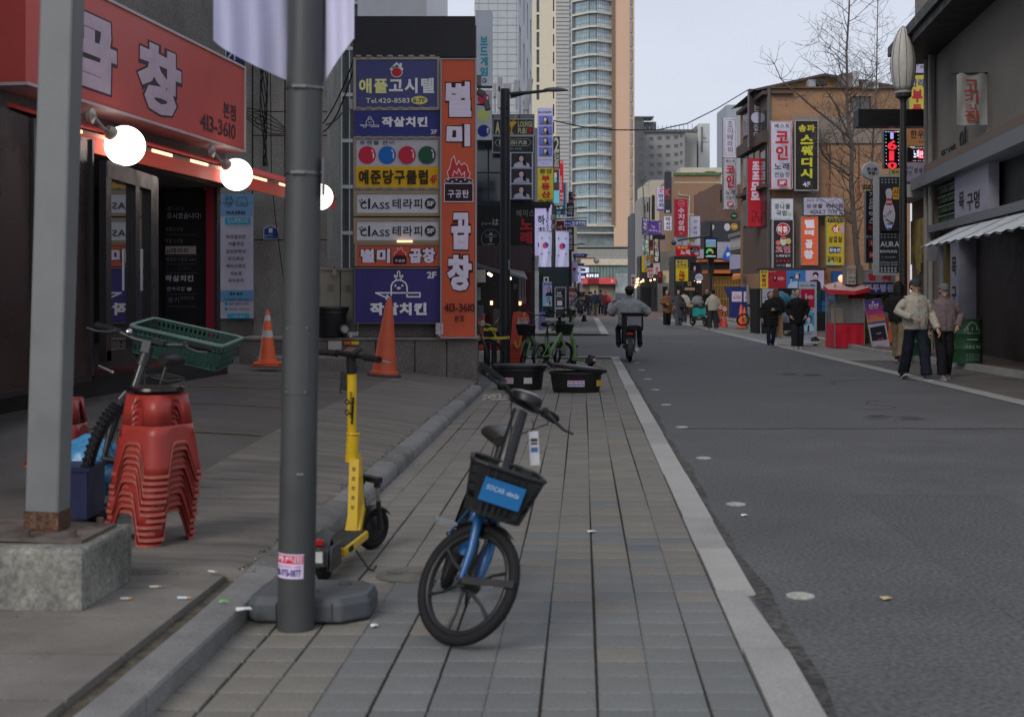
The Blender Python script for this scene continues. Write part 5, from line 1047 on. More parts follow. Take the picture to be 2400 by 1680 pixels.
s=MB();q.slab(s,q.rect(1700,741,1750,757),mat((.5,.15,.06),.7),-1,3);s.build('orange_step',ow)
for k_,(x0,y0,x1,y1,c,lb_,tx) in enumerate(((1170,596,1228,700,'9a98a0','white rounded pictogram sign left on the dark facade',''),(1365,592,1442,702,'9a98a0','white rounded pictogram sign with pink mark','곰'),(1450,590,1546,692,'8a6a20','round mustard sign on the dark facade','DON'),(1442,742,1545,832,'1e2a5c','round navy sign below the mustard one','RICE'),(1448,448,1545,540,'10301e','round dark green sign high on the facade','PASTA'),(1442,882,1542,982,'241012','round black brown sign beside the blue fish','CURRY'))):
 x,y=zz_('B2',(x0+x1)/2,(y0+y1)/2);r_=(x1-x0)/2/5.74;q_=Pl(79,x);t=thing('round_sign',lb_,'sign',q_.xyz(x,y+r_),group='round and rounded signs on the dark facade');rr_=r_/F*79
 s=MB();s.lathe([(rr_,-.1),(rr_,.0),(rr_*.93,.02),(.001,.02)],mat(c,.5),q_.xyz(x,y),28,Matrix.Rotation(pi/2,3,'X'),sy=1 if x1-x0 > 90 else 1.3);s.build('disc',t)
 if tx:s=MB();put_text(s,q_,tx,(q_.uv(x-r_*.55,0)[0],q_.uv(x+r_*.55,0)[0],q_.uv(0,y+r_*.2)[1],q_.uv(0,y-r_*.2)[1]),mat('a8a8b0'),.03,.03);s.build('lettering',t)
WH='9a9aa4'
Z=zs
Z('B2','vertical_sign','pink and white massage sign with purple strokes and hangul','sign',460,100,552,424,98,'8f8ca0',[('t','굿',475,110,545,185,'80203c',.03,dict(rough=.05)),('v','마사지',480,195,545,385,'24204c',.04),('r',460,400,552,424,'4c2c6c')],th=.25)
Z('B2','vertical_sign','tall black vertical sign with a red letter K and B1','sign',558,-95,655,458,96,'24272c',[('t','K',570,130,640,228,'8c2c34',.03),('t','BAR',568,248,642,280,'6c2428',0),('t','B1',582,420,626,448,'9c9ca0',.03)],th=.3)
Z('B2','vertical_sign','white vertical massage sign below the black K sign','sign',552,500,655,690,94,WH,[('v','마사지',578,508,638,688,'24204c',.04)],th=.25)
Z('B2','vertical_sign','narrow purple sign with white hangul at the left end of the right row','sign',258,518,330,745,112,'3c2460',[('v','더힐링',275,525,322,680,'a8a0b8',.03),('t','마사지',265,685,325,702,'a8a0b8',.0),('t','3F',280,725,308,742,'a8a0b8',.02)],th=.25)
Z('B2','box_sign','purple box sign with white script lettering','sign',334,560,522,748,108,'44306c',[('t','The',380,620,432,660,'a8a0b8',.0,dict(rough=.04)),('t','Healing',350,672,458,712,'a8a0b8',.0,dict(rough=.04)),('v','한누리',480,580,515,728,'a8a0b8',.0)],th=1.2)
Z('B2','vertical_sign','green sign with white hangul under the purple signs','sign',292,812,350,990,106,'1c7040',[('v','통닭개',300,820,346,985,'a8b0a8',.03)],th=.25)
Z('B2','vertical_sign','white slim sign left of the green sign','sign',258,812,292,960,108,WH,[('v','술집',262,820,288,900,'402c3c',.02)],th=.25)
Z('B2','vertical_sign','dark brown sign between the green and blue signs','sign',350,815,408,960,104,'3c1c1c',[('t','88',365,915,405,945,'8c3030',.03)],th=.2)
Z('B2','vertical_sign','blue sign with yellow letters BAR on its side','sign',415,815,498,935,102,'1c2c58',[('v','BAR',430,805,478,935,'a08830',.03)],th=.2)
Z('B2','dark_board','black lintel board under the purple box sign','board',400,750,568,812,103,'16181c',[],th=.4)
Z('B2','vertical_sign','black kimbap sign with white brush hangul','sign',415,935,500,1120,101,'1a1c20',[('t','서울',425,935,480,962,'8c8c90',.02),('t','김',428,970,480,1035,'9a9a9e',.05),('t','밥',428,1042,480,1105,'9a9a9e',.05)],th=.25)
Z('B2','vertical_sign','bright yellow vertical sign low at the left end of the row','sign',255,1028,320,1250,110,'a89424',[('v','고기집',285,1100,312,1245,'3c3010',.02)],th=.2)
Z('B2','poster_sign','grey poster sign with a yellow leaf drawing','sign',290,1008,365,1165,107,'8a888c',[('e',328,1060,25,40,'8c7430'),('l',[(328,1030),(328,1140)],5,'2c3c2c')],th=.2)
Z('B2','vertical_sign','slim orange yellow sign left of the kimbap sign','sign',366,1010,408,1140,105,'8c6420',[('v','호프집',372,1015,402,1138,'5c1c18',.02)],th=.2)
Z('B2','vertical_sign','white sign with red brush hangul under the kimbap sign','sign',412,1130,495,1280,100,'8c8488',[('t','호우상',418,1140,488,1165,'403c40',0),('t','삼',432,1175,480,1235,'7c1c24',.04),('t','거',432,1240,475,1278,'7c1c24',.04)],th=.2)
Z('B2','round_sign','round red and white lettered sign above the parking sign','sign',330,1195,408,1325,103,'8c8488',[('t','문화',338,1205,400,1255,'7c1c24',.06),('t','식당',345,1265,398,1318,'7c1c24',.06)],th=.2)
Z('B2','vertical_sign','black and red hanging K sign low on the row','sign',468,1245,530,1400,99,'181416',[('t','K',482,1265,528,1325,'8c1c24',.04),('t','BAR',475,1340,528,1362,'6c1820',0)],th=.25)
Z('B2','box_sign','cream sign box with brown edge beside the low K sign','sign',535,1230,640,1395,99.5,'8a8064',[('v','술집',560,1290,575,1350,'3c3428',0)],th=1,back='6a4a24')
Z('B2','parking_sign','small white sign with a letter P above the street lights','sign',258,1320,300,1365,118,WH,[('t','P',268,1325,288,1358,'7c2c34',.03)],th=.1)
Z('B2','vertical_sign','white standing sign with red brush hangul behind the rider','sign',110,1280,165,1430,125,'908c92',[('t','빠',118,1312,160,1360,'6c1c24',.04),('t','콜',120,1365,158,1410,'6c1c24',.04)],th=.1)
t=thing('string_lights','cluster of warm globe lights hanging under an awning far down the right row','lights',P(1497,655,112));s=MB();rn=random.Random(2)
for k in range(22):s.ball(P(1497+rn.gauss(0,4.5),660+rn.gauss(0,6),112+rn.uniform(-.5,.5)),.085,emis((1,.72,.4),1.4),8,6)
s.build('bulbs',t,kind='stuff')
for k,(x,y) in enumerate(((965,1378),(1005,1378),(1038,1380),(372,1362),(425,1350),(845,1365))):
 a=zz_('B2',x,y);c=P(a[0],a[1],90);t=thing('bulb',('left warm bulb under the round white sign','middle warm bulb under the round white sign','right warm bulb under the round white sign','warm lamp glow above the parking sign awning','warm lamp beside the red brush sign','warm lamp over the restaurant window')[k],'bulb',c);s=MB();s.ball(c,.075,emis((1,.78,.45),1.8),8,6);s.build('bulb_glass',t)
Z('B2','vertical_sign','large crimson vertical sign with white hangul and a pale round seal','sign',692,270,868,760,76,'8c1c2c',[('e',784,328,46,46,'a05a64'),('e',784,328,36,36,'8c1c2c'),('t','상회',760,315,808,342,'a06a70',.03),('v','수지상회',742,385,825,705,'a89ca4',.03,dict(rough=.04)),('t','2F',758,718,805,748,'a07880',.0)],th=.3)
Z('B2','vertical_sign','white vertical sign with widely spaced black hangul','sign',905,498,1038,915,76.5,'9a98a8',[('t','강',950,548,995,590,'1c1a20',.01),('t','촌',950,635,995,672,'1c1a20',.01),('t','식',948,702,995,745,'1c1a20',.01),('t','당',950,790,995,825,'1c1a20',.01),('t','한식전문식당',918,858,1020,870,'3c3c44',0),('t','점심특선식당',918,878,1020,890,'3c3c44',0)],th=.3)
Z('B2','pale_sign','pale panel with a single black hangul stroke below the crimson sign','sign',715,765,868,895,76.2,'8c8894',[('t','그',738,840,812,885,'1c1a20',.01),('r',700,765,715,890,'9c9aa4')],th=.2)
Z('B2','karaoke_sign','red sign with yellow and white slanted karaoke lettering','sign',712,893,1036,1035,75.5,'a0161e',[('t','럭셔리',735,902,865,942,'b0a040',.03),('t','노래',775,950,905,1015,'b4a8ac',.05,dict(rough=.05)),('t','방',960,975,1028,1020,'b4a8ac',.05)],th=.2)
Z('B2','small_sign','black sign with white digits overlapping the red karaoke sign','sign',905,918,1025,985,75,'1a1a1c',[('t','영업중',940,928,1000,948,'909098',0),('t','415-4430',915,955,1022,978,'909098',.01)],th=.1)
Z('B2','small_sign','small olive yellow tag hanging above the karaoke sign','sign',893,800,965,850,75,'7c6c18',[('t','주점',905,812,950,838,'2c2408',.0)],th=.1)
Z('B2','karaoke_sign','yellow sign with navy and red hangul, 2F','sign',712,1085,872,1182,75.4,'a09034',[('t','동산',728,1095,808,1130,'1c2450',.04),('t','2F',825,1102,860,1126,'1c2450',.01),('t','노래방',728,1138,858,1170,'7c1c1c',.04)],th=.2)
Z('B2','karaoke_sign','tall bright yellow karaoke sign with big red brush hangul','sign',712,1188,878,1372,75.3,'a8981c',[('t','럭셔리',735,1198,838,1215,'8c3c1c',.0),('t','노',760,1225,830,1265,'84141c',.05),('t','래',755,1270,830,1325,'84141c',.05),('t','방',750,1330,835,1370,'84141c',.05)],th=.2)
Z('B2','drink_poster','black drink poster with a pale bottle and red glow','poster',897,1120,1035,1250,78,'18181c',[('e',965,1200,15,32,'8c8c94'),('t','영업',905,1235,975,1250,'9c3038',.02)],th=.1)
Z('B2','round_sign','round white hanging sign with small dark print over the restaurant','sign',972,1270,1078,1375,74.5,(.03,.03,.03),[('e',1025,1323,53,53,'9a98a2'),('t','한식식당',985,1312,1065,1338,'2c2c34',.02),('t','호프',1005,1290,1045,1304,'3c3c44',0)],th=.1)
Z('B2','restaurant_sign','black sign with gold hangul over a tan name plate','sign',810,1370,990,1500,82,'14130f',[('t','강촌',865,1378,922,1408,'8c7850',.02),('t','식당',868,1412,922,1438,'8c7850',.02),('r',832,1460,966,1492,'8c7450'),('t','한식전문식당',845,1468,955,1485,'2c2418',0)],th=.1)
t=thing('information_pole','black square street pole with an outdoor screen and curved camera arm','pole',P(1666,757,66));q=Pl(66,1666);s=MB()
q.slab(s,(q.uv(1660,0)[0],q.uv(1673.5,0)[0],q.uv(0,640)[1],q.uv(0,603)[1]),BP,-.25,0);q.slab(s,(q.uv(1663.5,0)[0],q.uv(1670,0)[0],0,q.uv(0,524)[1]),BP,-.2,-.02);s.build('pole',t)
s=MB();s.tube([P(1664,553,65.9),P(1640,556,65.9),P(1610,560,65.9),P(1588,564,65.9)],.05,BP,8);s.ball(P(1579.5,569,65.8),.14,mat((.06,.06,.06),.3),12,8);s.build('camera_arm',t)
Z('B2','street_screen','black outdoor display with a blue video image and a dust level gauge','display',1102,798,1260,1055,65.5,(.006,.007,.008),[('r',1115,812,1250,832,emis((.1,.2,.5),.8)),('r',1115,832,1250,916,emis((.12,.2,.22),.6)),('e',1168,985,50,50,emis((.05,.35,.1),.7)),('g',[(1168,932),(1218,985),(1168,985)],emis((.4,.3,.05),.7)),('g',[(1195,945),(1222,995),(1180,990)],emis((.45,.08,.04),.7)),('r',1112,1000,1250,1022,(.006,.007,.008)),('e',1168,990,26,22,(.01,.01,.012)),('r',1115,1030,1248,1045,emis((.25,.4,.42),.7))],th=.2,frame=(.02,.02,.02),fw=.03)
cb=thing('corner_shop','white corner shop box with a dark canopy and brown lettering','shop',P(1760,745,62));q=Pl(60,1767)
s=MB();q.slab(s,rq('B2',1590,760,1935,900),mat('8c8a90',.5),-3,0);s.build('upper_box',cb)
s=MB();q.slab(s,rq('B2',1560,705,1935,755),mat((.25,.25,.24),.6),-3,.5);q.slab(s,rq('B2',1585,905,1935,935),mat((.4,.4,.38),.6),-3,.4);q.slab(s,rq('B2',1595,940,1935,985),mat((.1,.1,.09),.6),-3,.2);s.build('canopy',cb)
s=MB();q.slab(s,rq('B2',1582,1010,1935,1200),mat('8886a0',.5),-3,.25);s.build('sign_box',cb)
s=MB();q.slab(s,rq('B2',1590,1205,1935,1255),mat((.03,.03,.03),.5),-3,.2);q.slab(s,rq('B3',1735,220,1850,800),mat((.09,.08,.075),.8),-3,-.1);s.build('lower_wall',cb)
a_,l_=MB(),TX();art(q,[zi('B2',k_) for k_ in (('t','로인',1745,780,1920,885,'4c1c20',.06),('r',1625,815,1690,895,'141416'),('t','99',1630,820,1685,890,'8c8c8c',.02))],.01,l_,a_);art(q,[zi('B2',k_) for k_ in (('t','JOJO MOMO',1735,1035,1918,1072,'1c1a22',.0,dict(rough=.05)),('g',[(1782+48+48*math.cos(a*pi/12),1168-44*math.sin(a*pi/12)) for a in range(13)],'141216'),('e',1636,1160,6,38,'1c1a22'))],.26,l_,a_);a_.build('artwork',cb);l_.build('lettering',cb)
BR=mat((.32,.185,.105),.8,var=.16,scale=.5,speck=.06,sscale=3,stretch=(1,1,3))
bb,bp,br=building('brown_building','brown rendered three storey building covered in shop signs behind the bare tree',1802,207,2133,53,BR,[(1993,226,2042,264)],depth=6.6,zb=0,gm=glass((.06,.07,.065)),nx=2,fm=mat((.05,.05,.05),.5))
s=MB();q=bp
for x,y0,y1,m in ((1944,272,421,0),(2012,340,421,0)):q.slab(s,q.rect(x,y0,x+2,y1),mat((.05,.03,.02),.9),0,.02)
for x,y0,y1 in ((1940,430,463),(2008,425,470)):q.slab(s,q.rect(x,y0,x+7,y1),mat((.23,.1,.055),.9,var=.3,scale=4),0,.012)
s.build('rain_stain',bb)
s=MB();q.slab(s,q.rect(1856,271,2068,336),mat((.25,.2,.165),.85,var=.2,scale=1),0,.03);q.slab(s,q.rect(1856,336,1919,632),mat((.25,.2,.165),.85,var=.2,scale=1),0,.03);s.build('grey_render',bb)
s=MB();q.slab(s,q.rect(1806,217,1858,221),mat((.1,.08,.07),.6),0,.2);q.slab(s,q.rect(1802,205,2125,208),mat((.12,.08,.06),.7),-.3,.15);q.slab(s,q.rect(1919,336,2070,338),mat((.05,.035,.03),.7),0,.05);q.slab(s,q.rect(1799,209,1804,640),mat((.12,.12,.12),.5,.3),-.1,.12);s.build('trim',bb)
s=MB();rm=mat((.07,.06,.055),.7);D0=53.6
s.add([P(1770,208,D0),P(1933,172,D0),P(2100,200,D0),P(2100,207,D0),P(1933,178,D0),P(1772,213,D0),P(1770,208,D0)+Vector((0,6,0)),P(1933,172,D0)+Vector((0,6,0)),P(2100,200,D0)+Vector((0,6,0))],[(0,5,4,1),(1,4,3,2),(0,1,7,6),(1,2,8,7)],rm);s.build('roof',bb)
s=MB();s.add([P(1800,209,54),P(1933,179,54),P(2098,206,54)],[(0,2,1)],mat((.5,.3,.12),.8,var=.1));s.build('attic_wall',bb)
s=MB();q.slab(s,q.rect(1895,187,1912,208),mat((.3,.31,.32),.5),-.4,0);q.slab(s,q.rect(1912,186,1938,200),mat((.04,.035,.03),.6),-.3,.05);q.slab(s,q.rect(1972,172,1997,210),mat((.17,.14,.125),.8),-1,.1);q.slab(s,q.rect(1997,168,2011,208),mat((.42,.42,.4),.7),-1,.1);s.build('roof_vent',bb)
def acunit(x0,y0,x1,y1,D_,lab):
 q=Pl(D_,(x0+x1)/2);t=thing('air_conditioner',lab,'air conditioner',P((x0+x1)/2,y1,D_),group='outdoor air conditioner units');r=q.rect(x0,y0,x1,y1);s=MB();q.slab(s,r,mat((.4,.4,.38),.6),-.3,0);s.build('casing',t,bevel=.01)
 s=MB();rad=min(r[1]-r[0],r[3]-r[2])*.42;s.lathe([(rad,0),(rad,.02),(rad*.95,.02),(rad*.9,.005),(.001,.005)],mat((.12,.12,.12),.5),q.pt((r[0]+r[1])/2,(r[2]+r[3])/2,.0),24,Matrix.Rotation(pi/2,3,'X'));s.build('fan_grille',t)
acunit(2024,191,2059,208,52.8,'white outdoor fan unit on the brown building roof')
acunit(1943,657,1986,690,50,'white outdoor fan unit behind the red kiosk')
fl_=Pl(53,1801.5,R(-90));
def fq(x0,y0,x1,y1,m,o0,o1,s):a=fl_.xyz(x0,y0);b=fl_.xyz(x1,y1);r=fl_.rect(x0,y0,x1,y1);fl_.slab(s,r,m,o0,o1)
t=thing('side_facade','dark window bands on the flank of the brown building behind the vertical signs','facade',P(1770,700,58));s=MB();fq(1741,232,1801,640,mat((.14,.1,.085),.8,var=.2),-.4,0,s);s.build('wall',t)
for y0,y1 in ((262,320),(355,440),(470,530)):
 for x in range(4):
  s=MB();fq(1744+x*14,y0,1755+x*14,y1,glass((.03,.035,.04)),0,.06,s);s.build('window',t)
s=MB()
for x0,y0,x1,y1 in ((1738,238,1801,246),(1738,326,1801,352),(1738,444,1801,452)):fq(x0,y0,x1,y1,mat((.1,.07,.06),.7),0,.25,s)
s.build('ledge',t)
DD=52.4
Z('B1','vertical_sign','lavender vertical therapy sign with a thin black border','sign',1350,552,1532,1090,60,'9a98b8',[('l',[(1385,578),(1500,578),(1516,595),(1516,1040),(1500,1056),(1385,1056),(1368,1040),(1368,595),(1385,578)],3.5,'22222c'),('v','조이테라피',1408,600,1475,1030,'2c2c38',.0)],th=.3)
Z('B1','vertical_sign','dark brown vertical sign with thin white hangul round a pale disc','sign',1697,165,1903,952,55,'30282a',[('v','잘하는',1762,185,1840,470,'8c8a90',.0),('e',1797,552,74,74,'8c8a9c'),('v','집이야',1757,635,1838,930,'8c8a90',.0)],th=.35)
def dashes(x0,y0,x1,y1,c,n1,n2,w):
 o=[]
 for i in range(n1):o += [('r',x0+(x1-x0)*i/n1,y0,x0+(x1-x0)*(i+.5)/n1,y0+w,c),('r',x0+(x1-x0)*i/n1,y1-w,x0+(x1-x0)*(i+.5)/n1,y1,c)]
 for j in range(n2):o += [('r',x0,y0+(y1-y0)*j/n2,x0+w,y0+(y1-y0)*(j+.5)/n2,c),('r',x1-w,y0+(y1-y0)*j/n2,x1,y0+(y1-y0)*(j+.5)/n2,c)]
 return o
Z('B1','karaoke_sign','large white coin karaoke sign with a red dotted border, on the brown wall','sign',1983,598,2272,1518,DD,'7c1420',[('r',2000,615,2256,1500,'92929e')]+dashes(1985,600,2270,1516,'b8a8a8',14,44,12)+[('t','베스트',2025,642,2230,702,'16161a',.025),('t','코',2037,742,2215,908,'84141c',.035),('t','인',2040,936,2203,1130,'84141c',.035),('t','노래',2022,1168,2225,1262,'16161a',.03),('t','연습장',2022,1292,2230,1360,'16161a',.015),('r',2062,1390,2192,1476,'84141c'),('t','3F',2082,1408,2172,1458,'a0a0a8',.03)],th=.3)
Z('B2','karaoke_sign','smaller coin karaoke sign with a black dotted border, further down the row','sign',1347,-310,1530,410,63,'101012',[('r',1360,-295,1516,396,'8c8c96')]+dashes(1348,-308,1529,408,'b0b0b4',9,36,11)+[('t','베스트',1378,-255,1500,-218,'16161a',.025),('t','코',1380,-175,1498,-72,'84141c',.04),('t','인',1383,-50,1490,122,'84141c',.04),('t','노래',1376,155,1500,215,'16161a',.03),('t','연습장',1376,230,1500,278,'16161a',.015),('r',1395,312,1480,368,'84141c'),('t','3F',1408,322,1470,358,'a0a0a8',.03)],th=.3)
Z('B2','vertical_sign','long crimson vertical sign with fat white hangul and a horseman drawing','sign',1678,-278,1885,638,54.5,'8c1c28',[('v','조조',1740,-245,1835,20,'a094a4',.07,dict(rough=.02)),('v','모모',1722,30,1838,290,'a094a4',.07,dict(rough=.02)),('l',[(1730,550),(1750,510),(1790,500),(1830,515),(1835,560)],6,'34181c'),('l',[(1745,515),(1740,580)],6,'34181c'),('l',[(1775,510),(1765,585)],6,'34181c'),('l',[(1820,515),(1830,585)],6,'34181c'),('l',[(1790,500),(1795,450),(1770,430),(1730,440)],5,'34181c'),('e',1795,452,10,12,'34181c')],th=.35)
Z('B4','vertical_sign','tall black sign with yellow hangul and 4F','sign',945,598,1240,1523,DD,'1c1a18',[('t','송파',985,645,1208,745,'8c8424',.04),('t','스',1010,785,1180,910,'8c8a24',.05),('t','웨',1018,930,1178,1062,'8c8a24',.05),('t','디',1022,1090,1170,1212,'8c8a24',.05),('t','시',1008,1238,1170,1365,'8c8a24',.05),('t','4F',1040,1415,1145,1482,'9c98b0',.02)],th=.25,frame=(.35,.34,.32),fw=.04)
Z('C1','square_sign','white soup restaurant sign with black hangul and a green sprout','sign',620,378,912,660,DD-.1,'94949c',[('t','콩나물',662,445,872,520,'18181c',.02),('t','국밥',685,535,832,608,'18181c',.02),('e',768,428,18,8,'6c8c4c'),('e',862,585,28,28,'6c8c5c'),('t','잠실본점 421-9952',650,636,875,652,'303034',0)],th=.25)
Z('C1','karaoke_sign','black coin karaoke sign with a red disc, snowman figures and red arrows','sign',648,668,908,1335,DD-.15,'242022',[('e',777,788,90,84,'b0a8a8'),('e',777,788,84,78,'8c1820'),('t','락휴',705,745,838,840,'b4aeb0',.04),('e',780,950,45,60,'8c9484'),('e',780,905,42,22,'8c4038'),('e',712,970,34,32,'9c5448'),('e',850,950,32,42,'94804c'),('t','코인',680,1010,868,1108,'8c2028',.025,dict(out='a8a0a4',ob=.03)),('t','노래방입구',682,1130,872,1162,'9c98a0',.03)]+[('g',[(682+52*i,1192),(716+52*i,1215),(682+52*i,1238)],'84181c') for i in range(4)]+[('t','송파구점',690,1262,795,1290,'84808c',.0),('t','B1',815,1256,875,1295,'9c98a0',.03)],th=.25,frame=(.4,.4,.4),fw=.03)
Z('C1','wide_sign','wide white sign with hangul over the words ADULT TOY','sign',1056,366,1598,600,DD,'7c7a88',[('t','24시 무인',1095,380,1310,420,'201c24',.0),('t','성생활',1088,448,1310,505,'2c1618',.02),('t','편의점',1350,445,1578,502,'2c1618',.02),('t','ADULT TOY',1138,528,1512,580,'2c1618',.01),('t','B1',1552,568,1588,590,'2c2830',.0)],th=.25)
Z('C1','vertical_sign','small orange vertical sign with fat white hangul on the brown wall','sign',1025,625,1240,1265,DD-.1,'ac4a2c',[('t','별',1068,658,1200,775,'aca4b4',.08,dict(rough=.03)),('t','미',1066,798,1192,872,'aca4b4',.08,dict(rough=.03)),('t','곱',1075,928,1175,1045,'aca4b4',.08,dict(rough=.03)),('t','창',1055,1070,1185,1190,'aca4b4',.08,dict(rough=.03)),('t','413-3610',1045,1235,1185,1255,'b06c54',0)],th=.25,frame=(.4,.3,.25),fw=.02)
Z('C1','vertical_sign','colourful yellow barbecue sign with red diamond and navy ribbon','sign',1365,625,1592,1265,DD-.1,'8c7820',[('r',1378,640,1588,698,'1e1e28'),('t','한우한마리',1392,645,1582,690,'8c8448',.0),('g',[(1480,722),(1538,788),(1480,852),(1422,788)],'84181c'),('t','생',1445,755,1515,830,'b0aca0',.03),('t','삼겹살',1388,880,1572,965,'1c1c14',.02),('g',[(1392,1030),(1475,1022),(1552,1030),(1542,1112),(1475,1105),(1398,1115)],'1c2c54'),('t','참숯판',1402,1045,1545,1095,'a8a498',.02),('t','갈매기살',1375,1150,1560,1235,'1c1c14',.015),('g',[(1365,1240),(1440,1200),(1480,1265),(1365,1265)],'6c8460'),('g',[(1530,760),(1592,720),(1592,850),(1560,840)],'8c707c')],th=.25,frame=(.42,.36,.15),fw=.02)
ph_,_=Z('C1','photo_banner','long photo studio banner with a red panel and two model portraits','banner',467,1342,1328,1585,46,'90889c',[('r',467,1342,575,1585,'9c8c30'),('t','한라',480,1350,560,1382,'1c1c28',.04),('v','부동산',488,1390,552,1565,'7c1420',.05),('r',575,1342,822,1582,'7c1c24'),('t','High Angle',580,1352,685,1365,'b0a8a8',.0),('e',668,1450,26,38,'201416'),('e',665,1442,14,22,'94646c'),('e',745,1452,50,22,'94646c'),('r',822,1342,1077,1580,'2c5c8c'),('g',[(840,1580),(850,1530),(880,1500),(960,1482),(1000,1520),(1010,1580)],'7c94ac'),('e',965,1420,38,48,'14141a'),('e',962,1425,25,34,'a88c88'),('l',[(940,1385),(990,1378)],10,'8c96a0'),('r',862,1432,915,1448,'14141a'),('l',[(870,1540),(885,1460)],14,'a88c88'),('g',[(1135,1480),(1180,1470),(1240,1470),(1275,1500),(1285,1580),(1130,1580)],'1c1a22'),('e',1212,1400,38,36,'121216'),('e',1208,1428,26,32,'ac9490'),('l',[(1198,1445),(1216,1445)],5,'6c1c24')],th=.15)
Z('C1','wall_poster','white poster with a black face outline under the photo banner','poster',500,1590,660,1790,45.9,'84848c',[('e',540,1645,24,28,'141416'),('e',540,1645,20,24,'84848c'),('t','나',510,1690,545,1720,'141416',.03)],th=.1)
gf=thing('ground_floor','dark open ground floor of the brown building with bottles and bags','shopfront',P(1850,750,47));q=Pl(47.5,1850);s=MB();q.slab(s,q.rect(1782,676,2135,790),mat((.02,.018,.018),.7),-2,-.6);q.slab(s,q.rect(1931,628,2030,680),mat((.3,.15,.07),.8),-.6,-.3);q.slab(s,q.rect(1782,628,1935,634),mat((.06,.05,.05),.6),-.8,.1);s.build('interior',gf)
s=MB();q.slab(s,q.rect(1953,635,1977,668),mat('20406c',.6),-.3,-.1);s.build('blue_box',gf)
s=MB()
for i in range(24):q.slab(s,q.rect(1782,680+i*5.2,1783.8,682.6+i*5.2),mat((.6,.6,.6),.5),0,.04)
s.build('dotted_trim',gf)
def bag(px,py,D_,rx,rz,c,label,sd=0):
 t=thing('rubbish_bag',label,'bag',P(px,py,D_),group='rubbish bags');s=MB();rows=[];rn=random.Random(sd)
 for i in range(11):
  f=i/10;rr_=rx*(math.sin(pi*min(1,.12+f*.8))**.7)*(1 if f < .8 else 1-(f-.8)*3.3)
  rows.append([Vector(((rr_*(1+.5*mnoise.noise(Vector((math.cos(a)*1.6,math.sin(a)*1.6,f*3+sd*5)))+.12*math.sin(a*7+sd)))*math.cos(a),rr_*math.sin(a)*.9,rz*2*f)) for a in [2*pi*k/18 for k in range(18)]])
 s.sheet(rows,mat(c,.35,var=.2,scale=10),True);o=s.build('bag',t,smooth=9,local=True);return t
bag(1831,722,45,.3,.3,'1a4454','big blue plastic rubbish bag on top of the heap',1);bag(1858,738,45,.3,.24,'7c5c64','pink and white rubbish bag in the heap',2);bag(1846,756,43.5,.22,.3,'687484','pale grey rubbish bag at the front of the heap',3);bag(1862,712,46,.2,.2,'24505a','small turquoise rubbish bag at right of the heap',4)
t=thing('cardboard_box','brown cardboard box with a red diamond mark behind the woman in the padded coat','box',P(1822,752,44));q=Pl(44,1822);s=MB();q.slab(s,q.rect(1800,728,1842,752),mat((.28,.18,.1),.8),-.4,0);s.build('box',t);s=MB();u_=q.uv(1829,742);s.add([q.pt(u_[0]-.1,u_[1],.01),q.pt(u_[0],u_[1]-.1,.01),q.pt(u_[0]+.1,u_[1],.01),q.pt(u_[0],u_[1]+.1,.01)],[(0,1,2,3)],mat('8c2c20',.6));s.build('mark',t)
t=thing('brown_paper_bag','tall brown paper bag hanging beside the padded coat','bag',P(1824,792,37));s=MB();s.box(P(1826,765,36.5),(.2,.12,.62),mat((.4,.25,.14),.8));s.build('bag',t,bevel=.01)
for i in range(3):
 for j in range(4):
  c=('143c30','1c2c54','1c5474')[(i+(j > 1)+(i == 2)) % 3] if i < 2 else ('1c5474' if j < 2 else '1c2c54')
  x=1917+i*16;y=686+j*13;D_=42.5+i*.02
  t=thing('drinks_crate','%s drinks crate, %s of the %s stack behind the second yellow scooter' % ({'143c30':'green','1c2c54':'navy','1c5474':'blue'}[c],('top','second','third','bottom')[j],('left','middle','right')[i]),'crate',P(x,y+6,D_),group='stacked drinks crates')
  q=Pl(D_,x);s=MB();m=mat(c,.5)
  for k in range(3):q.slab(s,q.rect(x-7,y-6+k*4,x+7,y-3.2+k*4),m,-.3,0)
  for xx in (-7,-2.4,2.2,6):q.slab(s,q.rect(x+xx,y-6,x+xx+1.2,y+5.5),m,-.3,.01)
  s.build('crate',t)
t,q=Z('C2','standing_board','tall white standing photo booth board with red and blue portraits','board',985,230,1230,1040,36.8,'7c8490',[('t','Photo',1015,268,1120,295,'2c2c38',.0),('t','Fit',1145,268,1205,295,'16161c',.04),('r',1016,328,1200,578,'80142c'),('e',1085,470,40,75,'201218'),('e',1085,430,18,40,'9c6c78'),('e',1145,440,42,28,'9c6c78'),('t','HIGH ANGLE',1030,598,1168,614,'2c2c38',.02),('r',1062,648,1192,900,'2c7090'),('g',[(1062,900),(1062,830),(1110,790),(1160,795),(1192,840),(1192,900)],'7c9cb0'),('e',1128,735,34,50,'14121a'),('e',1122,745,24,40,'9c8484'),('g',[(1108,815),(1128,815),(1124,900),(1100,900)],'2c1c34'),('t','YEAR BOOK',1030,922,1160,938,'2c2c38',.02),('e',1120,985,6,5,'2c2c38')],th=.12)
s=MB();s.lathe([(.42,0),(.42,.04),(.36,.07),(.001,.07)],mat((.4,.41,.42),.4),P(1892,806,36.7),24,sy=.5);s.build('base',t)
t=thing('rubber_block','empty black rubber sign base on the pale strip','base',P(1850,788,40));s=MB();s.box(P(1852,787,40)+Vector((0,0,.03)),(.32,.5,.07),RUBBER);s.box(P(1852,785,40)+Vector((0,0,.08)),(.14,.3,.06),RUBBER);s.build('base',t,bevel=.015)
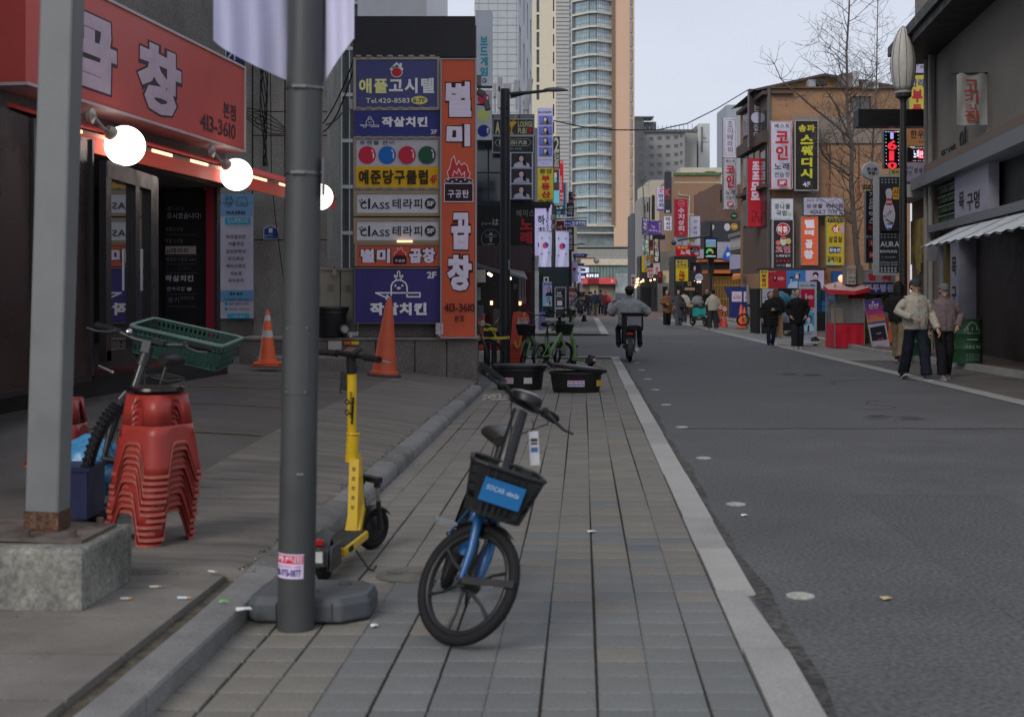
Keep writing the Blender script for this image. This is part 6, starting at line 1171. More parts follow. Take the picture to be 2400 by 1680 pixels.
for k,(x0,x1,D_,lb_) in enumerate(((1382,1602,54,'blue and white cash machine sign booth with the word ATM'),(1612,1700,57,'second cash machine sign booth half hidden behind a post'))):
 t,q=Z('B3','atm_booth',lb_,'booth',x0 if k else 1462,415,x1,832,D_,'1c2450',[('r',max(x0,1465),478,x1-4,614,'948c98'),('t','ATM' if not k else 'MT',max(x0,1465)+18,540,x1-22,580,'7c1828',.02),('t','24 Hours',1495,522,1568,533,'7c3038',0)] if not k else [('r',1625,478,1690,614,'948c98'),('t','MT',1645,540,1690,580,'7c1828',.02)],th=.7,back='1c2450')
 if not k:
  s=MB();a=[zz_('B3',*p_) for p_ in ((1380,418),(1462,418),(1462,620))];s.add([q.xyz(*p_,o_) for o_ in (-.4,-.02) for p_ in a],[(0,1,2),(5,4,3),(0,3,4,1),(1,4,5,2),(2,5,3,0)],mat('1c2450',.4));s.build('wing',t)
t=thing('steel_post','slim steel post leaning in front of the cash machine booths','post',P(1755,768,53));s=MB();s.cyl(P(1757,770,53),P(1752,668,53),.07,STEEL);s.build('post',t)
Z('B3','brown_sign','brown square hanging sign with faint lettering over the booths','sign',1602,262,1728,385,58,'4c4044',[('t','JOJO',1625,285,1700,318,'282024',.0),('t','MOMO',1620,325,1705,360,'282024',0)],th=.1)
Z('C2','yellow_post_sign','tall thin yellow post sign with black print beside the kiosk','sign',1422,540,1475,892,37.5,'8c7c18',[('v','주정차금지구역',1435,555,1465,860,'1c1a10',.02)],th=.1,frame=(.03,.03,.03),fw=.05)
Z('C1','hand_sign','small white sign with black hangul hanging among the bags','sign',898,1608,985,1690,44.5,'70706c',[('t','나염',905,1640,978,1680,'1c1c1e',.03)],th=.05)
bm=thing('black_beam_sign','long black box sign running behind the lantern post','sign',P(2105,296,33));q=Pl(33,2105);s=MB();q.slab(s,q.rect(2012,256,2191,296),mat((.012,.012,.014),.45,var=.2),-.5,0);s.build('box',bm)
s=MB()
for i in range(8):q.slab(s,q.rect(2018,259+i*4.7,2190,260+i*4.7),mat((.03,.03,.032),.5),0,.01)
s.build('rib',bm)
LEDR=emis((.8,.03,.05),1.0);LEDW=emis((.75,.75,.95),1.1);rn=random.Random(4)
led=[('r',612+0,1212,655,1298,emis((.45,.42,.9),.8)),('t','6',570,1315,702,1445,LEDR,.035),('t','1',595,1458,662,1590,LEDR,.03),('t','0',572,1608,702,1700,LEDR,.035)]
for i in range(10):
 for (x,y) in ((550+i*18.5,1203),(550,1203+i*48),(715,1203+i*48)):led.append(('e',x,y,5,5,(emis((.1,.9,.5),1.5),emis((.9,.2,.6),1.5),emis((.8,.8,.9),1.5),emis((.2,.4,1),1.5))[rn.randrange(4)]))
Z('D3','led_sign','vertical LED sign with red dotted numerals beside the lantern post','display',530,1180,738,1690,34,(.008,.007,.008),led,th=.2)
led=[('t','노래',925,1442,1000,1560,LEDW,.03),('t','로또',985,1448,1140,1560,LEDR,.05),('t','판매',1000,1462,1120,1548,LEDW,.0),('t','L',1158,1510,1232,1590,LEDW,.03),('r',1155,1435,1228,1452,LEDW)]
for i in range(16):led += [('e',905+i*21,1422,4,4,LEDW),('e',905+i*21,1592,4,4,LEDW if i % 3 else LEDR)]
Z('D3','led_sign','horizontal LED sign with red and white dotted characters right of the lantern post','display',838,1410,1240,1605,36,(.01,.008,.009),led,th=.2)
Z('D3','vertical_sign','yellow vertical estate agent sign with navy and red hangul behind the lantern','sign',866,440,1090,900,40,'8c8430',[('t','한라',880,490,1078,598,'242c5c',.045),('t','부',905,632,1045,810,'80202c',.06),('t','동',908,830,1036,960,'80202c',.06)],th=.3)
Z('D3','vertical_sign','grey lavender vertical sign with dark red letters OY above the yellow sign','sign',880,-200,1090,410,41,'78748a',[('t','T',950,80,1010,135,'5c1420',.03),('t','O',950,162,1012,220,'5c1420',.03),('t','Y',948,252,1012,308,'5c1420',.03),('t','B1',1018,310,1062,345,'302c38',.0)],th=.4)
Z('D3','wide_sign','amber brown beef restaurant sign right of the lantern post','sign',822,1130,1212,1392,39,'6c4a2c',[('t','한우한마리',882,1178,1330,1292,'18161c',.03,),('t','413-8776',985,1322,1198,1352,'2c2418',.0)],th=.2) if 0 else Z('D3','wide_sign','amber brown beef restaurant sign right of the lantern post','sign',822,1130,1212,1392,39,'6c4a2c',[('t','한우한',882,1178,1165,1292,'18161c',.03),('r',1180,1180,1210,1190,'18161c'),('t','413-8776',985,1322,1198,1352,'2c2418',.0)],th=.2)
Z('D4','wide_sign','dim grey sign with dark hangul under the horizontal LED sign','sign',820,120,1238,375,38.5,'58545e',[('t','4시',825,165,910,220,'201c24',.02),('t','무인',815,232,898,288,'201c24',.02),('t','성생활',928,192,1110,268,'24161a',.02),('t','편의',1142,192,1238,262,'24161a',.02)],th=.2)
Z('D4','wide_sign','small grey sign with tiny hangul low right of the lantern post','sign',820,385,1205,500,38.8,'504e56',[('t','한식 전문점',940,412,1110,445,'28262e',.0)],th=.2)
Z('D4','round_sign','round white soup sign on a bracket left of the bowling sign','sign',230,118,472,346,35,(.06,.035,.02),[('e',351,232,121,114,'6c6c70'),('e',351,232,112,105,'808086'),('t','콩나물',290,188,428,232,'16161a',.03),('t','국밥',305,242,405,288,'16161a',.03),('e',420,272,14,14,'4c6c54')],th=.01) if 0 else None
x,y=zz_('D4',351,232);q=Pl(35,x);t=thing('round_sign','round white soup sign on a bracket left of the bowling sign','sign',q.xyz(x,y+20));s=MB();rr_=20.8/F*35
s.lathe([(rr_*.96,-.12),(rr_,-.08),(rr_,.0),(rr_*.92,.025),(.001,.03)],mat('787a80',.4),q.xyz(x,y),36,Matrix.Rotation(pi/2,3,'X'));s.build('disc',t,smooth=R(40))
a_,l_=MB(),TX();art(q,[zi('D4',k_) for k_ in (('t','콩나물',290,188,428,232,'16161a',.03),('t','국밥',305,242,405,288,'16161a',.03),('e',420,272,14,14,'4c6c54'))],.04,l_,a_);a_.build('artwork',t);l_.build('lettering',t);s=MB();s.cyl(q.xyz(x+5,y+20,-.05),q.xyz(x+16,y+32,-.05),.025,STEEL);s.build('bracket',t)
dots=[('e',500+46*i,350+40*j,13,13,'54585c') for j in range(2) for i in range(5)]+[('e',490+46*i,1088+40*j,13,13,'44484c') for j in range(2) for i in range(5)]+[('e',490+46*i,1545+38*j,15,15,'6c7074') for j in range(2) for i in range(5)]
pin=[(585,472),(610,478),(628,500),(632,540),(622,600),(625,660),(650,720),(668,800),(665,880),(645,950),(620,1010),(600,1030),(565,1030),(545,1005),(525,945),(508,880),(505,800),(520,720),(548,655),(552,600),(540,540),(542,500),(560,478)]
t,q=Z('D4','bowling_sign','tall framed bowling sign with a big white pin, AURA lettering and opening hours','sign',462,318,732,1605,33,'1c1f22',dots+[('r',470,460,725,1045,(.02,.017,.02)),('g',pin,'7c7a84'),('r',552,608,622,640,'7c1820'),('r',548,668,626,698,'7c1820'),('t','Rock',500,790,640,830,'5c1420',.0,dict(rot=.75,rough=.03)),('g',[(540,875),(620,925),(625,905),(645,950),(600,945),(610,935),(535,890)],'141416'),('e',588,982,44,44,'1c3c78'),('t','BI',555,962,620,1002,'9c9ca4',.03),('r',635,460,718,620,'7c6c1c'),('t','산',640,470,715,590,'7c1820',.03),
 ('t','AURA',468,1185,718,1258,'8c8e92',.0),('t','BOWLING',465,1300,690,1338,'84868a',.02),('t','T. 423-0923',480,1382,670,1405,'6c6e72',.0),('t','OPEN 11:00',465,1455,695,1478,'74767a',.0),('t','CLOSE 06:00',465,1488,695,1510,'74767a',.0)],th=.35,frame=(.3,.31,.32),fw=.06)
Z('D4','narrow_sign','black column of white brush hangul left of the bowling sign','sign',285,500,425,1470,36,(.012,.01,.012),[('v','가요리믹스',325,510,405,945,'6c6e72',.03),('t','라쿠',320,965,420,1040,'6c1418',.04),('t','블링장',280,1100,418,1140,'5c5e62',.0),('r',322,1160,425,1245,'5c1820'),('t','LIG',355,1180,425,1222,'908c90',.0),('r',322,1318,425,1408,'5c1820'),('t','HO',342,1342,410,1390,'908c90',.0)],th=.2)
Z('D4','tilted_sign','little black and yellow sign above the column of brush hangul','sign',250,420,435,478,36.2,'1c1a14',[('t','신나는',262,425,428,472,'6c6428',.02)],th=.15)
Z('D4','yellow_tag','dim yellow sign sliver under the vertical LED sign','sign',610,215,735,292,38,'6c682c',[('t','한라',630,228,728,278,'18181c',.03)],th=.1)
Z('D5','keys_sign','grey sign with two large red hangul above the navy shoe repair sign','sign',252,85,665,238,35.5,'605c60',[('t','열',308,115,418,220,'701820',.06),('t','쇠',498,130,615,220,'701820',.06)],th=.4,frame=(.3,.3,.3),fw=.03)
Z('D5','shoe_repair_sign','navy shoe repair sign with fat white hangul','sign',250,240,665,398,35.4,'1c1f40',[('t','구두병원',275,262,655,372,'6c6a84',.07)],th=.4)
Z('D5','yellow_wall','dirty yellow booth wall with posters below the shoe repair sign','booth',262,398,690,1110,35.8,'5c5420',[('r',598,442,668,570,'787878'),('t','칼갈이',605,450,660,475,'5c2024',.0),('r',535,492,585,560,'70706c'),('t','구',545,500,575,530,'1c1c1e',.02),('e',455,450,35,32,'14140f'),('e',455,455,20,18,'5c5420'),('r',538,575,640,700,'64646a'),('r',270,860,330,1080,'4c4418'),('v','구두수선',285,870,318,1075,'1a180c',.03)],th=1.2,back='4c4418')
t=thing('leaning_banner','leaning promotional stand with a purple and orange poster over a dark photo','stand',P(2057,817,33.5));q=Pl(33.5,2057);s=MB();a_=MB();l_=TX()
PTS=lambda l:[zz_('D5',*p_) for p_ in l]
def poly(mb,pts,off,m,th=0):
 v=[q.xyz(*p_,off) for p_ in PTS(pts)];mb.add(v,[tuple(range(len(v)))[::-1]],C_(m))
bp4=[(255,485),(490,452),(608,1105),(372,1132)]
v=[q.xyz(*p_,o_) for o_ in (-.04,0) for p_ in PTS(bp4)];s.add(v,[(0,1,2,3),(7,6,5,4),(0,4,5,1),(1,5,6,2),(2,6,7,3),(3,7,4,0)],mat('7c7c88',.5));s.build('board',t)
cols=['342858','402a5a','5c2858','742c50','843c40','8c5034']
for i,c in enumerate(cols):
 f0,f1=i/6*.46,(i+1)/6*.46
 A_=lambda f,sd:(255+117*f+ (235-0*f)*sd + 0*f,485+647*f-(33-6*f)*sd)
 poly(a_,[A_(f0,0),A_(f0,1),A_(f1,1),A_(f1,0)],.004,c)
poly(a_,[A_(.46,0),A_(.46,1),A_(.5,1),A_(.5,0)],.004,'283c60');poly(a_,[(335,850),(532,812),(572,1008),(368,1032)],.004,'1c1a22');poly(a_,[(430,1000),(520,980),(525,1005),(440,1015)],.006,'6c2434');poly(a_,[(425,925),(490,912),(492,925),(430,938)],.006,'6c6c78')
a_.build('poster',t)
art(q,[zi('D5',k_) for k_ in (('t','송파축제',318,525,450,570,'9c94a8',.02,dict(rot=.1)),('t','축제',325,575,440,600,'9c94a8',.0,dict(rot=.1)),('r',335,690,430,694,'8c7c84'),('r',340,710,470,714,'8c7c84'),('t','축제',430,1085,510,1100,'6c2c34',.02),('e',375,505,14,12,'9c94a8'))],.008,l_,s2_ :=MB());s2_.build('print',t);l_.build('lettering',t)
kx0,ky0,kx1,ky1=1956,700,2026,816
kk=thing('red_kiosk','small street stall with a red cloth base, clear plastic sides and a red roof cover','kiosk',P(1992,816,35));q=Pl(35,1992);KR=mat('8c1624',.55,var=.15,scale=3)
u0,u1=q.uv(1957,0)[0],q.uv(2026,0)[0];z1=q.uv(0,757)[1];z2=q.uv(0,683)[1];rows=[]
for j in range(7):
 row=[]
 for i in range(49):
  f=i/48;pr=[(0,0),(1,0),(1,1),(0,1),(0,0)];k=min(3,int(f*4));g_=f*4-k;a=pr[k];b=pr[k+1];fx_,fy_=a[0]+(b[0]-a[0])*g_,a[1]+(b[1]-a[1])*g_
  o_=.02*math.sin(i*1.7)*(1-j/6)+.03*mnoise.noise(Vector((i*.4,j*.3,1)))
  row.append(q.pt(u0+(u1-u0)*(fx_*(1-.0)+0)+(.02*(1-j/6))*(1 if fx_ > .5 else -1),z1*j/6,-fy_*1.0+o_))
 rows.append(row)
s=MB();s.sheet(rows,KR);s.build('cloth_base',kk,smooth=9)
s=MB();PLS=mat((.4,.4,.42),.12,var=.2,scale=4,alpha=.38);ww=u1-u0
for a,b in (((u0,0),(u1,0)),((u0,0),(u0,-1)),((u1,0),(u1,-1))):
 s.sheet([[q.pt(a[0]+(b[0]-a[0])*i/20,z1+(z2-z1)*j/4,a[1]+(b[1]-a[1])*i/20+.015*math.sin(i*2.3)) for i in range(21)] for j in range(5)],PLS)
s.build('plastic_curtain',kk,smooth=9)
s=MB()
for u_,o_ in ((u0,0),(u1,0),(u0,-1),(u1,-1)):s.cyl(q.pt(u_,0,o_),q.pt(u_,z2+.2,o_),.018,STEEL)
s.bar(q.pt(u0,z1,.02),q.pt(u1,z1,.02),.02,.02,STEEL);s.build('frame',kk)
s=MB();q.slab(s,(u0+.1,u1-.1,z1-.05,z1+.0),mat((.25,.2,.18),.6),-.95,-.05);q.slab(s,(u0+.1,u0+.35,z1,z1+.4),mat('8c7440',.6),-.7,-.5);q.slab(s,(u0+.3,u1-.15,z1,z1+.3),mat((.05,.03,.03),.6),-.9,-.7);s.build('counter',kk)
s=MB();rt_=[q.pt(u0-.27,1.6,.32),q.pt((u0+u1)/2+.05,1.55,.38),q.pt(u1+.1,1.66,.2),q.pt(u1+.04,1.8,-1.15),q.pt((u0+u1)/2,1.83,-1.15),q.pt(u0-.05,1.72,-1.1)];s.add(rt_,[(0,1,4,5),(1,2,3,4)],mat('8a6e68',.6,var=.3,scale=2));s.build('roof_cover',kk)
s=MB();s.sheet([[p_ for p_ in (rt_[5],rt_[0],rt_[1],rt_[2],rt_[3])],[p_-Vector((0,.01,.1+.03*(i % 2))) for i,p_ in enumerate((rt_[5],rt_[0],rt_[1],rt_[2],rt_[3]))]],mat('8c1c28',.6,var=.2));s.build('roof_fringe',kk)
s=MB();q.slab(s,q.rect(1987,684,2026,700),mat('5c1018',.6),-.9,.03);q.slab(s,q.rect(1963,682,1987,699),mat('64705c',.5),.0,.04);s.build('valance',kk)
Z('C2','kiosk_box_sign','weathered white light box with red and black print on top of the red kiosk','sign',1637,10,1755,268,35.2,'76746e',[('t','전화카드',1645,50,1750,130,'703c34',.02),('t','구두수선',1650,160,1750,200,'1c1c1e',.02),('t','도장',1655,210,1745,250,'1c1c1e',.02)],th=.5,back='54524c')
Z('C2','metal_box','grey metal box standing beside the kiosk light box','box',1760,15,1850,270,35.4,'4c4a46',[],th=.5)
c=P(1972.5,652.5,36);t=thing('round_lamp','glowing orange round lamp above the red kiosk','lamp',c);s=MB();s.ball(c,.098,emis((1,.5,.3),1.15),20,12);s.build('globe',t,smooth=9);s=MB();s.cyl(c+Vector((.05,0,.08)),c+Vector((.35,.2,.3)),.012,DARK);s.build('arm',t)
lp=thing('lantern_post','tall black lamp post with a large white ribbed lantern','street lamp',P(2117,826,31));b=P(2117,826,31);b.z=0;s=MB();tp_=P(2117,232,31)
s.tube([b,b+Vector((0,0,.5)),b+Vector((0,0,.52)),tp_],[.14,.13,.1,.073],BP,18);s.build('pole',lp,smooth=R(40))
s=MB();cz=P(2117,222,31);s.lathe([(.08,-.18),(.09,-.12),(.19,-.06),(.195,.03)],BP,cz,24);s.build('collar',lp,smooth=R(40));s=MB();s.lathe([(.196,.03),(.2,.05),(.196,.085),(.14,.1)],mat((.35,.34,.33),.5),cz,24);s.build('ring',lp,smooth=R(40))
s=MB();c0=P(2117,212,31);k_=31/F;prof=[(19,0),(22,10),(26.5,32),(28.5,55),(28.3,72),(25,98),(18,125),(9,143),(2,150)]
s.lathe([(r_*k_,z_*k_) for r_,z_ in prof],mat((.5,.48,.44),.45,var=.14,scale=3),c0,32);s.build('lantern_globe',lp,smooth=9)
for i in range(10):
 s=MB();a=2*pi*i/10+.3;s.tube([c0+Vector((r_*k_*1.01*math.cos(a),r_*k_*1.01*math.sin(a),z_*k_)) for r_,z_ in prof],.006,BLACK,5);s.build('rib',lp)
ry=math.atan2(-1,.13)
RP=Pl(30,0);RP.O=Vector((6.42+.13*30+.1,30,0));RP.ux=Vector((-.13,-1,0)).normalized();RP.n=Vector((-RP.ux.y,RP.ux.x,0))*-1
RP.n=Vector((-1,.13,0)).normalized();RP.yaw=math.atan2(RP.ux.y,RP.ux.x)
rb=thing('grey_render_building','grey rendered building with a slate eave at the right edge','building',(11,30,0));Uf=lambda Y_:(Vector((6.52+.13*Y_,Y_,0))-RP.O).dot(RP.ux)
def rz_(Y_,py):return H-(py-HY)/F*Y_
s=MB();RP.slab(s,(Uf(32.4),Uf(12),4.4,8.2),mat((.2,.185,.16),.9,var=.15,scale=.8,speck=.1),-8,0);s.build('upper_wall',rb)
s=MB();RP.slab(s,(Uf(32.7),Uf(32.4),0,7.6),mat((.16,.12,.1),.8,var=.2),-8,.05);s.build('brick_pier',rb)
s=MB();RP.slab(s,(Uf(33.6),Uf(12),7.5,7.7),mat((.03,.03,.032),.6),-3,.9);RP.slab(s,(Uf(33.6),Uf(12),7.7,7.95),mat((.02,.02,.022),.5),-3,1.0);s.build('eave',rb)
s=MB()
for dY in (32.9,32.3):s.cyl(RP.pt(Uf(dY),0,.15),RP.pt(Uf(dY),7.5,.15),.06,mat((.25,.24,.22),.5),n=10)
s.build('drainpipe',rb)
s=MB();RP.slab(s,(Uf(34),Uf(12),4.2,4.5),mat((.17,.18,.19),.6),-1,.35);RP.slab(s,(Uf(32.4),Uf(12),4.5,4.72),mat((.17,.13,.11),.7),-1,.3);s.build('ledge',rb)
s=MB();RP.slab(s,(Uf(36.5),Uf(34.1),4.05,4.4),mat((.4,.4,.39),.6),-1,.7);s.build('white_ledge',rb)
wd_=thing('wooden_cafe_front','cafe front clad in brown driftwood and golden slats','shopfront',(11,38,0));s=MB();RP.slab(s,(Uf(36.3),Uf(32.3),0,4.05),mat((.09,.065,.035),.7,var=.5,scale=1.2,stretch=(1,1,.25)),-1,-.1);s.build('wall',wd_)
rn=random.Random(9)
for i in range(16):
 s=MB();Ya=36.1-i*.22;s.bar(RP.pt(Uf(Ya),2.3+.3*math.sin(i*.9),-.05),RP.pt(Uf(Ya-.12*(8-i)*.3),3.5,.0),.05,.04,mat((.3,.22,.08),.5,var=.3));s.build('slat',wd_)
Rq=lambda py,Y_:rz_(Y_,py)
a_,l_=MB(),TX()
rr0=(RP.uv(2166,0)[0],RP.uv(2188,0)[0],0,0)
put_text(l_.new(),RP,'AURA',(RP.uv(2167,650)[0],RP.uv(2188,650)[0],RP.uv(2177,665)[1],RP.uv(2177,641)[1]),mat('5c5c5c'),.01,.0);put_text(l_.new(),RP,'COFFEE&PUB',(RP.uv(2165,680)[0],RP.uv(2193,680)[0],RP.uv(2180,690)[1],RP.uv(2180,678)[1]),mat('3c3a38'),.01,.0)
art(RP,[('e',2177,620,10.5,10.5,'5c3c38'),('e',2177,620,8.5,8.5,'140f0e'),('e',2177,618,6,7,'5c4440')]+[('g',[(2169+i*3,562),(2171+i*3,525-8*math.sin(i*1.3+1)),(2174+i*3,562)],'4c2030') for i in range(6)]+[('g',[(2169,562),(2188,562),(2186,605),(2171,605)],'3c1c28')],.02,l_,a_);a_.build('emblem',wd_);l_.build('lettering',wd_)
gs=thing('green_shutter_front','front with green ribbed shutters and a white brush lettered sign','shopfront',(10.5,31,0));
s=MB();r=RP.rect(2199,430,2249,520);
def Rr(x0,y0,x1,y1):ym=(y0+y1)/2;return (RP.uv(x0,ym)[0],RP.uv(x1,ym)[0],min(RP.uv((x0+x1)/2,y1)[1],99),RP.uv((x0+x1)/2,y0)[1])
g4=(RP.uv(2199,480)[0],RP.uv(2247,480)[0],3.2,4.15)
for i in range(2):
 for j in range(4):
  s=MB();ua=g4[0]+(g4[1]-g4[0])*i/2+.05;ub=g4[0]+(g4[1]-g4[0])*(i+1)/2-.05;va=g4[2]+(g4[3]-g4[2])*j/4+.03;vb=g4[2]+(g4[3]-g4[2])*(j+1)/4-.03
  RP.slab(s,(ua,ub,va,vb),mat('1a2e20',.5,var=.15),-.2,.0);RP.slab(s,(ua,ub,vb-.05,vb),mat('2c4430',.5),0,.04);s.build('shutter_panel',gs)
s=MB();RP.slab(s,(g4[0]-.1,Uf(12),g4[2]-.2,g4[2]-.02),mat((.14,.15,.16),.5),-.3,.25);RP.slab(s,(g4[0]-.05,Uf(12),g4[2],g4[3]+.05),mat((.03,.035,.032),.6),-.4,-.2);s.build('frame',gs)
mk=thing('brush_sign','white sign with black brush hangul at the right edge','sign',RP.xyz(2264,513,.1));r=(RP.uv(2250,480)[0],RP.uv(2330,480)[0],g4[2]+.02,g4[3]+.1);s=MB();RP.slab(s,r,mat('6c6a74',.5),-.1,.12);s.build('panel',mk)
s=MB();put_text(s,RP,'목',(RP.uv(2261,470)[0],RP.uv(2273,470)[0],RP.uv(2267,492)[1],RP.uv(2267,450)[1]),mat('141416'),.13,.02,rough=.05);s.build('lettering',mk);s=MB();put_text(s,RP,'구멍',(RP.uv(2280,470)[0],RP.uv(2310,470)[0],RP.uv(2290,492)[1],RP.uv(2290,450)[1]),mat('141416'),.13,.02,rough=.05);s.build('lettering',mk)
awn=thing('white_awning','sloping white corrugated awning over the green shutter shop','awning',RP.xyz(2230,560,.8));
def rpt(Y_,z,off):p=RP.pt(Uf(Y_),0,off);return Vector((p.x,p.y,z))
s=MB();n_=40;ya,yb=27.1,12.0;top=[rpt(ya+1.7+(yb-ya-1.7)*i/n_,3.02,.05) for i in range(n_+1)];bot=[rpt(ya+(yb-ya)*i/n_,2.47+.0*i+(.015 if i % 2 else -.015),1.35) for i in range(n_+1)]
s.sheet([bot,top],mat((.55,.58,.6),.45,var=.1));s.sheet([[p-Vector((0,0,.03)) for p in top],[p-Vector((0,0,.03)) for p in bot]],mat((.3,.31,.32),.5));s.build('sheet',awn)
s=MB()
for i in range(0,41,5):s.tube([bot[i]+Vector((0,0,.01)),top[i]+Vector((0,0,.01))],.012,mat((.35,.36,.37),.5),5)
s.build('seam',awn)
gw2=thing('dark_restaurant','dark shop interior with pale pillars under the white awning','shopfront',(10.3,28,0));s=MB();RP.slab(s,(Uf(32.2),Uf(12),0,3.0),mat((.03,.02,.015),.5,var=.4),-1.5,-.4);s.build('interior',gw2)
for Ya,Yb,m in ((32.3,31.9,'54565c'),(31.5,31.2,'3c3418'),(30.7,29.8,'60606a'),(23,22.4,'54565c')):
 s=MB();RP.slab(s,(Uf(Ya),Uf(Yb),0,2.75),mat(m,.6),-.4,0);s.build('pillar',gw2)
s=MB();put_text(s,RP,'목',(Uf(30.5),Uf(30.0),1.9,2.35),mat('141416'),.01,.02,rough=.05);s.build('lettering',gw2)
s=MB();put_text(s,RP,'구',(Uf(30.5),Uf(30.0),1.25,1.65),mat('141416'),.01,.02,rough=.05);s.build('lettering',gw2)
s=MB();put_text(s,RP,'멍',(Uf(30.5),Uf(30.0),.6,1.0),mat('141416'),.01,.02,rough=.05);s.build('lettering',gw2)
t=thing('hanging_box_sign','small grey box sign hanging under the awning edge','sign',rpt(28.2,2.2,.9));s=MB();s.box(rpt(28.2,2.36,.9),(.2,.1,.32),mat('505056',.5));s.build('box',t)
t=thing('meat_banner','hanging cloth banner with red hangul on the grey building','banner',P(2270,293,27));q=Pl(27,2270)
s=MB();s.sheet([[q.xyz(2242+80*i/12,172+121*j/6,.03*math.sin(i*.9+j*.5)) for i in range(13)] for j in range(7)],mat('6e6e6c',.8,var=.15));s.build('cloth',t,smooth=9)
s=MB();s.cyl(q.xyz(2228,173),q.xyz(2330,172),.02,DARK);s.build('rod',t);l_=TX();art(q,[('t','고',2258,188,2290,217,'6c3028',.03),('t','기',2258,222,2290,242,'6c3028',.03),('t','깃',2258,245,2288,258,'6c3028',.02),('t','집',2258,260,2290,286,'6c3028',.03)],.06,l_,MB());l_.build('lettering',t)
for k,(x,y0,y1,w) in enumerate(((2262,300,360,14),(2227,345,375,32))):
 t=thing('wall_calligraphy',('large black brush stroke emblem on the grey wall below the banner','smaller black metal hangul on the grey wall')[k],'lettering',RP.xyz(x,y1,.05));s=MB();put_text(s,RP,('이','목구멍')[k],(RP.uv(x-w/2,y1)[0],RP.uv(x+w/2,y1)[0],RP.uv(x,y1)[1],RP.uv(x,y0)[1]),mat((.02,.02,.02)),.04,.02,rough=.06,th=.03);s.build('lettering',t)
def drum(c,r,h,label):
 t=thing('oil_drum',label,'drum',c,group='green oil drums');s=MB();GD=mat('16301f',.45,var=.2,scale=4)
 s.lathe([(r,0),(r,.01),(r*.985,.03),(r*.985,h*.31),(r*1.02,h*.33),(r*.985,h*.35),(r*.985,h*.65),(r*1.02,h*.67),(r*.985,h*.69),(r*.985,h-.03),(r,h-.01),(r,h),(r*.95,h),(r*.94,h-.02),(.001,h-.02)],GD,n=40);s.build('body',t,local=True,smooth=R(35));return t
dc=G(2267,850,.1);dr=drum(dc,.29,.87,'green oil drum table with white bridge logo and hangul at the right edge');drum(G(2151,832,.1),.29,.87,'second green oil drum hidden behind the walking couple')
s=MB();wt_=mat('6c706c',.5)
def cyl_text(text,r0,z0,z1,a0,a1,b=.02):
 g=glyph(text,b);vs,fs=g;o=[]
 for x,y,z in vs:a=a0+(a1-a0)*x;rr_=.293+.002*z;o.append((math.sin(a)*rr_,-math.cos(a)*rr_,z0+(z1-z0)*y))
 m=MB();m.add(o,fs,wt_);m.build('lettering',dr,local=True)
cyl_text('대한민국고기집',.3,.575,.61,-.35,.6);cyl_text('기름칠 하는',.3,.29,.36,-.45,.65,.01);
for i in range(3):cyl_text('삼겹살(150g)',.3,.16-i*.05,.19-i*.05,-.45,.6,0)
s=MB()
for i in range(15):
 a=-.5+1.0*i/14;s.box((math.sin(a)*.293,-math.cos(a)*.293,.65+.16*math.sin(pi*i/14)),(.03,.006,.018),wt_,rz=a)
for a in (-.3,0,.3):s.box((math.sin(a)*.293,-math.cos(a)*.293,.68),(.012,.006,.06),wt_,rz=a)
s.box((0,-.292,.47),(.2,.012,.02),wt_);s.build('emblem',dr,local=True)
cable('overhead_wire','single thin wire sagging across the sky to the brown building',[P(1297,283,44),P(1360,297,44),P(1440,305,45),P(1540,305,46),P(1610,290,48),P(1680,255,50),P(1755,210,54)],.022)
rb2,_,_=building('brick_building','narrow grey brick building between the yellow sign and the grey render wall',2170,-200,2200,44,mat((.2,.18,.165),.85,var=.2,speck=.2,sscale=8),[],depth=1.2,zb=0)
# bare street trees
def bare_tree(label,base,pts,r0,seed,nb=26,name='bare_tree',D_=40,spread=1.,zmin=.45):
 t=thing(name,label,'tree',base,group='bare winter street trees');rn=random.Random(seed);BK=mat((.13,.11,.097),.95,var=.35,scale=4,speck=.4,sscale=60)
 s=MB();n=len(pts);rad=[.72*r0*(1-.82*(i/(n-1))**.8) for i in range(n)];s.tube(pts,rad,BK,9);s.build('trunk',t,smooth=9)
 s=MB()
 def br(p,d,L_,r,dep):
  q=[p];dd=d.normalized();k=5
  for i in range(k):
   dd=(dd+Vector((rn.gauss(0,.16),rn.gauss(0,.16),rn.gauss(.06,.1)))).normalized();q.append(q[-1]+dd*L_/k)
  s.tube(q,[max(.0035,.6*r*(1-.75*i/k)) for i in range(k+1)],BK,5 if dep else 6)
  if dep < 3:
   for i in range(4 if dep < 2 else 3):
    j=rn.randint(1,k);a=Vector((rn.gauss(0,1),rn.gauss(0,.7),rn.gauss(.3,.8))).normalized()
    br(q[j],(dd*.7+a).normalized(),L_*rn.uniform(.4,.65),r*.55,dep+1)
 for i in range(nb):
  f=zmin+(1-zmin)*(i+.5)/nb;x=f*(n-1);k=min(n-2,int(x));p=pts[k].lerp(pts[k+1],x-k);a=rn.uniform(0,2*pi)
  br(p,Vector((math.cos(a),.7*math.sin(a),rn.uniform(.25,.9))),rn.uniform(.9,2.2)*spread*(1.15-f*.5),r0*.26*(1.1-f*.6),1)
 return t,s,br
T1=[P(x,y,39) for x,y in ((2010,800),(2008,700),(2010,620),(2005,560),(2000,500),(1995,430),(1997,350),(1990,300),(1985,250),(1986,200),(1984,120),(1990,30),(1992,-60))]
t,s,br=bare_tree('thick bare tree trunk with twisting branches in front of the brown building',T1[0],T1,.16,3,44,zmin=.3)
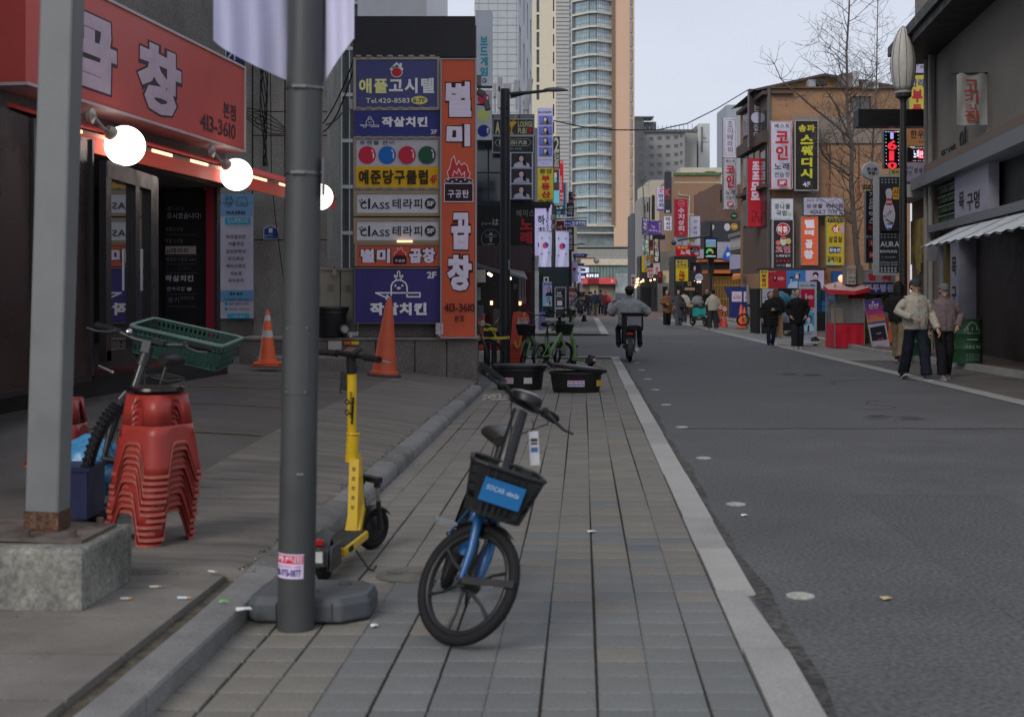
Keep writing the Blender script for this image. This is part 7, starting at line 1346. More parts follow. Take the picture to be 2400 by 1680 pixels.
for pts,r in (([(1990,322),(1965,300),(1935,275),(1905,252),(1875,225),(1850,205),(1830,185),(1815,150)],.055),([(1988,315),(1972,280),(1960,250),(1945,225),(1930,205)],.05),([(1990,412),(1970,395),(1945,380),(1928,362),(1923,345),(1925,330),(1935,315)],.05),([(2012,560),(2000,528),(1990,518),(1978,510)],.05),([(2008,560),(2018,520),(2028,500)],.04),([(1988,225),(2010,205),(2040,180),(2060,150)],.04)):
 q_=[P(x,y,39+.25*math.sin(i)) for i,(x,y) in enumerate(pts)];s.tube(q_,[.75*r*(1-.7*i/(len(q_)-1)) for i in range(len(q_))],mat((.13,.11,.097),.95,var=.35,scale=4,speck=.4,sscale=60),7)
 for i in range(1,len(q_)):
  for k in range(4):br(q_[i],Vector((random.gauss(0,1),random.gauss(0,.5),random.gauss(.4,.7))),random.uniform(.4,.9),r*.3,2)
s.build('branch',t,smooth=9,kind='stuff')
T2=[P(x,y,43) for x,y in ((2040,790),(2040,620),(2043,520),(2042,420),(2046,330),(2052,240),(2055,160),(2056,60),(2060,-80))]
t,s,br=bare_tree('slimmer bare tree right of the thick one, behind the bowling sign',T2[0],T2,.09,8,40,zmin=.35);s.build('branch',t,smooth=9,kind='stuff')
t3=[P(x,y,150) for x,y in ((1512,640),(1511,520),(1507,440),(1506,425))]
t,s,br=bare_tree('small distant bare tree top left of the cream corner building',t3[0],t3,.2,5,12,zmin=.7);s.build('branch',t,smooth=9,kind='stuff')
# FOREGROUND THINGS
OC=mat((.33,.34,.35),.45,.3,var=.14,scale=5)
t=thing('concrete_footing','weathered concrete block carrying the grey steel post at the left edge','footing',(-2.1,5.75,.1),R(-3))
s=MB();s.box((-.28,.0,.14),(1.15,.62,.28),mat((.215,.21,.185),.9,var=.5,scale=5,speck=.3,sscale=50,bump=.004));s.build('block',t,local=True,bevel=.02,seg=2)
t=thing('steel_post','grey painted square steel post with rust at its foot, bolted to the concrete block','post',(-2.05,5.78,.385),rot=(0,R(1.7),R(-3)))
s=MB();s.box((-.08,-.02,.008),(.56,.42,.016),mat((.13,.105,.09),.7,.3,var=.4,scale=9));s.build('base_plate',t,local=True)
s=MB();s.box((-.05,0,1.9),(.155,.14,3.8),mat((.175,.18,.178),.5,.1,var=.14,scale=3));s.build('column',t,local=True,bevel=.012,seg=2)
s=MB();s.box((-.05,-.0,.06),(.158,.144,.09),mat((.1,.055,.035),.9,var=.6,scale=18,speck=.5,sscale=90));s.build('rust_band',t,local=True)
for bx_,by in ((.13,-.16),(-.06,-.2),(.14,.14)):
 s=MB();s.cyl((bx_,by,.016),(bx_,by,.02),.03,mat((.12,.1,.09),.6,.5),n=14);s.cyl((bx_,by,.02),(bx_,by,.05),.018,mat((.12,.09,.08),.6,.5),n=6);s.build('bolt',t,local=True)
b=Vector((-.946,5.6,0));t=thing('grey_pole','thick dark grey street pole standing on the pavement edge with a phone number sticker','pole',b,rot=(0,R(.95),0));PM=mat((.062,.066,.066),.5,.2,var=.12,scale=2.5)
s=MB();s.lathe([(.0805,0),(.0805,.7),(.079,.72),(.0785,3.6),(.077,4.6)],PM,n=40);s.build('shaft',t,local=True,smooth=R(40))
def zpx(y):return H-(y-HY)/F*5.6
for y in (209,408):s=MB();s.lathe([(.081,zpx(y)-.008),(.083,zpx(y)-.004),(.083,zpx(y)+.004),(.081,zpx(y)+.008)],mat((.16,.16,.16),.3,.8),n=24,cap=False);s.box((-.01,-.085,zpx(y)),(.06,.012,.012),mat((.2,.2,.2),.3,.8));s.build('steel_band',t,local=True)
def polepatch(name,a0,a1,y0,y1,m,r=.0835,n=10):
 s=MB();z0,z1=zpx(y1),zpx(y0);s.sheet([[(r*math.sin(a0+(a1-a0)*i/n),-r*math.cos(a0+(a1-a0)*i/n),z) for i in range(n+1)] for z in (z0,z1)],m);return s.build(name,t,local=True)
polepatch('access_panel',-.75,.62,762,922,mat((.07,.074,.074),.5,.2,var=.1),.0812)
for a,y in ((-.6,770),(.5,768),(-.6,916),(.45,916)):s=MB();s.ball((.082*math.sin(a),-.082*math.cos(a),zpx(y)),.005,mat((.2,.2,.2),.4,.6),8,6);s.build('screw',t,local=True)
stk=polepatch('sticker',-1.15,.52,1290,1347,mat('9c90a4',.5,var=.05),.0822)
def poletext(text,a0,a1,y0,y1,m,b=.03,r=.0832):
 vs,fs=glyph(text,b);z0,z1=zpx(y1),zpx(y0);s=MB();s.add([(r*math.sin(a0+(a1-a0)*x)+.0*z,-r*math.cos(a0+(a1-a0)*x)-.0006*z,z0+(z1-z0)*y) for x,y,z in vs],fs,m);s.build('lettering',stk,local=True)
polepatch('sticker_header',-1.12,.49,1293,1312,mat('94182c',.5),.0826)
poletext('카드',-1.08,.0,1295,1309,mat('a098a4'),.05);poletext('田',.03,.42,1295,1310,mat('a098a4'),.02);poletext('신용카드 OK',-1.05,.4,1316,1322,mat('74304c'),.0);poletext('010-9751-0877',-1.15,.38,1325,1342,mat('241c5c'),.03)
s=MB();s.box((.092,-.02,zpx(414)),(.006,.06,.165),mat((.2,.2,.22),.5));s.build('number_plate',t,local=True,bevel=.003)
s=MB();s.box((.02,-.081,zpx(1105)),(.03,.003,.008),mat((.2,.2,.2),.7));s.build('scratch',t,local=True)
for k,(x0,x1,yb0,yb1,lb_) in enumerate(((500,676,95,190,'lower end of a white flag hanging left of the thick grey pole'),(757,830,205,90,'lower end of a white flag hanging right of the thick grey pole'))):
 t2_=thing('hanging_flag',lb_,'flag',P((x0+x1)/2,150,5.5));s=MB();rows=[]
 for j in range(9):
  r_=[]
  for i in range(17):
   f=i/16;x=x0+(x1-x0)*f;yb=yb0+(yb1-yb0)*f**(.8);y=yb-(j/8)*(yb+420);r_.append(P(x,y,5.62-.3*(1-f if k == 0 else f)+.014*math.sin(i*1.1+j*.4)*(1-j/10)))
  rows.append(r_)
 s.sheet(rows,mat('9896ac',.8,var=.04));s.build('cloth',t2_,smooth=9)
t=thing('weight_block','grey plastic parasol weight with chamfered corners lying behind the pole foot','weight',(-.9,5.84,0),R(-4));GW_=mat((.085,.092,.1),.5,var=.12,scale=8)
c_=.11;oct_=[(-.27+c_,-.19),(.27-c_,-.19),(.27,-.19+c_),(.27,.19-c_*.6),(.27-c_*.6,.19),(-.27+c_*.6,.19),(-.27,.19-c_*.6),(-.27,-.19+c_*.4),(-.27+c_*.4,-.19)]
s=MB();v=[(x,y,z) for z,k in ((.012,1),(.085,1),(.115,.95),(.122,.9)) for x,y in [(a*k,b_*k) for a,b_ in oct_]];n=9
s.add(v,[(r_*n+i,r_*n+(i+1) % n,(r_+1)*n+(i+1) % n,(r_+1)*n+i) for r_ in range(3) for i in range(n)]+[tuple(range(3*n,4*n)),tuple(range(n))[::-1]],GW_);s.build('shell',t,local=True,bevel=.012,seg=2)
s=MB()
for x in (-.13,.12):s.box((x,-.1905,.055),(.004,.006,.085),mat((.03,.03,.035),.6))
s.build('groove',t,local=True);s=MB()
for x,y in ((.12,.1),(-.1,.12),(.0,-.05)):s.torus((x,y,.123),.032,.004,GW_,n=20,k=6)
s.build('moulded_ring',t,local=True)
def wheel(s_t,s_r,s_s,c,Rr,rt,rimm,spk,A,nsp=6,mag=True,tyre=RUBBER):
 AX=A @ Matrix.Rotation(pi/2,3,'Y');s_t.torus(c,Rr-rt,rt,tyre,AX,48,10);s_r.torus(c,Rr-rt*2.1,rt*.62,rimm,AX,48,6,1.3)
 ax=A @ Vector((1,0,0));s_s.cyl(c-ax*.05,c+ax*.05,.032 if mag else .02,spk,n=14);s_s.cyl(c-ax*.075,c+ax*.075,.01,spk,n=8)
 for i in range(nsp):
  a=2*pi*i/nsp+.35;d=A @ Vector((0,math.cos(a),math.sin(a)));e=c+d*(Rr-rt*2.1);o=ax*(.0 if mag else .03*(1 if i % 2 else -1));t_=A @ Vector((0,-math.sin(a),math.cos(a)))
  if mag:s_s.tube([c+d*.02+t_*.01,c+d*(Rr*.5)-t_*.006,e],[.017,.0105,.016],spk,8,sq=.55)
  else:s_s.tube([c+o,e],.0016,spk,4)
def bicycle(label,loc,rz,roll,steer,col,Rr=.262,rt=.024,wb=1.02,seat=.86,bar=1.06,mag=True,basket='black',name='share_bicycle',barw=.27,frame=None,nsp=6,group=None,basket_fixed=True,plate=None,crankang=.9,deliv=False,spkm=None,bar_mat=None,bdz=0.):
 t=thing(name,label,'bicycle',loc,rot=(0,roll,rz),group=group);fm=mat(col,.35,var=.06,coat=.4);K=dict(local=True);blk=BPLAST;sp_=spkm or blk
 fa=Vector((0,-wb/2,Rr));ra=Vector((0,wb/2,Rr));bb_=Vector((0,wb*.07,.27));hd0=Vector((0,-wb/2+.11,Rr*2+.05));hd1=Vector((0,-wb/2+.17,Rr*2+.22));axd=(hd1-hd0).normalized();st_top=hd0+axd*((bar-hd0.z)/axd.z)
 S=Matrix.Rotation(steer,3,axd)
 def st(p):return hd0+S@(Vector(p)-hd0)
 fac_=st(fa);I3=Matrix.Identity(3)
 for c,A,nm in ((fac_,S,'front_wheel'),(ra,I3,'rear_wheel')):
  a,b2,c2=MB(),MB(),MB();wheel(a,b2,c2,c,Rr,rt,blk,sp_,A,nsp if mag else 22,mag);w=c2.build(nm,t,smooth=R(40),**K);a.build('tyre',w,smooth=9,**K);b2.build('rim',w,smooth=9,**K)
 s=MB()
 for sd in (-1,1):
  p0=st(hd0+Vector((sd*.035,-.0,-.015)));p2=st(fa+Vector((sd*.052,0,0)));p1=st(hd0+Vector((sd*.055,-.02,-.06)));s.tube([p0,p1,(p1+p2)/2+S@Vector((0,-.012,0)),p2],[.02,.022,.02,.012],fm,10,sq=1.3)
 s.tube([st(hd0+Vector((-.06,0,-.03))),st(hd0+Vector((.06,0,-.03)))],.022,fm,10);s.build('fork',t,smooth=R(50),**K)
 s=MB();s.tube([hd0-axd*.01,hd1],.027,fm,12);s.tube([hd1-axd*.05,bb_+Vector((0,0,.06)),bb_],[.03,.034,.03],fm,12,sq=1.2);s.tube([bb_,Vector((0,wb*.17,.5)),Vector((0,wb*.2,.6))],[.027,.024,.022],fm,12)
 for sd in (-1,1):s.tube([bb_+Vector((sd*.03,0,0)),ra+Vector((sd*.06,0,0))],[.016,.011],fm,8);s.tube([Vector((sd*.02,wb*.17,.5)),ra+Vector((sd*.06,0,0))],.008,fm,8)
 s.build('frame',t,smooth=R(50),**K)
 s=MB();s.tube([st(hd1-axd*.02),st(hd1+axd*.05),st(st_top-axd*.03)],[.031,.03,.027],blk,12,sq=1.25);s.build('stem',t,smooth=R(50),**K)
 bp_=[st(st_top+Vector(q)) for q in ((-barw,.05,.035),(-barw*.6,.02,.03),(-barw*.25,.0,.005),(0,0,0),(barw*.25,0,.005),(barw*.6,.02,.03),(barw,.05,.035))]
 s=MB();s.tube(bp_,.0125,bar_mat or blk,10);hb=s.build('handlebar',t,smooth=R(50),**K)
 for sd,(i,j) in ((-1,(0,1)),(1,(6,5))):
  d=(bp_[j]-bp_[i]);s=MB();s.tube([bp_[i],bp_[i]+d*.12,bp_[i]+d*.5,bp_[i]+d*.95,bp_[i]+d*1.0],[.023,.021,.0205,.021,.024],RUBBER,12)
  for k in range(9):s.torus(bp_[i]+d*(.15+k*.085),.0205,.0024,RUBBER,d.normalized().to_track_quat('Z','Y').to_matrix(),14,5)
  s.build('grip',hb,smooth=R(50),**K)
  s=MB();l0=bp_[j]+S@Vector((0,-.02,-.0));s.tube([l0,l0+S@Vector((sd*.03,-.035,-.012)),l0+S@Vector((sd*.10,-.045,-.02)),l0+S@Vector((sd*.16,-.05,-.012))],[.012,.008,.006,.006],mat((.05,.05,.052),.35,.5),8);s.box(bp_[j]+S@Vector((0,-.005,0)),(.04,.035,.035),blk);s.build('brake_lever',hb,smooth=R(50),**K)
  s=MB();s.tube([l0,l0+S@Vector((-sd*.03,-.06,-.04)),st(st_top+Vector((sd*.03,-.05,-.12))),st(hd1+Vector((sd*.02,-.02,0)))],.003,RUBBER,6);s.build('brake_cable',hb,smooth=9,**K)
 sc_=Vector((0,wb*.27,seat));s=MB();s.tube([Vector((0,wb*.195,.58)),sc_-Vector((0,.01,.03))],.015,mat((.03,.03,.03),.35,.3),10);s.build('seat_post',t,smooth=R(40),**K)
 rows=[]
 for i in range(13):
  f=i/12;y=-.14+.27*f;w=.028+.062*sm_(.3,.95,f)-(.02 if f > .97 else 0);h_=.03+.02*f;rows.append([Vector((w*math.cos(a),y,h_*math.sin(a)*(1 if math.sin(a) > 0 else .7)+.012*abs(f-.45)*2))+sc_ for a in [2*pi*j/14 for j in range(14)]])
 s=MB();s.sheet(rows,mat((.02,.02,.02),.45),True);s.add(rows[0]+rows[-1],[tuple(range(14)),tuple(range(27,13,-1))],mat((.02,.02,.02),.45));s.build('saddle',t,smooth=9,**K)
 s=MB();ck=[bb_+Vector((sd*.075,sd*.165*math.cos(crankang),sd*-.165*math.sin(crankang))) for sd in (-1,1)]
 s.cyl(bb_-Vector((.07,0,0)),bb_+Vector((.07,0,0)),.02,blk,n=12);s.lathe([(.085,0),(.085,.006),(.05,.008)],blk,bb_+Vector((.045,0,0)),28,Matrix.Rotation(pi/2,3,'Y'))
 for sd,e in zip((-1,1),ck):s.tube([bb_+Vector((sd*.07,0,0)),e],[.014,.011],mat((.2,.2,.2),.35,.7),8)
 cr_=s.build('crank',t,smooth=R(40),**K)
 for sd,e in zip((-1,1),ck):
  s=MB();pc=e+Vector((sd*.06,0,0));pm_=mat((.3,.31,.33),.4,.4);s.cyl(e,pc+Vector((sd*.045,0,0)),.006,pm_)
  for dy in (-.035,.035,0):s.box(pc+Vector((0,dy,0)),(.09,.01,.018),pm_)
  for dx in (-.045,.045):s.box(pc+Vector((dx,0,0)),(.01,.08,.018),pm_)
  s.build('pedal',cr_,**K)
 s=MB();s.tube([bb_+Vector((.04,.05,-.02)),bb_+Vector((.1,.1,-.26))],.008,blk,8);s.tube([bb_+Vector((.1,.1,-.262)),bb_+Vector((.14,.12,-.262))],.009,blk,8);s.build('kickstand',t,**K)
 for c,A,a0,a1,nm in ((fac_,S,-.35,.95,'front_mudguard'),(ra,I3,-.7,1.75,'rear_mudguard')):
  s=MB();rows=[]
  for i in range(15):
   a=a0+(a1-a0)*i/14;rr_=Rr+.014;d=Vector((0,math.sin(a),math.cos(a)));rows.append([c+A@(Vector((x_,0,0))+d*(rr_-abs(x_)*.35)) for x_ in (-.034,-.025,-.012,0,.012,.025,.034)])
  s.sheet(rows,blk);s.build(nm,t,smooth=9,**K)
 if basket:
  s=MB();bm_=mat((.02,.021,.022),.5) if basket == 'black' else C_(basket);f_=(lambda p:p) if basket_fixed else st
  zc=hd1.z-.0;top=[(-.165,-.2),(.165,-.2),(.145,.09),(-.145,.09)];bot=[(-.12,-.155),(.12,-.155),(.11,.07),(-.11,.07)];hb_=.21;by0=hd1.y-.1;z0_=zc-.08-bdz
  def ring(f):return [Vector((a[0]*f+b_[0]*(1-f),by0+a[1]*f+b_[1]*(1-f),z0_+hb_*f)) for a,b_ in zip(top,bot)]
  def rnd_(rg,k=.22):
   o=[]
   for i in range(4):a,b_,c2=rg[i-1],rg[i],rg[(i+1) % 4];o += [b_+(a-b_)*k,b_+(a-b_)*k*.3+(c2-b_)*k*.3,b_+(c2-b_)*k]
   return o
  for q0,q1 in ((0,.28),(.42,.46),(.6,.64),(.78,.82),(.93,1)):
   s.sheet([rnd_(ring(q0)),rnd_(ring(q1))],bm_,True)
  r0_,r1_=rnd_(ring(0)),rnd_(ring(1))
  nb_=7
  for sidei in range(4):
   A0,A1=ring(0)[sidei],ring(0)[(sidei+1) % 4];B0,B1=ring(1)[sidei],ring(1)[(sidei+1) % 4]
   for k in range(1,nb_):
    f=.14+.72*k/nb_;s.bar(A0.lerp(A1,f),B0.lerp(B1,f),.012,.004,bm_)
  s.sheet([[ring(.1)[0]+Vector((.03,0,0)),ring(.1)[1]-Vector((.03,0,0))],[ring(.95)[0]+Vector((.03,0,0)),ring(.95)[1]-Vector((.03,0,0))]],bm_)
  s.sheet([[ring(.1)[3],ring(.1)[2]],[ring(.95)[3],ring(.95)[2]]],bm_)
  s.add(r0_,[tuple(range(12))],bm_);s.tube(r1_,.009,bm_,8,closed=True);bk=s.build('basket',t,**K)
  if deliv:pass
  if plate:
   s=MB();n0=ring(.2)[0].lerp(ring(.2)[1],.5);n1=ring(.92)[0].lerp(ring(.92)[1],.5);up_=(n1-n0);hh=up_.length;up_.normalize();px_=Vector((1,0,0));nn=px_.cross(up_)
   c=(n0+n1)/2+nn*.012;w,h_=.088,hh*.33
   s.add([c+px_*sx_*w+up_*sy_*h_+nn*q_ for q_ in (0,.004) for sx_,sy_ in ((-1,-1),(1,-1),(1,1),(-1,1))],[(4,5,6,7),(0,1,5,4),(1,2,6,5),(2,3,7,6),(3,0,4,7)],mat((.02,.16,.4),.4));s.build('sign_plate',bk,**K)
   g=glyph(plate,.02);s=MB();s.add([c+px_*(x-.5)*.14+up_*(y-.5)*.022+up_*.012+nn*(.0045+.001*z) for x,y,z in g[0]],g[1],mat((.45,.55,.68),.5));s.build('lettering',bk,**K)
 return t,st,st_top,S,hd1,ra,bb_
th_=R(19)
fc=Vector((-.27,5.36,0));yw=R(4);ctr=fc+Matrix.Rotation(yw,3,'Z')@Vector((0,.51,0))
hb_t,st,stp,S_,hd1_,ra_,bb_=bicycle('blue and black share bike with a front basket, leaning on its stand in the foreground',ctr,yw,th_,R(43),(.012,.085,.24),bdz=.1,plate='SOCAR elecle',barw=.29,bar=1.03,seat=.8,spkm=mat((.02,.022,.024),.4))
s=MB();s.lathe([(.075,-.02),(.08,0),(.075,.018),(.06,.022)],BPLAST,st(stp+Vector((0,.0,.025))),24,S_ @ Matrix.Rotation(R(-14),3,'X'),sx=.85);s.lathe([(.0755,.016),(.078,.02),(.07,.0235),(.001,.0236)],mat((.28,.3,.31),.25),st(stp+Vector((0,0,.027))),24,S_ @ Matrix.Rotation(R(-14),3,'X'),sx=.85);s.build('display_unit',hb_t,local=True,smooth=R(40))
tg0=st(stp+Vector((.05,-.05,-.03)));s=MB();s.box(tg0+Vector((.05,0,-.12)),(.042,.002,.15),mat((.5,.5,.54),.5,var=.05),rot=Matrix.Rotation(-th_-R(3),3,'Y'));s.build('hang_tag',hb_t,local=True)
s=MB()
for dz,h_ in ((-.085,.012),(-.1,.008),(-.125,.02)):s.box(tg0+Vector((.05-dz*-.3*0+(-.12-dz)*.38,-.003,dz)),(.03,.002,h_),mat((.04,.12,.28) if dz < -.11 else (.03,.03,.03),.5),rot=Matrix.Rotation(-th_-R(3),3,'Y'))
s.build('tag_print',hb_t,local=True);s=MB();s.tube([tg0,tg0+Vector((.022,0,-.045))],.002,RUBBER,5);s.build('tag_string',hb_t,local=True)
fa_=st(Vector((0,-.51,.262)));s=MB();e0=fa_+S_@Vector((-.06,-.0,.0));e1=fa_+S_@Vector((-.03,-.24,.11));s.bar(e0,e1,.03,.004,BPLAST,up=S_@Vector((1,0,0)));s.build('mudguard_stay',hb_t,local=True);s=MB();s.cyl(fa_+S_@Vector((-.075,0,0)),fa_+S_@Vector((-.06,0,0)),.014,CHROME,n=12);s.build('axle_nut',hb_t,local=True)
def scooter(label,loc,rz,steer,col,col2,roll=0,name='kick_scooter',lean=0,text=True,group=None,wb=.86):
 t=thing(name,label,'kick scooter',loc,rot=(0,roll,rz),group=group);K=dict(local=True);ym=mat(col,.35,var=.08,coat=.3);Rr=.122
 ra=Vector((0,0,Rr));fa=Vector((0,wb,Rr));hd=Vector((0,wb-.12,.3));ax=Vector((0,-.12,1)).normalized();S=Matrix.Rotation(steer,3,ax)
 def st(p):return hd+S@(Vector(p)-hd)
 for c,A,nm in ((st(fa),S,'front_wheel'),(ra,Matrix.Identity(3),'rear_wheel')):
  AX=A@Matrix.Rotation(pi/2,3,'Y');s=MB();s.torus(c,Rr-.026,.026,RUBBER,AX,36,10);w=s.build(nm,t,smooth=9,**K);s=MB();s.lathe([(.075,-.02),(.08,0),(.075,.02),(.02,.03),(.001,.03)],BPLAST if nm[0] == 'r' else BPLAST,c,24,AX);s.lathe([(.001,-.03),(.02,-.03),(.075,-.02)],BPLAST,c,24,AX,cap=False);s.build('hub',w,smooth=R(40),**K)
 s=MB();s.box((0,wb*.42,.125),(.17,.5,.05),ym);s.bar((0,wb*.68,.13),(0,wb-.16,.27),.09,.05,ym);s.build('deck',t,bevel=.012,seg=2,**K)
 s=MB();s.box((0,wb*.42,.152),(.14,.47,.006),mat((.035,.034,.033),.85,speck=.4));s.build('grip_mat',t,**K)
 s=MB();s.box((-.0855,wb*.42,.125),(.003,.4,.03),mat((.03,.028,.02),.5));s.build('deck_print',t,**K) if 0 else None
 s=MB();rows=[]
 for i in range(11):
  a=-1.75+2.3*i/10;d=Vector((0,math.sin(a),math.cos(a)));w_=.05;rows.append([ra+d*(Rr+.022-abs(x)*.5)+Vector((x,0,0)) for x in (-w_,-.04,0,.04,w_)])
 s.sheet(rows,mat((.05,.05,.052),.5));
 for sd in (-1,1):s.box((sd*.055,-.0,.13),(.02,.2,.13),mat((.06,.06,.062),.5))
 s.build('rear_fender',t,bevel=.01,smooth=R(35),**K)
 s=MB();s.box((0,-.125,.22),(.06,.02,.032),mat((.35,.01,.015),.25));s.build('tail_light',t,bevel=.005,**K)
 s=MB();s.box((0,-.142,.15),(.075,.006,.085),mat((.05,.05,.05),.5));s.box((0,-.147,.152),(.06,.004,.055),mat((.5,.5,.48),.5));s.build('number_plate',t,**K)
 lw_=Vector((0,wb-.14,.22));u1=Vector((0,wb-.2,.56));u2=Vector((0,wb-.235,1.02));top=Vector((0,wb-.25,1.12))
 s=MB();s.bar(Vector((0,wb-.27,.14)),u1-Vector((0,.015,.02)),.055,.05,ym);s.bar(st(lw_+Vector((0,.03,0))),st(u1+Vector((0,.03,0))),.045,.05,ym);s.tube([st(u1-Vector((0,0,.04))),st(u1+Vector((0,0,.11)))],.036,ym,16);s.tube([st(u1),st(u2)],.027,ym,16);s.torus(st(u1+Vector((0,0,.12))),.034,.006,ym,S,20,6);sm_o=s.build('stem',t,smooth=R(35),**K)
 s=MB();s.tube([st(u2),st(top)],[.03,.026],BPLAST,14);s.build('stem_head',t,smooth=R(40),**K)
 bw=.25;s=MB();bp_=[st(top+Vector((x,y,z))) for x,y,z in ((-bw,-.03,.0),(-bw*.45,0,0),(0,0,0),(bw*.45,0,0),(bw,-.03,.0))];s.tube(bp_,.014,BPLAST,10);hb=s.build('handlebar',t,smooth=R(40),**K)
 for i,j in ((0,1),(4,3)):
  d=bp_[j]-bp_[i];s=MB();s.tube([bp_[i],bp_[i]+d*.1,bp_[i]+d*.85,bp_[i]+d],[.02,.0185,.0185,.021],RUBBER,12);s.build('grip',hb,smooth=R(40),**K)
 s=MB();s.box(st(top+Vector((0,-.01,.022))),(.12,.075,.022),BPLAST,rot=S@Matrix.Rotation(R(25),3,'X'));s.box(st(top+Vector((0,-.012,.034))),(.06,.05,.004),mat((.1,.05,.05),.2),rot=S@Matrix.Rotation(R(25),3,'X'));s.build('display_unit',hb,bevel=.005,**K)
 s=MB();s.tube([st(top+Vector((bw*.5,.01,-.01))),st(top+Vector((bw*.75,.05,-.015))),st(top+Vector((bw,.06,-.02)))],.006,STEEL,6);s.build('brake_lever',hb,**K)
 s=MB()
 for sd in (-1,1):s.tube([st(fa+Vector((sd*.06,-.0,0))),st(fa+Vector((sd*.062,-.03,.17)))],.014,BPLAST,10);s.tube([st(fa+Vector((sd*.062,-.03,.17))),st(fa+Vector((sd*.062,-.045,.25)))],.011,STEEL,10);s.tube([st(fa+Vector((sd*.062,-.045,.25))),st(fa+Vector((sd*.062,-.05,.30)))],.02,BPLAST,10)
 s.bar(st(fa+Vector((-.08,-.05,.29))),st(fa+Vector((.08,-.05,.29))),.05,.03,BPLAST);s.build('front_fork',t,smooth=R(35),**K)
 s=MB();rows=[]
 for i in range(9):
  a=-1.0+2.0*i/8;d=Vector((0,math.sin(a),math.cos(a)));rows.append([st(fa+d*(Rr+.015-abs(x)*.3)+Vector((x,0,0))) for x in (-.04,0,.04)])
 s.sheet(rows,BPLAST);s.build('front_fender',t,smooth=9,**K)
 s=MB();s.tube([(.09,wb*.35,.1),(.17,wb*.3,.012),(.2,wb*.27,.012),(.21,wb*.3,.03)],.006,BPLAST,8);s.build('kickstand',t,**K)
 s=MB();s.box(st(u2+Vector((-.045,-.01,-.05))),(.03,.03,.1),BPLAST);s.tube([st(u2+Vector(q)) for q in ((-.06,-.01,0),(-.075,-.01,0),(-.075,-.01,-.12),(-.06,-.01,-.12))],.004,BPLAST,6);s.build('lock_holder',t,**K)
 if text:
  nn=S@Vector((0,-1,0))
  for k,(z,r_) in enumerate(((.86,.02),(.80,.02))):s=MB();c=st(Vector((-.008,wb-.26-(z-.8)*.1*0,z)));c=st(u1.lerp(u2,(z-.56)/.46))+nn*.0285+S@Vector((-.01,0,0));s.torus(c,.014,.003,BLACK,S@Matrix.Rotation(pi/2,3,'X'),18,5);s.box(c+S@Vector((.025,-.0,-.004)),(.02,.004,.006),BLACK,rot=S);s.build('logo_ring',sm_o,**K)
  g=glyph('TAWWU',.03);m_=MB();a0=st(u1.lerp(u2,.42));m_=MB()
  for k in range(10):c=st(u1.lerp(u2,.47+.033*k))+nn*.026+S@Vector((.018,0,0));m_.box(c,(.016,.006,.005),BLACK,rot=S@Matrix.Rotation(.3,3,'Y'))
  m_.box(st(u1.lerp(u2,.55))+nn*.02+S@Vector((.026,0,0)),(.004,.012,.15),BLACK,rot=S);m_.build('logo_print',sm_o,**K)
  for k in range(5):
   m_=MB();p_=Vector((0,wb-.27,.14)).lerp(u1-Vector((0,.015,.02)),.35+.13*k)+Vector((0,-.0265,0))
   for q in range(3):m_.box(p_+Vector((0,0,.008-q*.008)),(.018,.003,.003),BLACK)
   m_.build('warning_print',sm_o,**K)
  for k in range(6):m_=MB();m_.box((.0865,wb*.2+.016*k,.128),(.003,.008,.03),BLACK,rot=Matrix.Rotation(.5,3,'X'));m_.build('deck_stripe',t,**K)
 return t
scooter('yellow kick scooter parked behind the thick grey pole beside the rolled kerb',(-.955,6.52,0),R(-7),R(-32),(.62,.4,.01),None)
def cone(label,c,h,r,base,tilt=0,stripes=(),col=(.72,.13,.05),square=True,rings=(),rz=0):
 t=thing('traffic_cone',label,'cone',c,rot=(0,tilt,rz),group='orange traffic cones');m=mat(col,.45,var=.12,scale=6);s=MB();K=dict(local=True)
 if square:
  for k in range(2 if stripes else 1):s.box((0,0,.018+k*.03),(base*2,base*2,.026),m,rz=.15*k)
 else:s.lathe([(base,0),(base,.03),(base*.96,.05),(base*.8,.055)],mat((.06,.055,.055),.7),n=32)
 s.build('base',t,bevel=.008,**K)
 z0=.05;f=lambda z:r+(r*.2-r)*(z-z0)/(h-z0)
 cuts=sorted({z0,h} | {q for s_ in stripes for q in s_});s=MB();pr=[(r*1.12,z0),(r*1.1,z0+.04),(f(z0+.05),z0+.05)]
 for q in rings:pr += [(f(q)+.006,q-.004),(f(q)+.006,q),(f(q+.002),q+.002)]
 pr += [(f(h*.93),h*.93),(f(h*.93)*.8,h*.945),(f(h)*.8,h),(f(h)*.4,h),(f(h)*.4,h-.02)]
 s.lathe(pr,m,n=32);s.build('cone_body',t,smooth=R(30),**K)
 for a,b_ in stripes:s=MB();s.lathe([(f(a)+.002,a),(f(b_)+.002,b_)],mat((.55,.52,.5),.5),n=32,cap=False);s.build('reflective_band',t,smooth=9,**K)
 return t
g=P(658,857,18.6);g.z=zx(g.x,g.y)+.002 if g.y < 19.9 else .4
cone('small striped traffic cone on stacked square bases left of the thick grey pole',P(627,858,18.6),.82,.13,.2,stripes=((.42,.52),(.66,.74)))
c=P(900,884,18.7);cone('tall ribbed orange traffic cone leaning in front of the chick sign',c,1.16,.19,.25,tilt=R(4),square=False,rings=(.3,.62,.85,1.02),col=(.62,.12,.06))
SR=[mat(c_,.38,var=.1,scale=7) for c_ in ((.29,.026,.022),(.26,.024,.021),(.32,.035,.026))];SRL=mat((.31,.07,.052),.45)
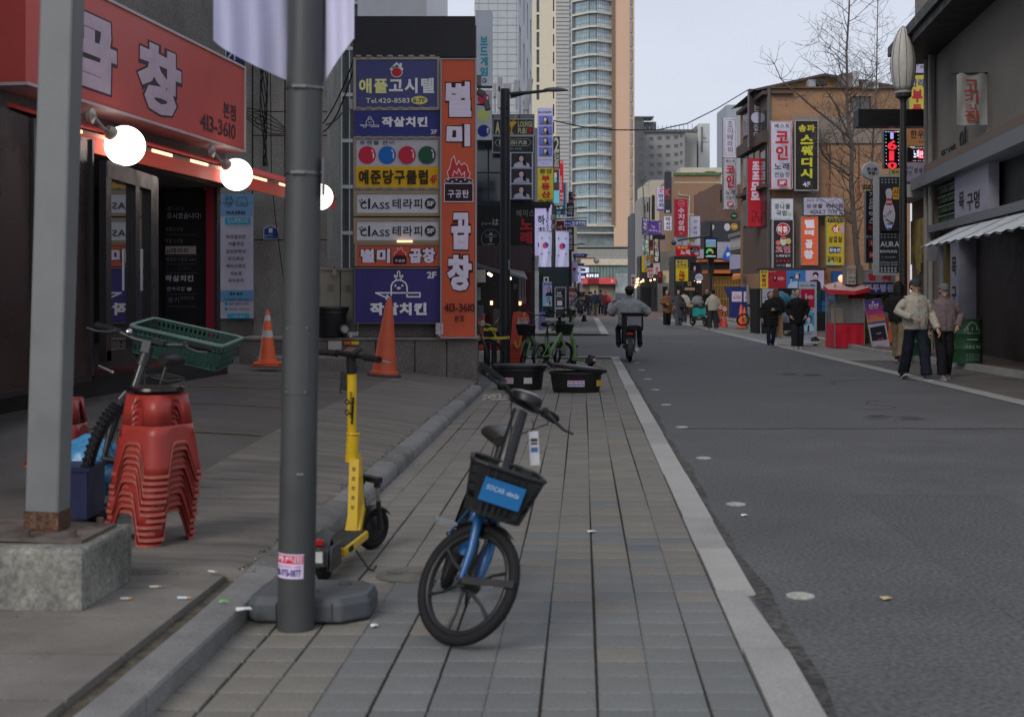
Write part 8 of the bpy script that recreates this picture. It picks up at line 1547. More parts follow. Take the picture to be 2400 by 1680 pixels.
def stool_mesh(m,top=True):
 s=MB();n=64;Hh=.44
 def rad(a,z):
  h_=.128+(.188-.128)*(1-z/Hh)**.95;c_,s_=abs(math.cos(a)),abs(math.sin(a));p=5.;return h_/((c_**p+s_**p)**(1/p))
 def pt(a,z):r=rad(a,z);return Vector((r*math.cos(a),r*math.sin(a),z))
 arch=lambda a:.17*max(0,1-(abs(((a+pi/4) % (pi/2))-pi/4)/.42)**6)**.5
 wt=lambda a:max(0,1-(abs(((a+pi/4) % (pi/2))-pi/4)/.27)**4)**.5
 A=[2*pi*i/n for i in range(n+1)]
 mid=.265
 s.sheet([[pt(a,arch(a)+(mid-.045*0-arch(a))*j/5) for a in A] for j in range(6)],m)
 s.sheet([[pt(a,mid+.002+.125*wt(a)) for a in A],[pt(a,Hh-.012) for a in A]],m)
 s.sheet([[pt(a,Hh-.012) for a in A],[pt(a,Hh)*.97 for a in A],[Vector((0,0,Hh-.004)) for a in A]],m)
 s.sheet([[pt(a,arch(a)) for a in A],[pt(a,arch(a)-.0)*1.0+Vector((math.cos(a)*.008,math.sin(a)*.008,-.004)) for a in A],[pt(a,arch(a)+.014)+Vector((math.cos(a)*.006,math.sin(a)*.006,0)) for a in A]],SRL)
 return s
stb=Vector((-1.93,6.93,.135));sm3=[stool_mesh(m) for m in SR];NS=12;stools=[]
ords=('bottom','second lowest','third','fourth','fifth','sixth','seventh','eighth','ninth','tenth','eleventh','top')
for k in range(NS):
 t=thing('plastic_stool','%s red plastic stool of the nested stack beside the black bicycle' % ords[k] if k < NS-1 else 'topmost red plastic stool of the stack, with arched side openings and black lid','stool',stb+Vector((-.035+.004*k+.005*math.sin(k*2),.004*math.cos(k*3),.033*k)),R(60+2*math.sin(k*1.7)),group='nested red plastic stools')
 if k < 3:o=sm3[k].build('stool_body',t,local=True,smooth=R(40));md=o.modifiers.new('thickness','SOLIDIFY');md.thickness=.004;stools.append(o)
 else:o=stools[k % 3].copy();COL.objects.link(o);o.parent=t;_W[o]=_W[t];o.name='stool_body'
s=MB();s.lathe([(.1,.43),(.143,.437),(.152,.447),(.147,.462),(.13,.468),(.115,.461),(.02,.458),(.018,.452),(.001,.452)],mat((.012,.01,.01),.22),n=40);s.build('black_lid',t,local=True,smooth=R(30))
mt,mst,mstp,mS,mh1,mra,mbb=bicycle('black mountain bike with knobbly front tyre and a green crate on its rack, at left',(-2.44,8.0,.15),R(2),R(14),R(-9),(.02,.02,.022),Rr=.355,rt=.03,wb=1.08,seat=.9,bar=1.05,mag=False,basket=None,name='mountain_bicycle',barw=.37,crankang=.4,bar_mat=mat((.05,.05,.055),.4,.5))
s=MB();fw_=mst(Vector((0,-.54,.355)))
for i in range(60):
 a=2*pi*i/60
 for x in (-.022,-.008,.008,.022):s.box(fw_+mS@Vector((x,math.cos(a+.02*(x > 0))*.357,math.sin(a+.02*(x > 0))*.357)),(.009,.016,.01),RUBBER,rot=mS@Matrix.Rotation(a-pi/2,3,'X'))
s.build('tyre_knobs',mt,local=True,kind='stuff')
s=MB();s.ball(mst(mstp+Vector((-.14,.0,.04))),.022,CHROME,12,8);s.box(mst(mstp+Vector((0,-.04,-.02))),(.05,.04,.07),mat((.12,.12,.12),.4,.4));s.box(mst(mstp+Vector((.06,-.02,.02))),(.07,.05,.03),BPLAST);s.build('bell_and_light',mt,local=True)
s=MB();rk_=mat((.05,.05,.05),.4,.5)
for sd in (-1,1):s.tube([mra+Vector((sd*.07,0,0)),Vector((sd*.07,.6,.78)),Vector((sd*.07,.12,.8))],.006,rk_,6)
for k in range(4):s.tube([Vector((-.07,.2+k*.13,.79)),Vector((.07,.2+k*.13,.79))],.005,rk_,6)
s.build('rack',mt,local=True)
ct=thing('green_crate','dark green slatted plastic crate tilted on the rear rack of the black bicycle','crate',P(430,838,8.75),rot=(R(6),R(12),R(-6)));GC=mat((.016,.05,.038),.45,var=.1);GCL=mat((.12,.18,.16),.5)
cl,cwid,chh=.32,.2,.185;s=MB()
def cring(z,e=0.):f=.93+.07*z/chh;return [Vector((x*(cl*f+e),y*(cwid*f+e),z)) for x,y in ((-.85,-1),(.85,-1),(.98,-.93),(1,-.8),(1,.8),(.98,.93),(.85,1),(-.85,1),(-.98,.93),(-1,.8),(-1,-.8),(-.98,-.93))]
for z0,z1 in ((0,.03),(.065,.078),(.115,.13),(.165,chh)):s.sheet([cring(z0),cring(z1)],GC,True)
for z in (.0,.078*0+.13):s.tube(cring(z+.002,.004),.005,GC,5,closed=True)
for yy in (-1,1):
 for k in range(17):x=(-.84+1.68*k/16);s.bar(Vector((x*cl*.93,yy*cwid*.93,0)),Vector((x*cl,yy*cwid,chh)),.014,.005,GC,up=(0,1,0))
for xx in (-1,1):
 for k in range(8):y=-.78+1.56*k/7;s.bar(Vector((xx*cl*.93,y*cwid*.93,0)),Vector((xx*cl,y*cwid,chh)),.014,.005,GC,up=(1,0,0))
for k in range(16):s.box((-.27+.036*k,0,.004),(.012,.36,.006),GC)
for k in range(9):s.box((0,-.16+.04*k,.005),(.56,.012,.006),GC)
s.build('slatted_body',ct,local=True);s=MB();s.sheet([cring(chh,-.004),cring(chh+.006,.002),cring(chh+.004,.018),cring(chh-.012,.018)],GCL,True);s.build('rim',ct,local=True)
t=thing('rubbish_bag','crumpled blue plastic bag behind the footing at the left edge','bag',P(206,1150,7.6));s=MB();rows=[];
for i in range(15):
 f=i/14;rr_=.22*(math.sin(pi*min(1,.15+f*.8))**.6)*(1 if f < .8 else 1-(f-.8)*4);rows.append([Vector((rr_*(1+.35*mnoise.noise(Vector((math.cos(a)*3,math.sin(a)*3,f*5)))+.06*math.sin(a*9+f*8))*math.cos(a),rr_*(1+.35*mnoise.noise(Vector((math.cos(a)*3+5,math.sin(a)*3,f*5))))*math.sin(a)*.8,.36*f-.02)) for a in [2*pi*k/40 for k in range(40)]])
s.sheet(rows,mat((.06,.24,.45),.25,var=.35,scale=14),True);s.build('bag',t,local=True,smooth=R(60))
t=thing('navy_crate','navy plastic crate half hidden behind the grey steel post','crate',P(170,1205,7.2));s=MB();nc_=mat((.012,.016,.06),.4)
for dx,dy,sx_,sy_ in ((0,-.14,.3,.012),(0,.14,.3,.012),(-.15,0,.012,.28),(.15,0,.012,.28)):s.box((dx-.02,dy,.14),(sx_,sy_,.28),nc_)
s.box((-.02,0,.27),(.33,.31,.02),nc_);s.build('crate',t,local=True)
t=thing('red_chair','sliver of a dark red plastic stool behind the grey steel post','stool',P(172,1050,8.4));o=stools[1].copy();COL.objects.link(o);o.parent=t;o.name='stool_body';o.location=(-.09,0,-.1)
def oval_tub(c,rx,h,label,lidtilt,stick):
 t=tub(c,rx,h,label,True,lidtilt,.03 if lidtilt else 0,sy=.62)
 for i,(x,c2,tx) in enumerate(stick):
  a=x;s=MB();p=Vector((math.sin(a)*rx*.915,-math.cos(a)*rx*.915*.62-.004,h*.45));nrm_=Vector((math.sin(a),-math.cos(a),0));ux=Vector((math.cos(a),math.sin(a)*.62,0)).normalized();hw,hh=.065,.045
  s.add([p+ux*q[0]*hw+Vector((0,0,q[1]*hh)) for q in ((-1,-1),(1,-1),(1,1),(-1,1))],[(0,1,2,3)],mat(c2,.5));o=s.build('sticker',t,local=True)
  for tt,z0,z1,cc in tx:
   g=glyph(tt,.04);s=MB();s.add([p+ux*(gx-.5)*hw*1.7+Vector((0,-.002,z0+(z1-z0)*gy)) for gx,gy,gz in g[0]],g[1],mat(cc));s.build('lettering',o,local=True)
 return t
g=G(1218,915);oval_tub(g+Vector((0,.22,0)),.40,.33,'left black oval tub with its lid on at the end of the kerb',0,[(-.45,'8c8088',[('목요장 카드',.012,.035,'80243c'),('010-275',-.03,-.005,'80243c')]),(.35,'8c8a84',[])])
g=G(1352,921);oval_tub(g+Vector((0,.22,0)),.41,.31,'right black oval tub with its lid slipped askew',R(7),[(-.2,'8c8694',[('카드',.008,.035,'80243c'),('010-9751',-.03,-.005,'241c5c')]),(.13,'8c8694',[('카드',.008,.035,'80243c'),('010-9751',-.03,-.005,'241c5c')]),(1.1,'8c7430',[])])
for k,(x,w) in enumerate(((1141,15),(1158,13))):
 D_=24;t=thing('bollard',('left','right')[k]+' black square bollard wrapped with yellow tape','bollard',Vector(((x-CX)/F*D_,D_,0)),group='black bollards with yellow tape');q=Pl(D_,x);s=MB();q.slab(s,(q.uv(x-w/2,0)[0],q.uv(x+w/2,0)[0],0,q.uv(0,768)[1]),mat((.02,.022,.024),.5),-.12,0);s.build('post',t,bevel=.01);s=MB();q.slab(s,(q.uv(x-w/2-1,0)[0],q.uv(x+w/2+1,0)[0],q.uv(0,768)[1],q.uv(0,763)[1]),mat((.02,.022,.024),.5),-.13,.01);s.build('cap',t)
YT=mat((.5,.46,.06),.45,var=.15,scale=20)
t=thing('yellow_tape','yellow caution tape tied round the bollards and the black lamp post','tape',P(1160,790,24));q=Pl(23.9,1160);s=MB()
def tape(pts,w,o=0.):
 v=[q.xyz(x,y-w/2,o+.01*(i % 2)) for i,(x,y) in enumerate(pts)]+[q.xyz(x,y+w/2,o+.01*((i+1) % 2)) for i,(x,y) in enumerate(pts)];n=len(pts);s.add(v,[(i,i+1,n+i+1,n+i) for i in range(n-1)],YT)
tape([(1118,756),(1135,758),(1150,762)],3,.1);tape([(1134,771),(1142,773),(1152,770),(1165,772)],7,.03);tape([(1150,768),(1156,778),(1163,790),(1170,797)],7,.05);tape([(1128,792),(1150,793),(1172,792),(1195,790)],6.5,.06);tape([(1160,782),(1165,768)],5,.07);tape([(1161,757),(1170,744)],2.5,.0)
s.build('tape',t)
rb_=thing('red_barrier','red plastic roadside barrier with a white no parking board and yellow chain','barrier',P(1214,850,26.5));q=Pl(26.5,1214);rm_=mat((.6,.075,.05),.5,var=.12,scale=3)
s=MB();pts=[zz_('A3',*p_) for p_ in ((530,1570),(735,1570),(725,1330),(700,1230),(735,1100),(800,1020),(812,960),(795,900),(740,868),(640,866),(590,880),(575,960),(570,1100),(555,1250))]
v=[q.xyz(*p_,o_) for o_ in (0,-.25) for p_ in pts];n=len(pts);s.add(v,[tuple(range(n))[::-1],tuple(range(n,2*n))]+[(i,(i+1) % n,n+(i+1) % n,n+i) for i in range(n)],rm_)
for j in range(6):a=zz_('A3',545,1300+j*44);b_=zz_('A3',728,1300+j*44);q.slab(s,q.rect(a[0],a[1],b_[0],b_[1]+1.2),rm_,0,.025)
s.build('body',rb_,bevel=.02,seg=2)
a_,l_=MB(),TX();art(q,[zi('A3',k_) for k_ in (('r',652,945,792,990,'94848c'),('t','차고지',660,950,785,986,'7c1c24',.05),('r',645,998,782,1068,'94909a'),('t','직요탄막',655,1012,772,1050,'24203c',.02))],.03,l_,a_);a_.build('board',rb_);l_.build('lettering',rb_)
s=MB();cp_=[zz_('A3',*p_) for p_ in ((738,880),(728,960),(715,1060),(700,1150),(690,1230),(672,1310),(645,1342),(620,1310),(612,1250))]
for i in range(len(cp_)-1):
 for j in range(4):f=j/4;s.torus(q.xyz(cp_[i][0]*(1-f)+cp_[i+1][0]*f,cp_[i][1]*(1-f)+cp_[i+1][1]*f,.07),.018,.007,mat((.6,.42,.08),.5),Matrix.Rotation(pi/2 if j % 2 else .6,3,'X'),8,4)
s.build('chain',rb_,kind='stuff')
s=MB();
for a,b_ in (((1104,735),(1128,760)),):pass
t=thing('red_barrier_row','low red and white water barriers behind the bollards','barrier',P(1150,830,27));q=Pl(27.5,1150);s=MB();q.slab(s,q.rect(1122,800,1200,822),mat((.5,.07,.05),.5),-.3,0);q.slab(s,q.rect(1122,822,1200,850),mat((.5,.48,.47),.5),-.35,.03);q.slab(s,q.rect(1118,735,1136,800),mat((.5,.07,.05),.5),-.3,-.1);q.slab(s,q.rect(1126,752,1136,766),mat((.5,.48,.47),.5),-.1,-.05);s.build('barrier',t,bevel=.02)
GRN=(.17,.3,.12)
bicycle('light green share bike nearest the red barrier, front wheel turned towards the tubs',(-.0+.02,25.0,0)if 0 else G(1248,866)+Vector((.12,.35,0)),R(-38),R(3),R(30),GRN,Rr=.26,wb=.98,mag=False,group='light green share bikes',barw=.26)
bicycle('second light green share bike behind it, rear wheel towards the camera',G(1305,868)+Vector((-.1,.5,0)),R(150),R(-4),R(-20),GRN,Rr=.26,wb=.98,mag=False,group='light green share bikes',barw=.26)
bicycle('partly hidden bicycle at the corner of the granite wall',G(1128,880)+Vector((-.42,.6,0)),R(85),R(-3),R(10),(.05,.05,.05),Rr=.32,wb=1.05,mag=False,basket=None,name='parked_bicycle')
scooter('light green kick scooter standing behind the right tub',G(1384,860)+Vector((-.0,.0,0)),R(28),R(-62),GRN,None,text=False)
scooter('yellow kick scooter parked by the photo booth board on the right',G(1911,810,-.01),R(-80),R(15),(.55,.36,.05),None,text=False)
bicycle('small green folding bike fallen against the shopfront at right',P(1768,758,50)+Vector((0,0,-.1)),R(95),R(-22),R(15),(.15,.26,.05),Rr=.26,wb=.95,mag=False,basket=None,name='fallen_bicycle')
bicycle('tiny blue share bike parked by the white poster board',P(1340,724,58)+Vector((0,0,-.1)),R(60),0,R(20),(.05,.16,.3),Rr=.26,wb=.98,mag=False,name='parked_bicycle')
for k,(x0,x1,y0,y1,D_) in enumerate(((1681,1696,713,763,60),(1690,1706,717,767,57))):
 t=thing('round_post_board',('rear red plastic post with a round white notice head','front red plastic post with a round white notice head')[k],'post board',P((x0+x1)/2,y1,D_),group='red plastic posts with round notices');q=Pl(D_,(x0+x1)/2);cx=(x0+x1)/2;u=q.uv(cx,0)[0];w=(x1-x0)/F*D_/2;zt_=q.uv(0,y0)[1];zb_=q.uv(0,y1)[1];hh=zt_-zb_;rm2=mat((.55,.07,.05),.5)
 s=MB();s.lathe([(w*.95,0),(w*.95,hh*.1),(w*.6,hh*.3),(w*.28,hh*.48),(w*.25,hh*.65),(.001,hh*.66)],rm2,q.pt(u,zb_),16);s.lathe([(w*.85,-.05),(w*.85,.03),(.001,.04)],rm2,q.pt(u,zt_-w*.85),24,Matrix.Rotation(pi/2,3,'X'));s.build('post',t,smooth=R(35))
 s=MB();s.lathe([(w*.66,.041),(w*.66,.045),(.001,.045)],mat('948c90',.5),q.pt(u,zt_-w*.85),24,Matrix.Rotation(pi/2,3,'X'));a_,l_=MB(),MB();art(q,[('t','주차금지',cx-4.4,y0+3,cx+4.4,y0+6.5,'7c2028',.03),('t','영업중',cx-3.5,y0+7.5,cx+3.5,y0+10,'7c2028',.0)],.05,l_,a_);s.build('notice',t);l_.build('lettering',t)
cone('slim orange cone with a tall neck on the pale strip near the cash machines',P(1737,769,54),1.0,.17,.19,square=True)
cone('orange cone with pale band behind the slim one',P(1745,762,57),.8,.14,.16,stripes=((.4,.5),))
cone('orange cone with pale bands behind the leaning promotional stand',P(2093,806,35),1.1,.17,.2,stripes=((.5,.6),(.75,.82)))
t=thing('white_basin','round white basin with red rim and print behind the man in black','basin',P(2084,735,35));s=MB();s.lathe([(.15,0),(.26,.28),(.28,.28)],mat('64646a',.5),P(2084,745,35.2),24,cap=False);s.lathe([(.16,-.25),(.16,0)],mat((.35,.05,.04),.5),P(2084,745,35.2),20);s.build('basin',t)
# PEOPLE
SKIN=(.46,.285,.205)
def tex(n,sc):
 t=bpy.data.textures.get(n)
 if not t:t=bpy.data.textures.new(n,'CLOUDS');t.noise_scale=sc
 return t
def organic(mb,name,parent,vox,sm=4,disp=0.,dsc=.1):
 o=mb.build(name,parent,smooth=9,local=True);md=o.modifiers.new('skin','REMESH');md.mode='VOXEL';md.voxel_size=vox;md.use_smooth_shade=True
 if sm:md=o.modifiers.new('smooth','SMOOTH');md.iterations=sm;md.factor=.5
 if disp:md=o.modifiers.new('folds','DISPLACE');md.texture=tex('folds%d' % int(dsc*100),dsc);md.strength=disp;md.mid_level=.5;md.texture_coords='LOCAL'
 return o
def loft(s,rings,m,n=18):
 rows=[[Vector((c[0]+rx*math.cos(2*pi*i/n),c[1]+ry*math.sin(2*pi*i/n),z)) for i in range(n)] for z,c,rx,ry in rings]
 s.sheet(rows,m,True);s.add(rows[0]+rows[-1],[tuple(range(n))[::-1],tuple(range(n,2*n))],m)
def V(*a):return Vector(a)
def person(label,px,py,h,yaw,top,pants,hem=.9,hair='short',hc=(.012,.01,.009),vox=.012,legs=(.14,-.14),arms=('down','down'),hat=None,hatc=(.03,.035,.035),wide=.085,bulk=1.,puff=0,collar=.0,shoes=(.03,.03,.035),sole=(.5,.5,.5),z=0,D=None,J={},smile=False,group=None,tiltf=0,lleg=None,skirt=0,kneeb=(.0,.0),base=None):
 p=Vector(base) if base else (G(px,py,z) if D is None else P(px,py,D));sc=h/1.72;t=thing('person',label,'person',p,yaw,group);t.scale=(sc,sc,sc);K=dict(local=True)
 sk=mat(SKIN,.5,var=.05);tm=mat(top,.85,var=.14,scale=14,speck=.1,sscale=120);pm=mat(pants,.85,var=.16,scale=12);hm=mat(hc,.6,var=.3,scale=30)
 hip=J.get('hip',V(0,0,.93));sh=J.get('sh',V(0,-.0-tiltf,1.41));sw=.185
 feet=J.get('feet',[V(-.09,-legs[0],.05),V(.09,-legs[1],.05)]);knees=J.get('knees');hands=[];elb=[]
 for i in (0,1):
  a=arms[i];sd=(-1,1)[i]
  if a == 'down':e,w=V(sd*.245,.03,1.14),V(sd*.27,-.05+.14*(legs[1-i])*0+.3*legs[i]*(-1)*-.3,.88)
  elif a == 'pocket':e,w=V(sd*.31,.07,1.16),V(sd*.215,-.1,.95)
  elif a == 'front':e,w=V(sd*.27,.0,1.12),V(sd*.1,-.25,1.06)
  elif a == 'out':e,w=V(sd*.27,.02,1.14),V(sd*.25,-.2,.98)
  else:e,w=a
  elb.append(e);hands.append(w)
 if not knees:
  knees=[]
  for i in (0,1):
   f=feet[i];a=V((-1,1)[i]*.09,0,.9);m_=(a+f)/2;knees.append(m_+V(0,-.035-kneeb[i],.01))
 shd=[sh+V(-sw*.93,0,-.05),sh+V(sw*.93,0,-.05)];neck=sh+V(0,.005,.06);hd=J.get('head',sh+V(0,-.025,.185))
 s=MB();loft(s,[(hip.z-.06,(hip.x,hip.y),.13,.1),(hip.z+.1,(hip.x,hip.y),.125,.095),((hip.z+sh.z)/2+.02,((hip.x+sh.x)/2,(hip.y+sh.y)/2),.125,.095),(sh.z-.12,(sh.x,sh.y),.13,.085),(sh.z-.03,(sh.x,sh.y),.1,.06),(sh.z+.04,(sh.x,sh.y),.05,.05)],sk)
 s.tube([neck-V(0,0,.06),neck+V(0,-.0,.02),hd-V(0,-.01,.05)],[.062,.054,.054],sk,12)
 s.ball(hd+V(0,.01,.025),.1,sk,18,12,sc=(.80,.95,1.0));s.ball(hd+V(0,-.018,-.035),.075,sk,16,10,sc=(.84,.92,1.08));s.ball(hd+V(0,-.055,-.085),.03,sk,12,8,sc=(1.15,.9,.8))
 s.tube([hd+V(0,-.088,.025),hd+V(0,-.108,-.018),hd+V(0,-.09,-.03)],[.009,.014,.01],sk,8)
 for sd in (-1,1):s.ball(hd+V(sd*.083,.015,-.005),.024,sk,10,8,sc=(.45,.8,1.25));s.ball(hd+V(sd*.042,-.062,-.02),.024,sk,10,8)
 for i in (0,1):
  s.tube([shd[i]-V(0,0,.03),elb[i],hands[i]],[.032,.03,.026],sk,10);s.tube([V((-1,1)[i]*.09,hip.y,hip.z-.03),knees[i],feet[i]+V(0,0,.04)],[.07,.045,.034],sk,10)
  d=(hands[i]-elb[i]).normalized();si=V((-1,1)[i],0,0);si=(si-d*si.dot(d)).normalized();fw=d.cross(si)*(1 if i else -1);c=hands[i]+d*.05
  s.tube([hands[i]-d*.01,hands[i]+d*.03,c+d*.04],[.026,.034,.034],sk,10,sq=.55)
  fr=.0095 if vox > .009 else .0085
  for q in range(4):b_=c+d*.03+fw*(.03-.02*q);l_=(.075,.085,.08,.06)[q];s.tube([b_,b_+d*l_*.5-si*.006,b_+d*l_*.85-si*.026,b_+d*l_-si*.04],[fr+.001,fr,fr,fr*.8],sk,7)
  s.tube([hands[i]+d*.02+fw*.02,c+fw*.045+d*.0-si*.01,c+fw*.055+d*.04-si*.025],[.013,.011,.009],sk,7)
 organic(s,'body',t,max(.0065,vox*.75),2)
 s=MB();dk_=mat((.012,.01,.01),.3)
 for sd in (-1,1):s.ball(hd+V(sd*.03,-.083,.006),.0105,dk_,10,6,sc=(1.3,.5,.55))
 s.build('eye',t,**K);s=MB()
 for sd in (-1,1):s.bar(hd+V(sd*.016,-.093,.025),hd+V(sd*.045,-.082,.028),.005,.005,hm)
 s.build('eyebrow',t,**K);s=MB();s.ball(hd+V(0,-.091,-.056),.018,mat((.5,.45,.42) if smile else (.25,.075,.06),.4),12,6,sc=(1.15,.5,.36));s.build('mouth',t,**K)
 s=MB();top_c=hd+V(0,.03,.04)
 if hair != 'none':
  s.ball(hd+V(0,.036,.05),.1,hm,18,12,sc=(.89,1.0,.94));s.ball(hd+V(0,.045,.0),.085,hm,16,10,sc=(1.0,.8,1.05))
  if hair == 'long':
   for x in (-.075,.075):s.tube([top_c+V(x,-.03,.01),top_c+V(x*1.2,-.03,-.09),top_c+V(x*1.3,-.02,-.24)],[.03,.034,.02],hm,8)
   loft(s,[(hd.z-.28,(0,.075),.09,.03),(hd.z-.12,(0,.075),.105,.05),(hd.z+.02,(0,.045),.095,.07),(hd.z+.08,(0,.04),.07,.06)],hm)
  elif hair == 'bob':loft(s,[(hd.z-.09,(0,.04),.09,.06),(hd.z+.0,(0,.04),.104,.078),(hd.z+.09,(0,.035),.08,.07)],hm)
  elif hair == 'tail':s.tube([hd+V(0,.1,.03),hd+V(.02,.14,-.05),hd+V(.03,.13,-.2)],[.03,.035,.015],hm,10);loft(s,[(hd.z-.04,(0,.045),.085,.055),(hd.z+.07,(0,.035),.085,.07)],hm)
  else:loft(s,[(hd.z-.045,(0,.05),.075,.045),(hd.z+.0,(0,.045),.092,.062),(hd.z+.07,(0,.03),.088,.078)],hm)
  organic(s,'hair',t,.012,2,.01,.03)
 if hat:
  cm=mat(hatc,.7,var=.1,scale=12);s=MB();rows=[]
  for i in range(8):
   a=pi*.5*i/7;rows.append([top_c+V(.103*math.cos(a)**.8*math.cos(q),-.012+.112*math.cos(a)**.8*math.sin(q),.0+.1*math.sin(a)) for q in [2*pi*k/24 for k in range(24)]])
  s.sheet(rows,cm,True)
  if hat == 'cap':
   s.sheet([[top_c+V((.095-.02*j/4)*math.sin(a),-.1-.085*math.cos(a)*j/4+.03*(1-math.cos(a)),.005-.02*j/4-.02*abs(math.sin(a))) for a in [-1.2+2.4*k/12 for k in range(13)]] for j in range(5)],cm)
  if hat == 'beanie':s.torus(top_c+V(0,-.01,.0),.1,.014,cm)
  if hat == 'helmet':s.torus(top_c+V(0,-.01,-.0),.1,.02,cm);s.sheet([[top_c+V(.11*math.sin(a),-.02-.11*math.cos(a),z_) for a in [-1.3+.2*k for k in range(14)]] for z_ in (.0,-.05)],cm)
  s.build(hat if hat != 'cap' else 'cap',t,smooth=9,**K)
 if pants:
  s=MB();lw=wide
  loft(s,[(hip.z-.1,(hip.x,hip.y),.155,.115),(hip.z+.02,(hip.x,hip.y+.005),.16,.125),(hip.z+.12,(hip.x,hip.y),.145,.11)],pm)
  for i in (0,1):
   a=V((-1,1)[i]*.085+hip.x,hip.y,hip.z-.02);s.tube([a,a.lerp(knees[i],.5),knees[i],knees[i].lerp(feet[i],.55),feet[i]+V(0,.01,.045)],[.1,.094,lw*.92,lw*.88,lw*.92],pm,14)
  organic(s,'trousers',t,vox,3,.022,.09)
 for i in (0,1):
  f=feet[i];s=MB();A=Matrix.Rotation((lleg or (0,0))[i],3,'X');m1,m2=mat(shoes,.5),mat(sole,.6);rows=[]
  for k,(y,w,hh) in enumerate(((.07,.025,.03),(.06,.036,.07),(.02,.038,.085),(-.05,.04,.06),(-.12,.045,.045),(-.16,.038,.035),(-.185,.015,.02))):rows.append([f+A@V(w*math.cos(q),y,max(-.03,hh*.5*math.sin(q)+hh*.5-.025)) for q in [2*pi*j/12 for j in range(12)]])
  s.sheet(rows,m1,True);s.add(rows[-1],[tuple(range(12))],m1)
  sh_=s.build('shoe',t,smooth=9,**K);s=MB();s.prism([(.03,.07),(-.03,.07),(-.04,-.03),(-.047,-.12),(-.03,-.185),(.03,-.185),(.047,-.12),(.04,-.03)],m2,f+A@V(0,0,-.048),A@V(1,0,0),A@V(0,1,0),.022);s.build('sole',sh_,**K)
 s=MB();b=bulk;n_=16 if puff else 9;rings=[]
 z0=hip.z-.93+hem
 for k in range(n_):
  f=k/(n_-1);zz=z0+(sh.z+.01-z0)*f;cx=hip.x+(sh.x-hip.x)*max(0,(zz-hip.z)/(sh.z-hip.z));cy=hip.y+(sh.y-hip.y)*max(0,(zz-hip.z)/(sh.z-hip.z));rx=(.175+.02*math.sin(pi*f))*b+skirt*(1-f)**1.5;ry=(.128+.012*math.sin(pi*f))*b+skirt*.8*(1-f)**1.5
  if f > .8:q=(f-.8)/.2;rx *= 1-.3*q*q;ry *= 1-.22*q*q
  if puff:q=1+.045*(1 if k % 2 else -1);rx *= q;ry *= q
  if k == 0:rx *= .95;ry *= .95
  rings.append((zz,(cx,cy),rx,ry))
 loft(s,rings,tm);s.tube([sh-V(0,0,.04),sh+V(0,.0,.03),sh+V(0,-.005,.055+collar)],[.125*b,.1,.074+collar*.2],tm,14)
 for i in (0,1):
  s.tube([sh+V(0,0,-.02),sh.lerp(shd[i],.6)-V(0,0,.01),shd[i]-V(0,0,.01)],[.085,.078*b,.066*b],tm,12)
  c=elb[i];w=hands[i]+(elb[i]-hands[i])*.04;pts=[shd[i]+V(0,0,-.02),shd[i].lerp(c,.5),c,c.lerp(w,.5),w];rs_=[.066*b,.07*b,.066*b,.06*b,.05*b]
  if puff:
   P2,R2=[],[]
   for k in range(4):
    for j in range(3):f=j/3;P2.append(pts[k].lerp(pts[k+1],f));R2.append((rs_[k]+(rs_[k+1]-rs_[k])*f)*(1.06 if (k*3+j) % 2 else .94))
   pts,rs_=P2+[pts[-1]],R2+[rs_[-1]]
  s.tube(pts,rs_,tm,12)
 organic(s,'jacket',t,vox,3 if not puff else 1,.03 if not puff else .014,.08)
 s=MB();s.bar(V(sh.x,sh.y-.125*b,sh.z-.03),V(hip.x,hip.y-.15*b,z0+.03),.008,.008,mat((top[0]*.5,top[1]*.5,top[2]*.5),.6));s.build('zip',t,**K)
 return t,hands,hd,elb
HER=.009
man,hn,hd,el=person('man in a cream fleece jacket, dark jeans and a grey cap, holding a phone',2145,889,1.74,R(6),(.4,.365,.305),(.012,.015,.026),hem=.86,hair='short',vox=HER,legs=(-.3,.26),arms=((V(-.33,-.02,1.17),V(-.17,-.27,1.06)),(V(.3,.05,1.13),V(.33,-.16,.86))),hat='cap',hatc=(.035,.04,.04),wide=.105,bulk=1.18,collar=.04,shoes=(.05,.05,.07),z=-.018,lleg=(-.35,0))
s=MB();s.box(hn[0]+V(.05,-.07,.04),(.075,.012,.15),mat((.35,.36,.4),.15),rot=Matrix.Rotation(.9,3,'Y')@Matrix.Rotation(.3,3,'X'));o=s.build('phone',None,bevel=.004);o.matrix_world=_W[man]@Matrix.Scale(1.74/1.72,4);tag(o,'pale phone held in the right hand of the man in the cream fleece','phone')
person('smiling woman in a mauve fleece and grey cap walking beside the man in cream',2212,888,1.66,R(-4),(.17,.125,.13),(.01,.01,.012),hem=.87,hair='tail',vox=HER,legs=(.24,-.2),arms=('down','pocket'),hat='cap',hatc=(.13,.13,.14),wide=.1,bulk=1.15,collar=.03,shoes=(.28,.2,.24),z=-.018,smile=True,kneeb=(.02,.05))
person('person in a black jacket and khaki trousers seen from behind, beside the couple',2106,846,1.68,R(150),(.012,.012,.013),(.19,.145,.09),hem=.85,hair='long',vox=.012,legs=(-.22,.22),arms=('down','front'),wide=.1,bulk=1.15,z=.05,lleg=(-.6,0),D=None)
person('older woman in a long black padded coat walking with a hand to her chest',1806,812,1.56,R(4),(.014,.014,.015),(.014,.02,.034),hem=.62,hair='bob',hc=(.035,.022,.018),vox=.011,legs=(.12,-.12),arms=('down',(V(.27,.0,1.12),V(.06,-.24,1.14))),wide=.07,bulk=1.25,puff=1,collar=.03,z=-.015,kneeb=(0,.1),skirt=.01)
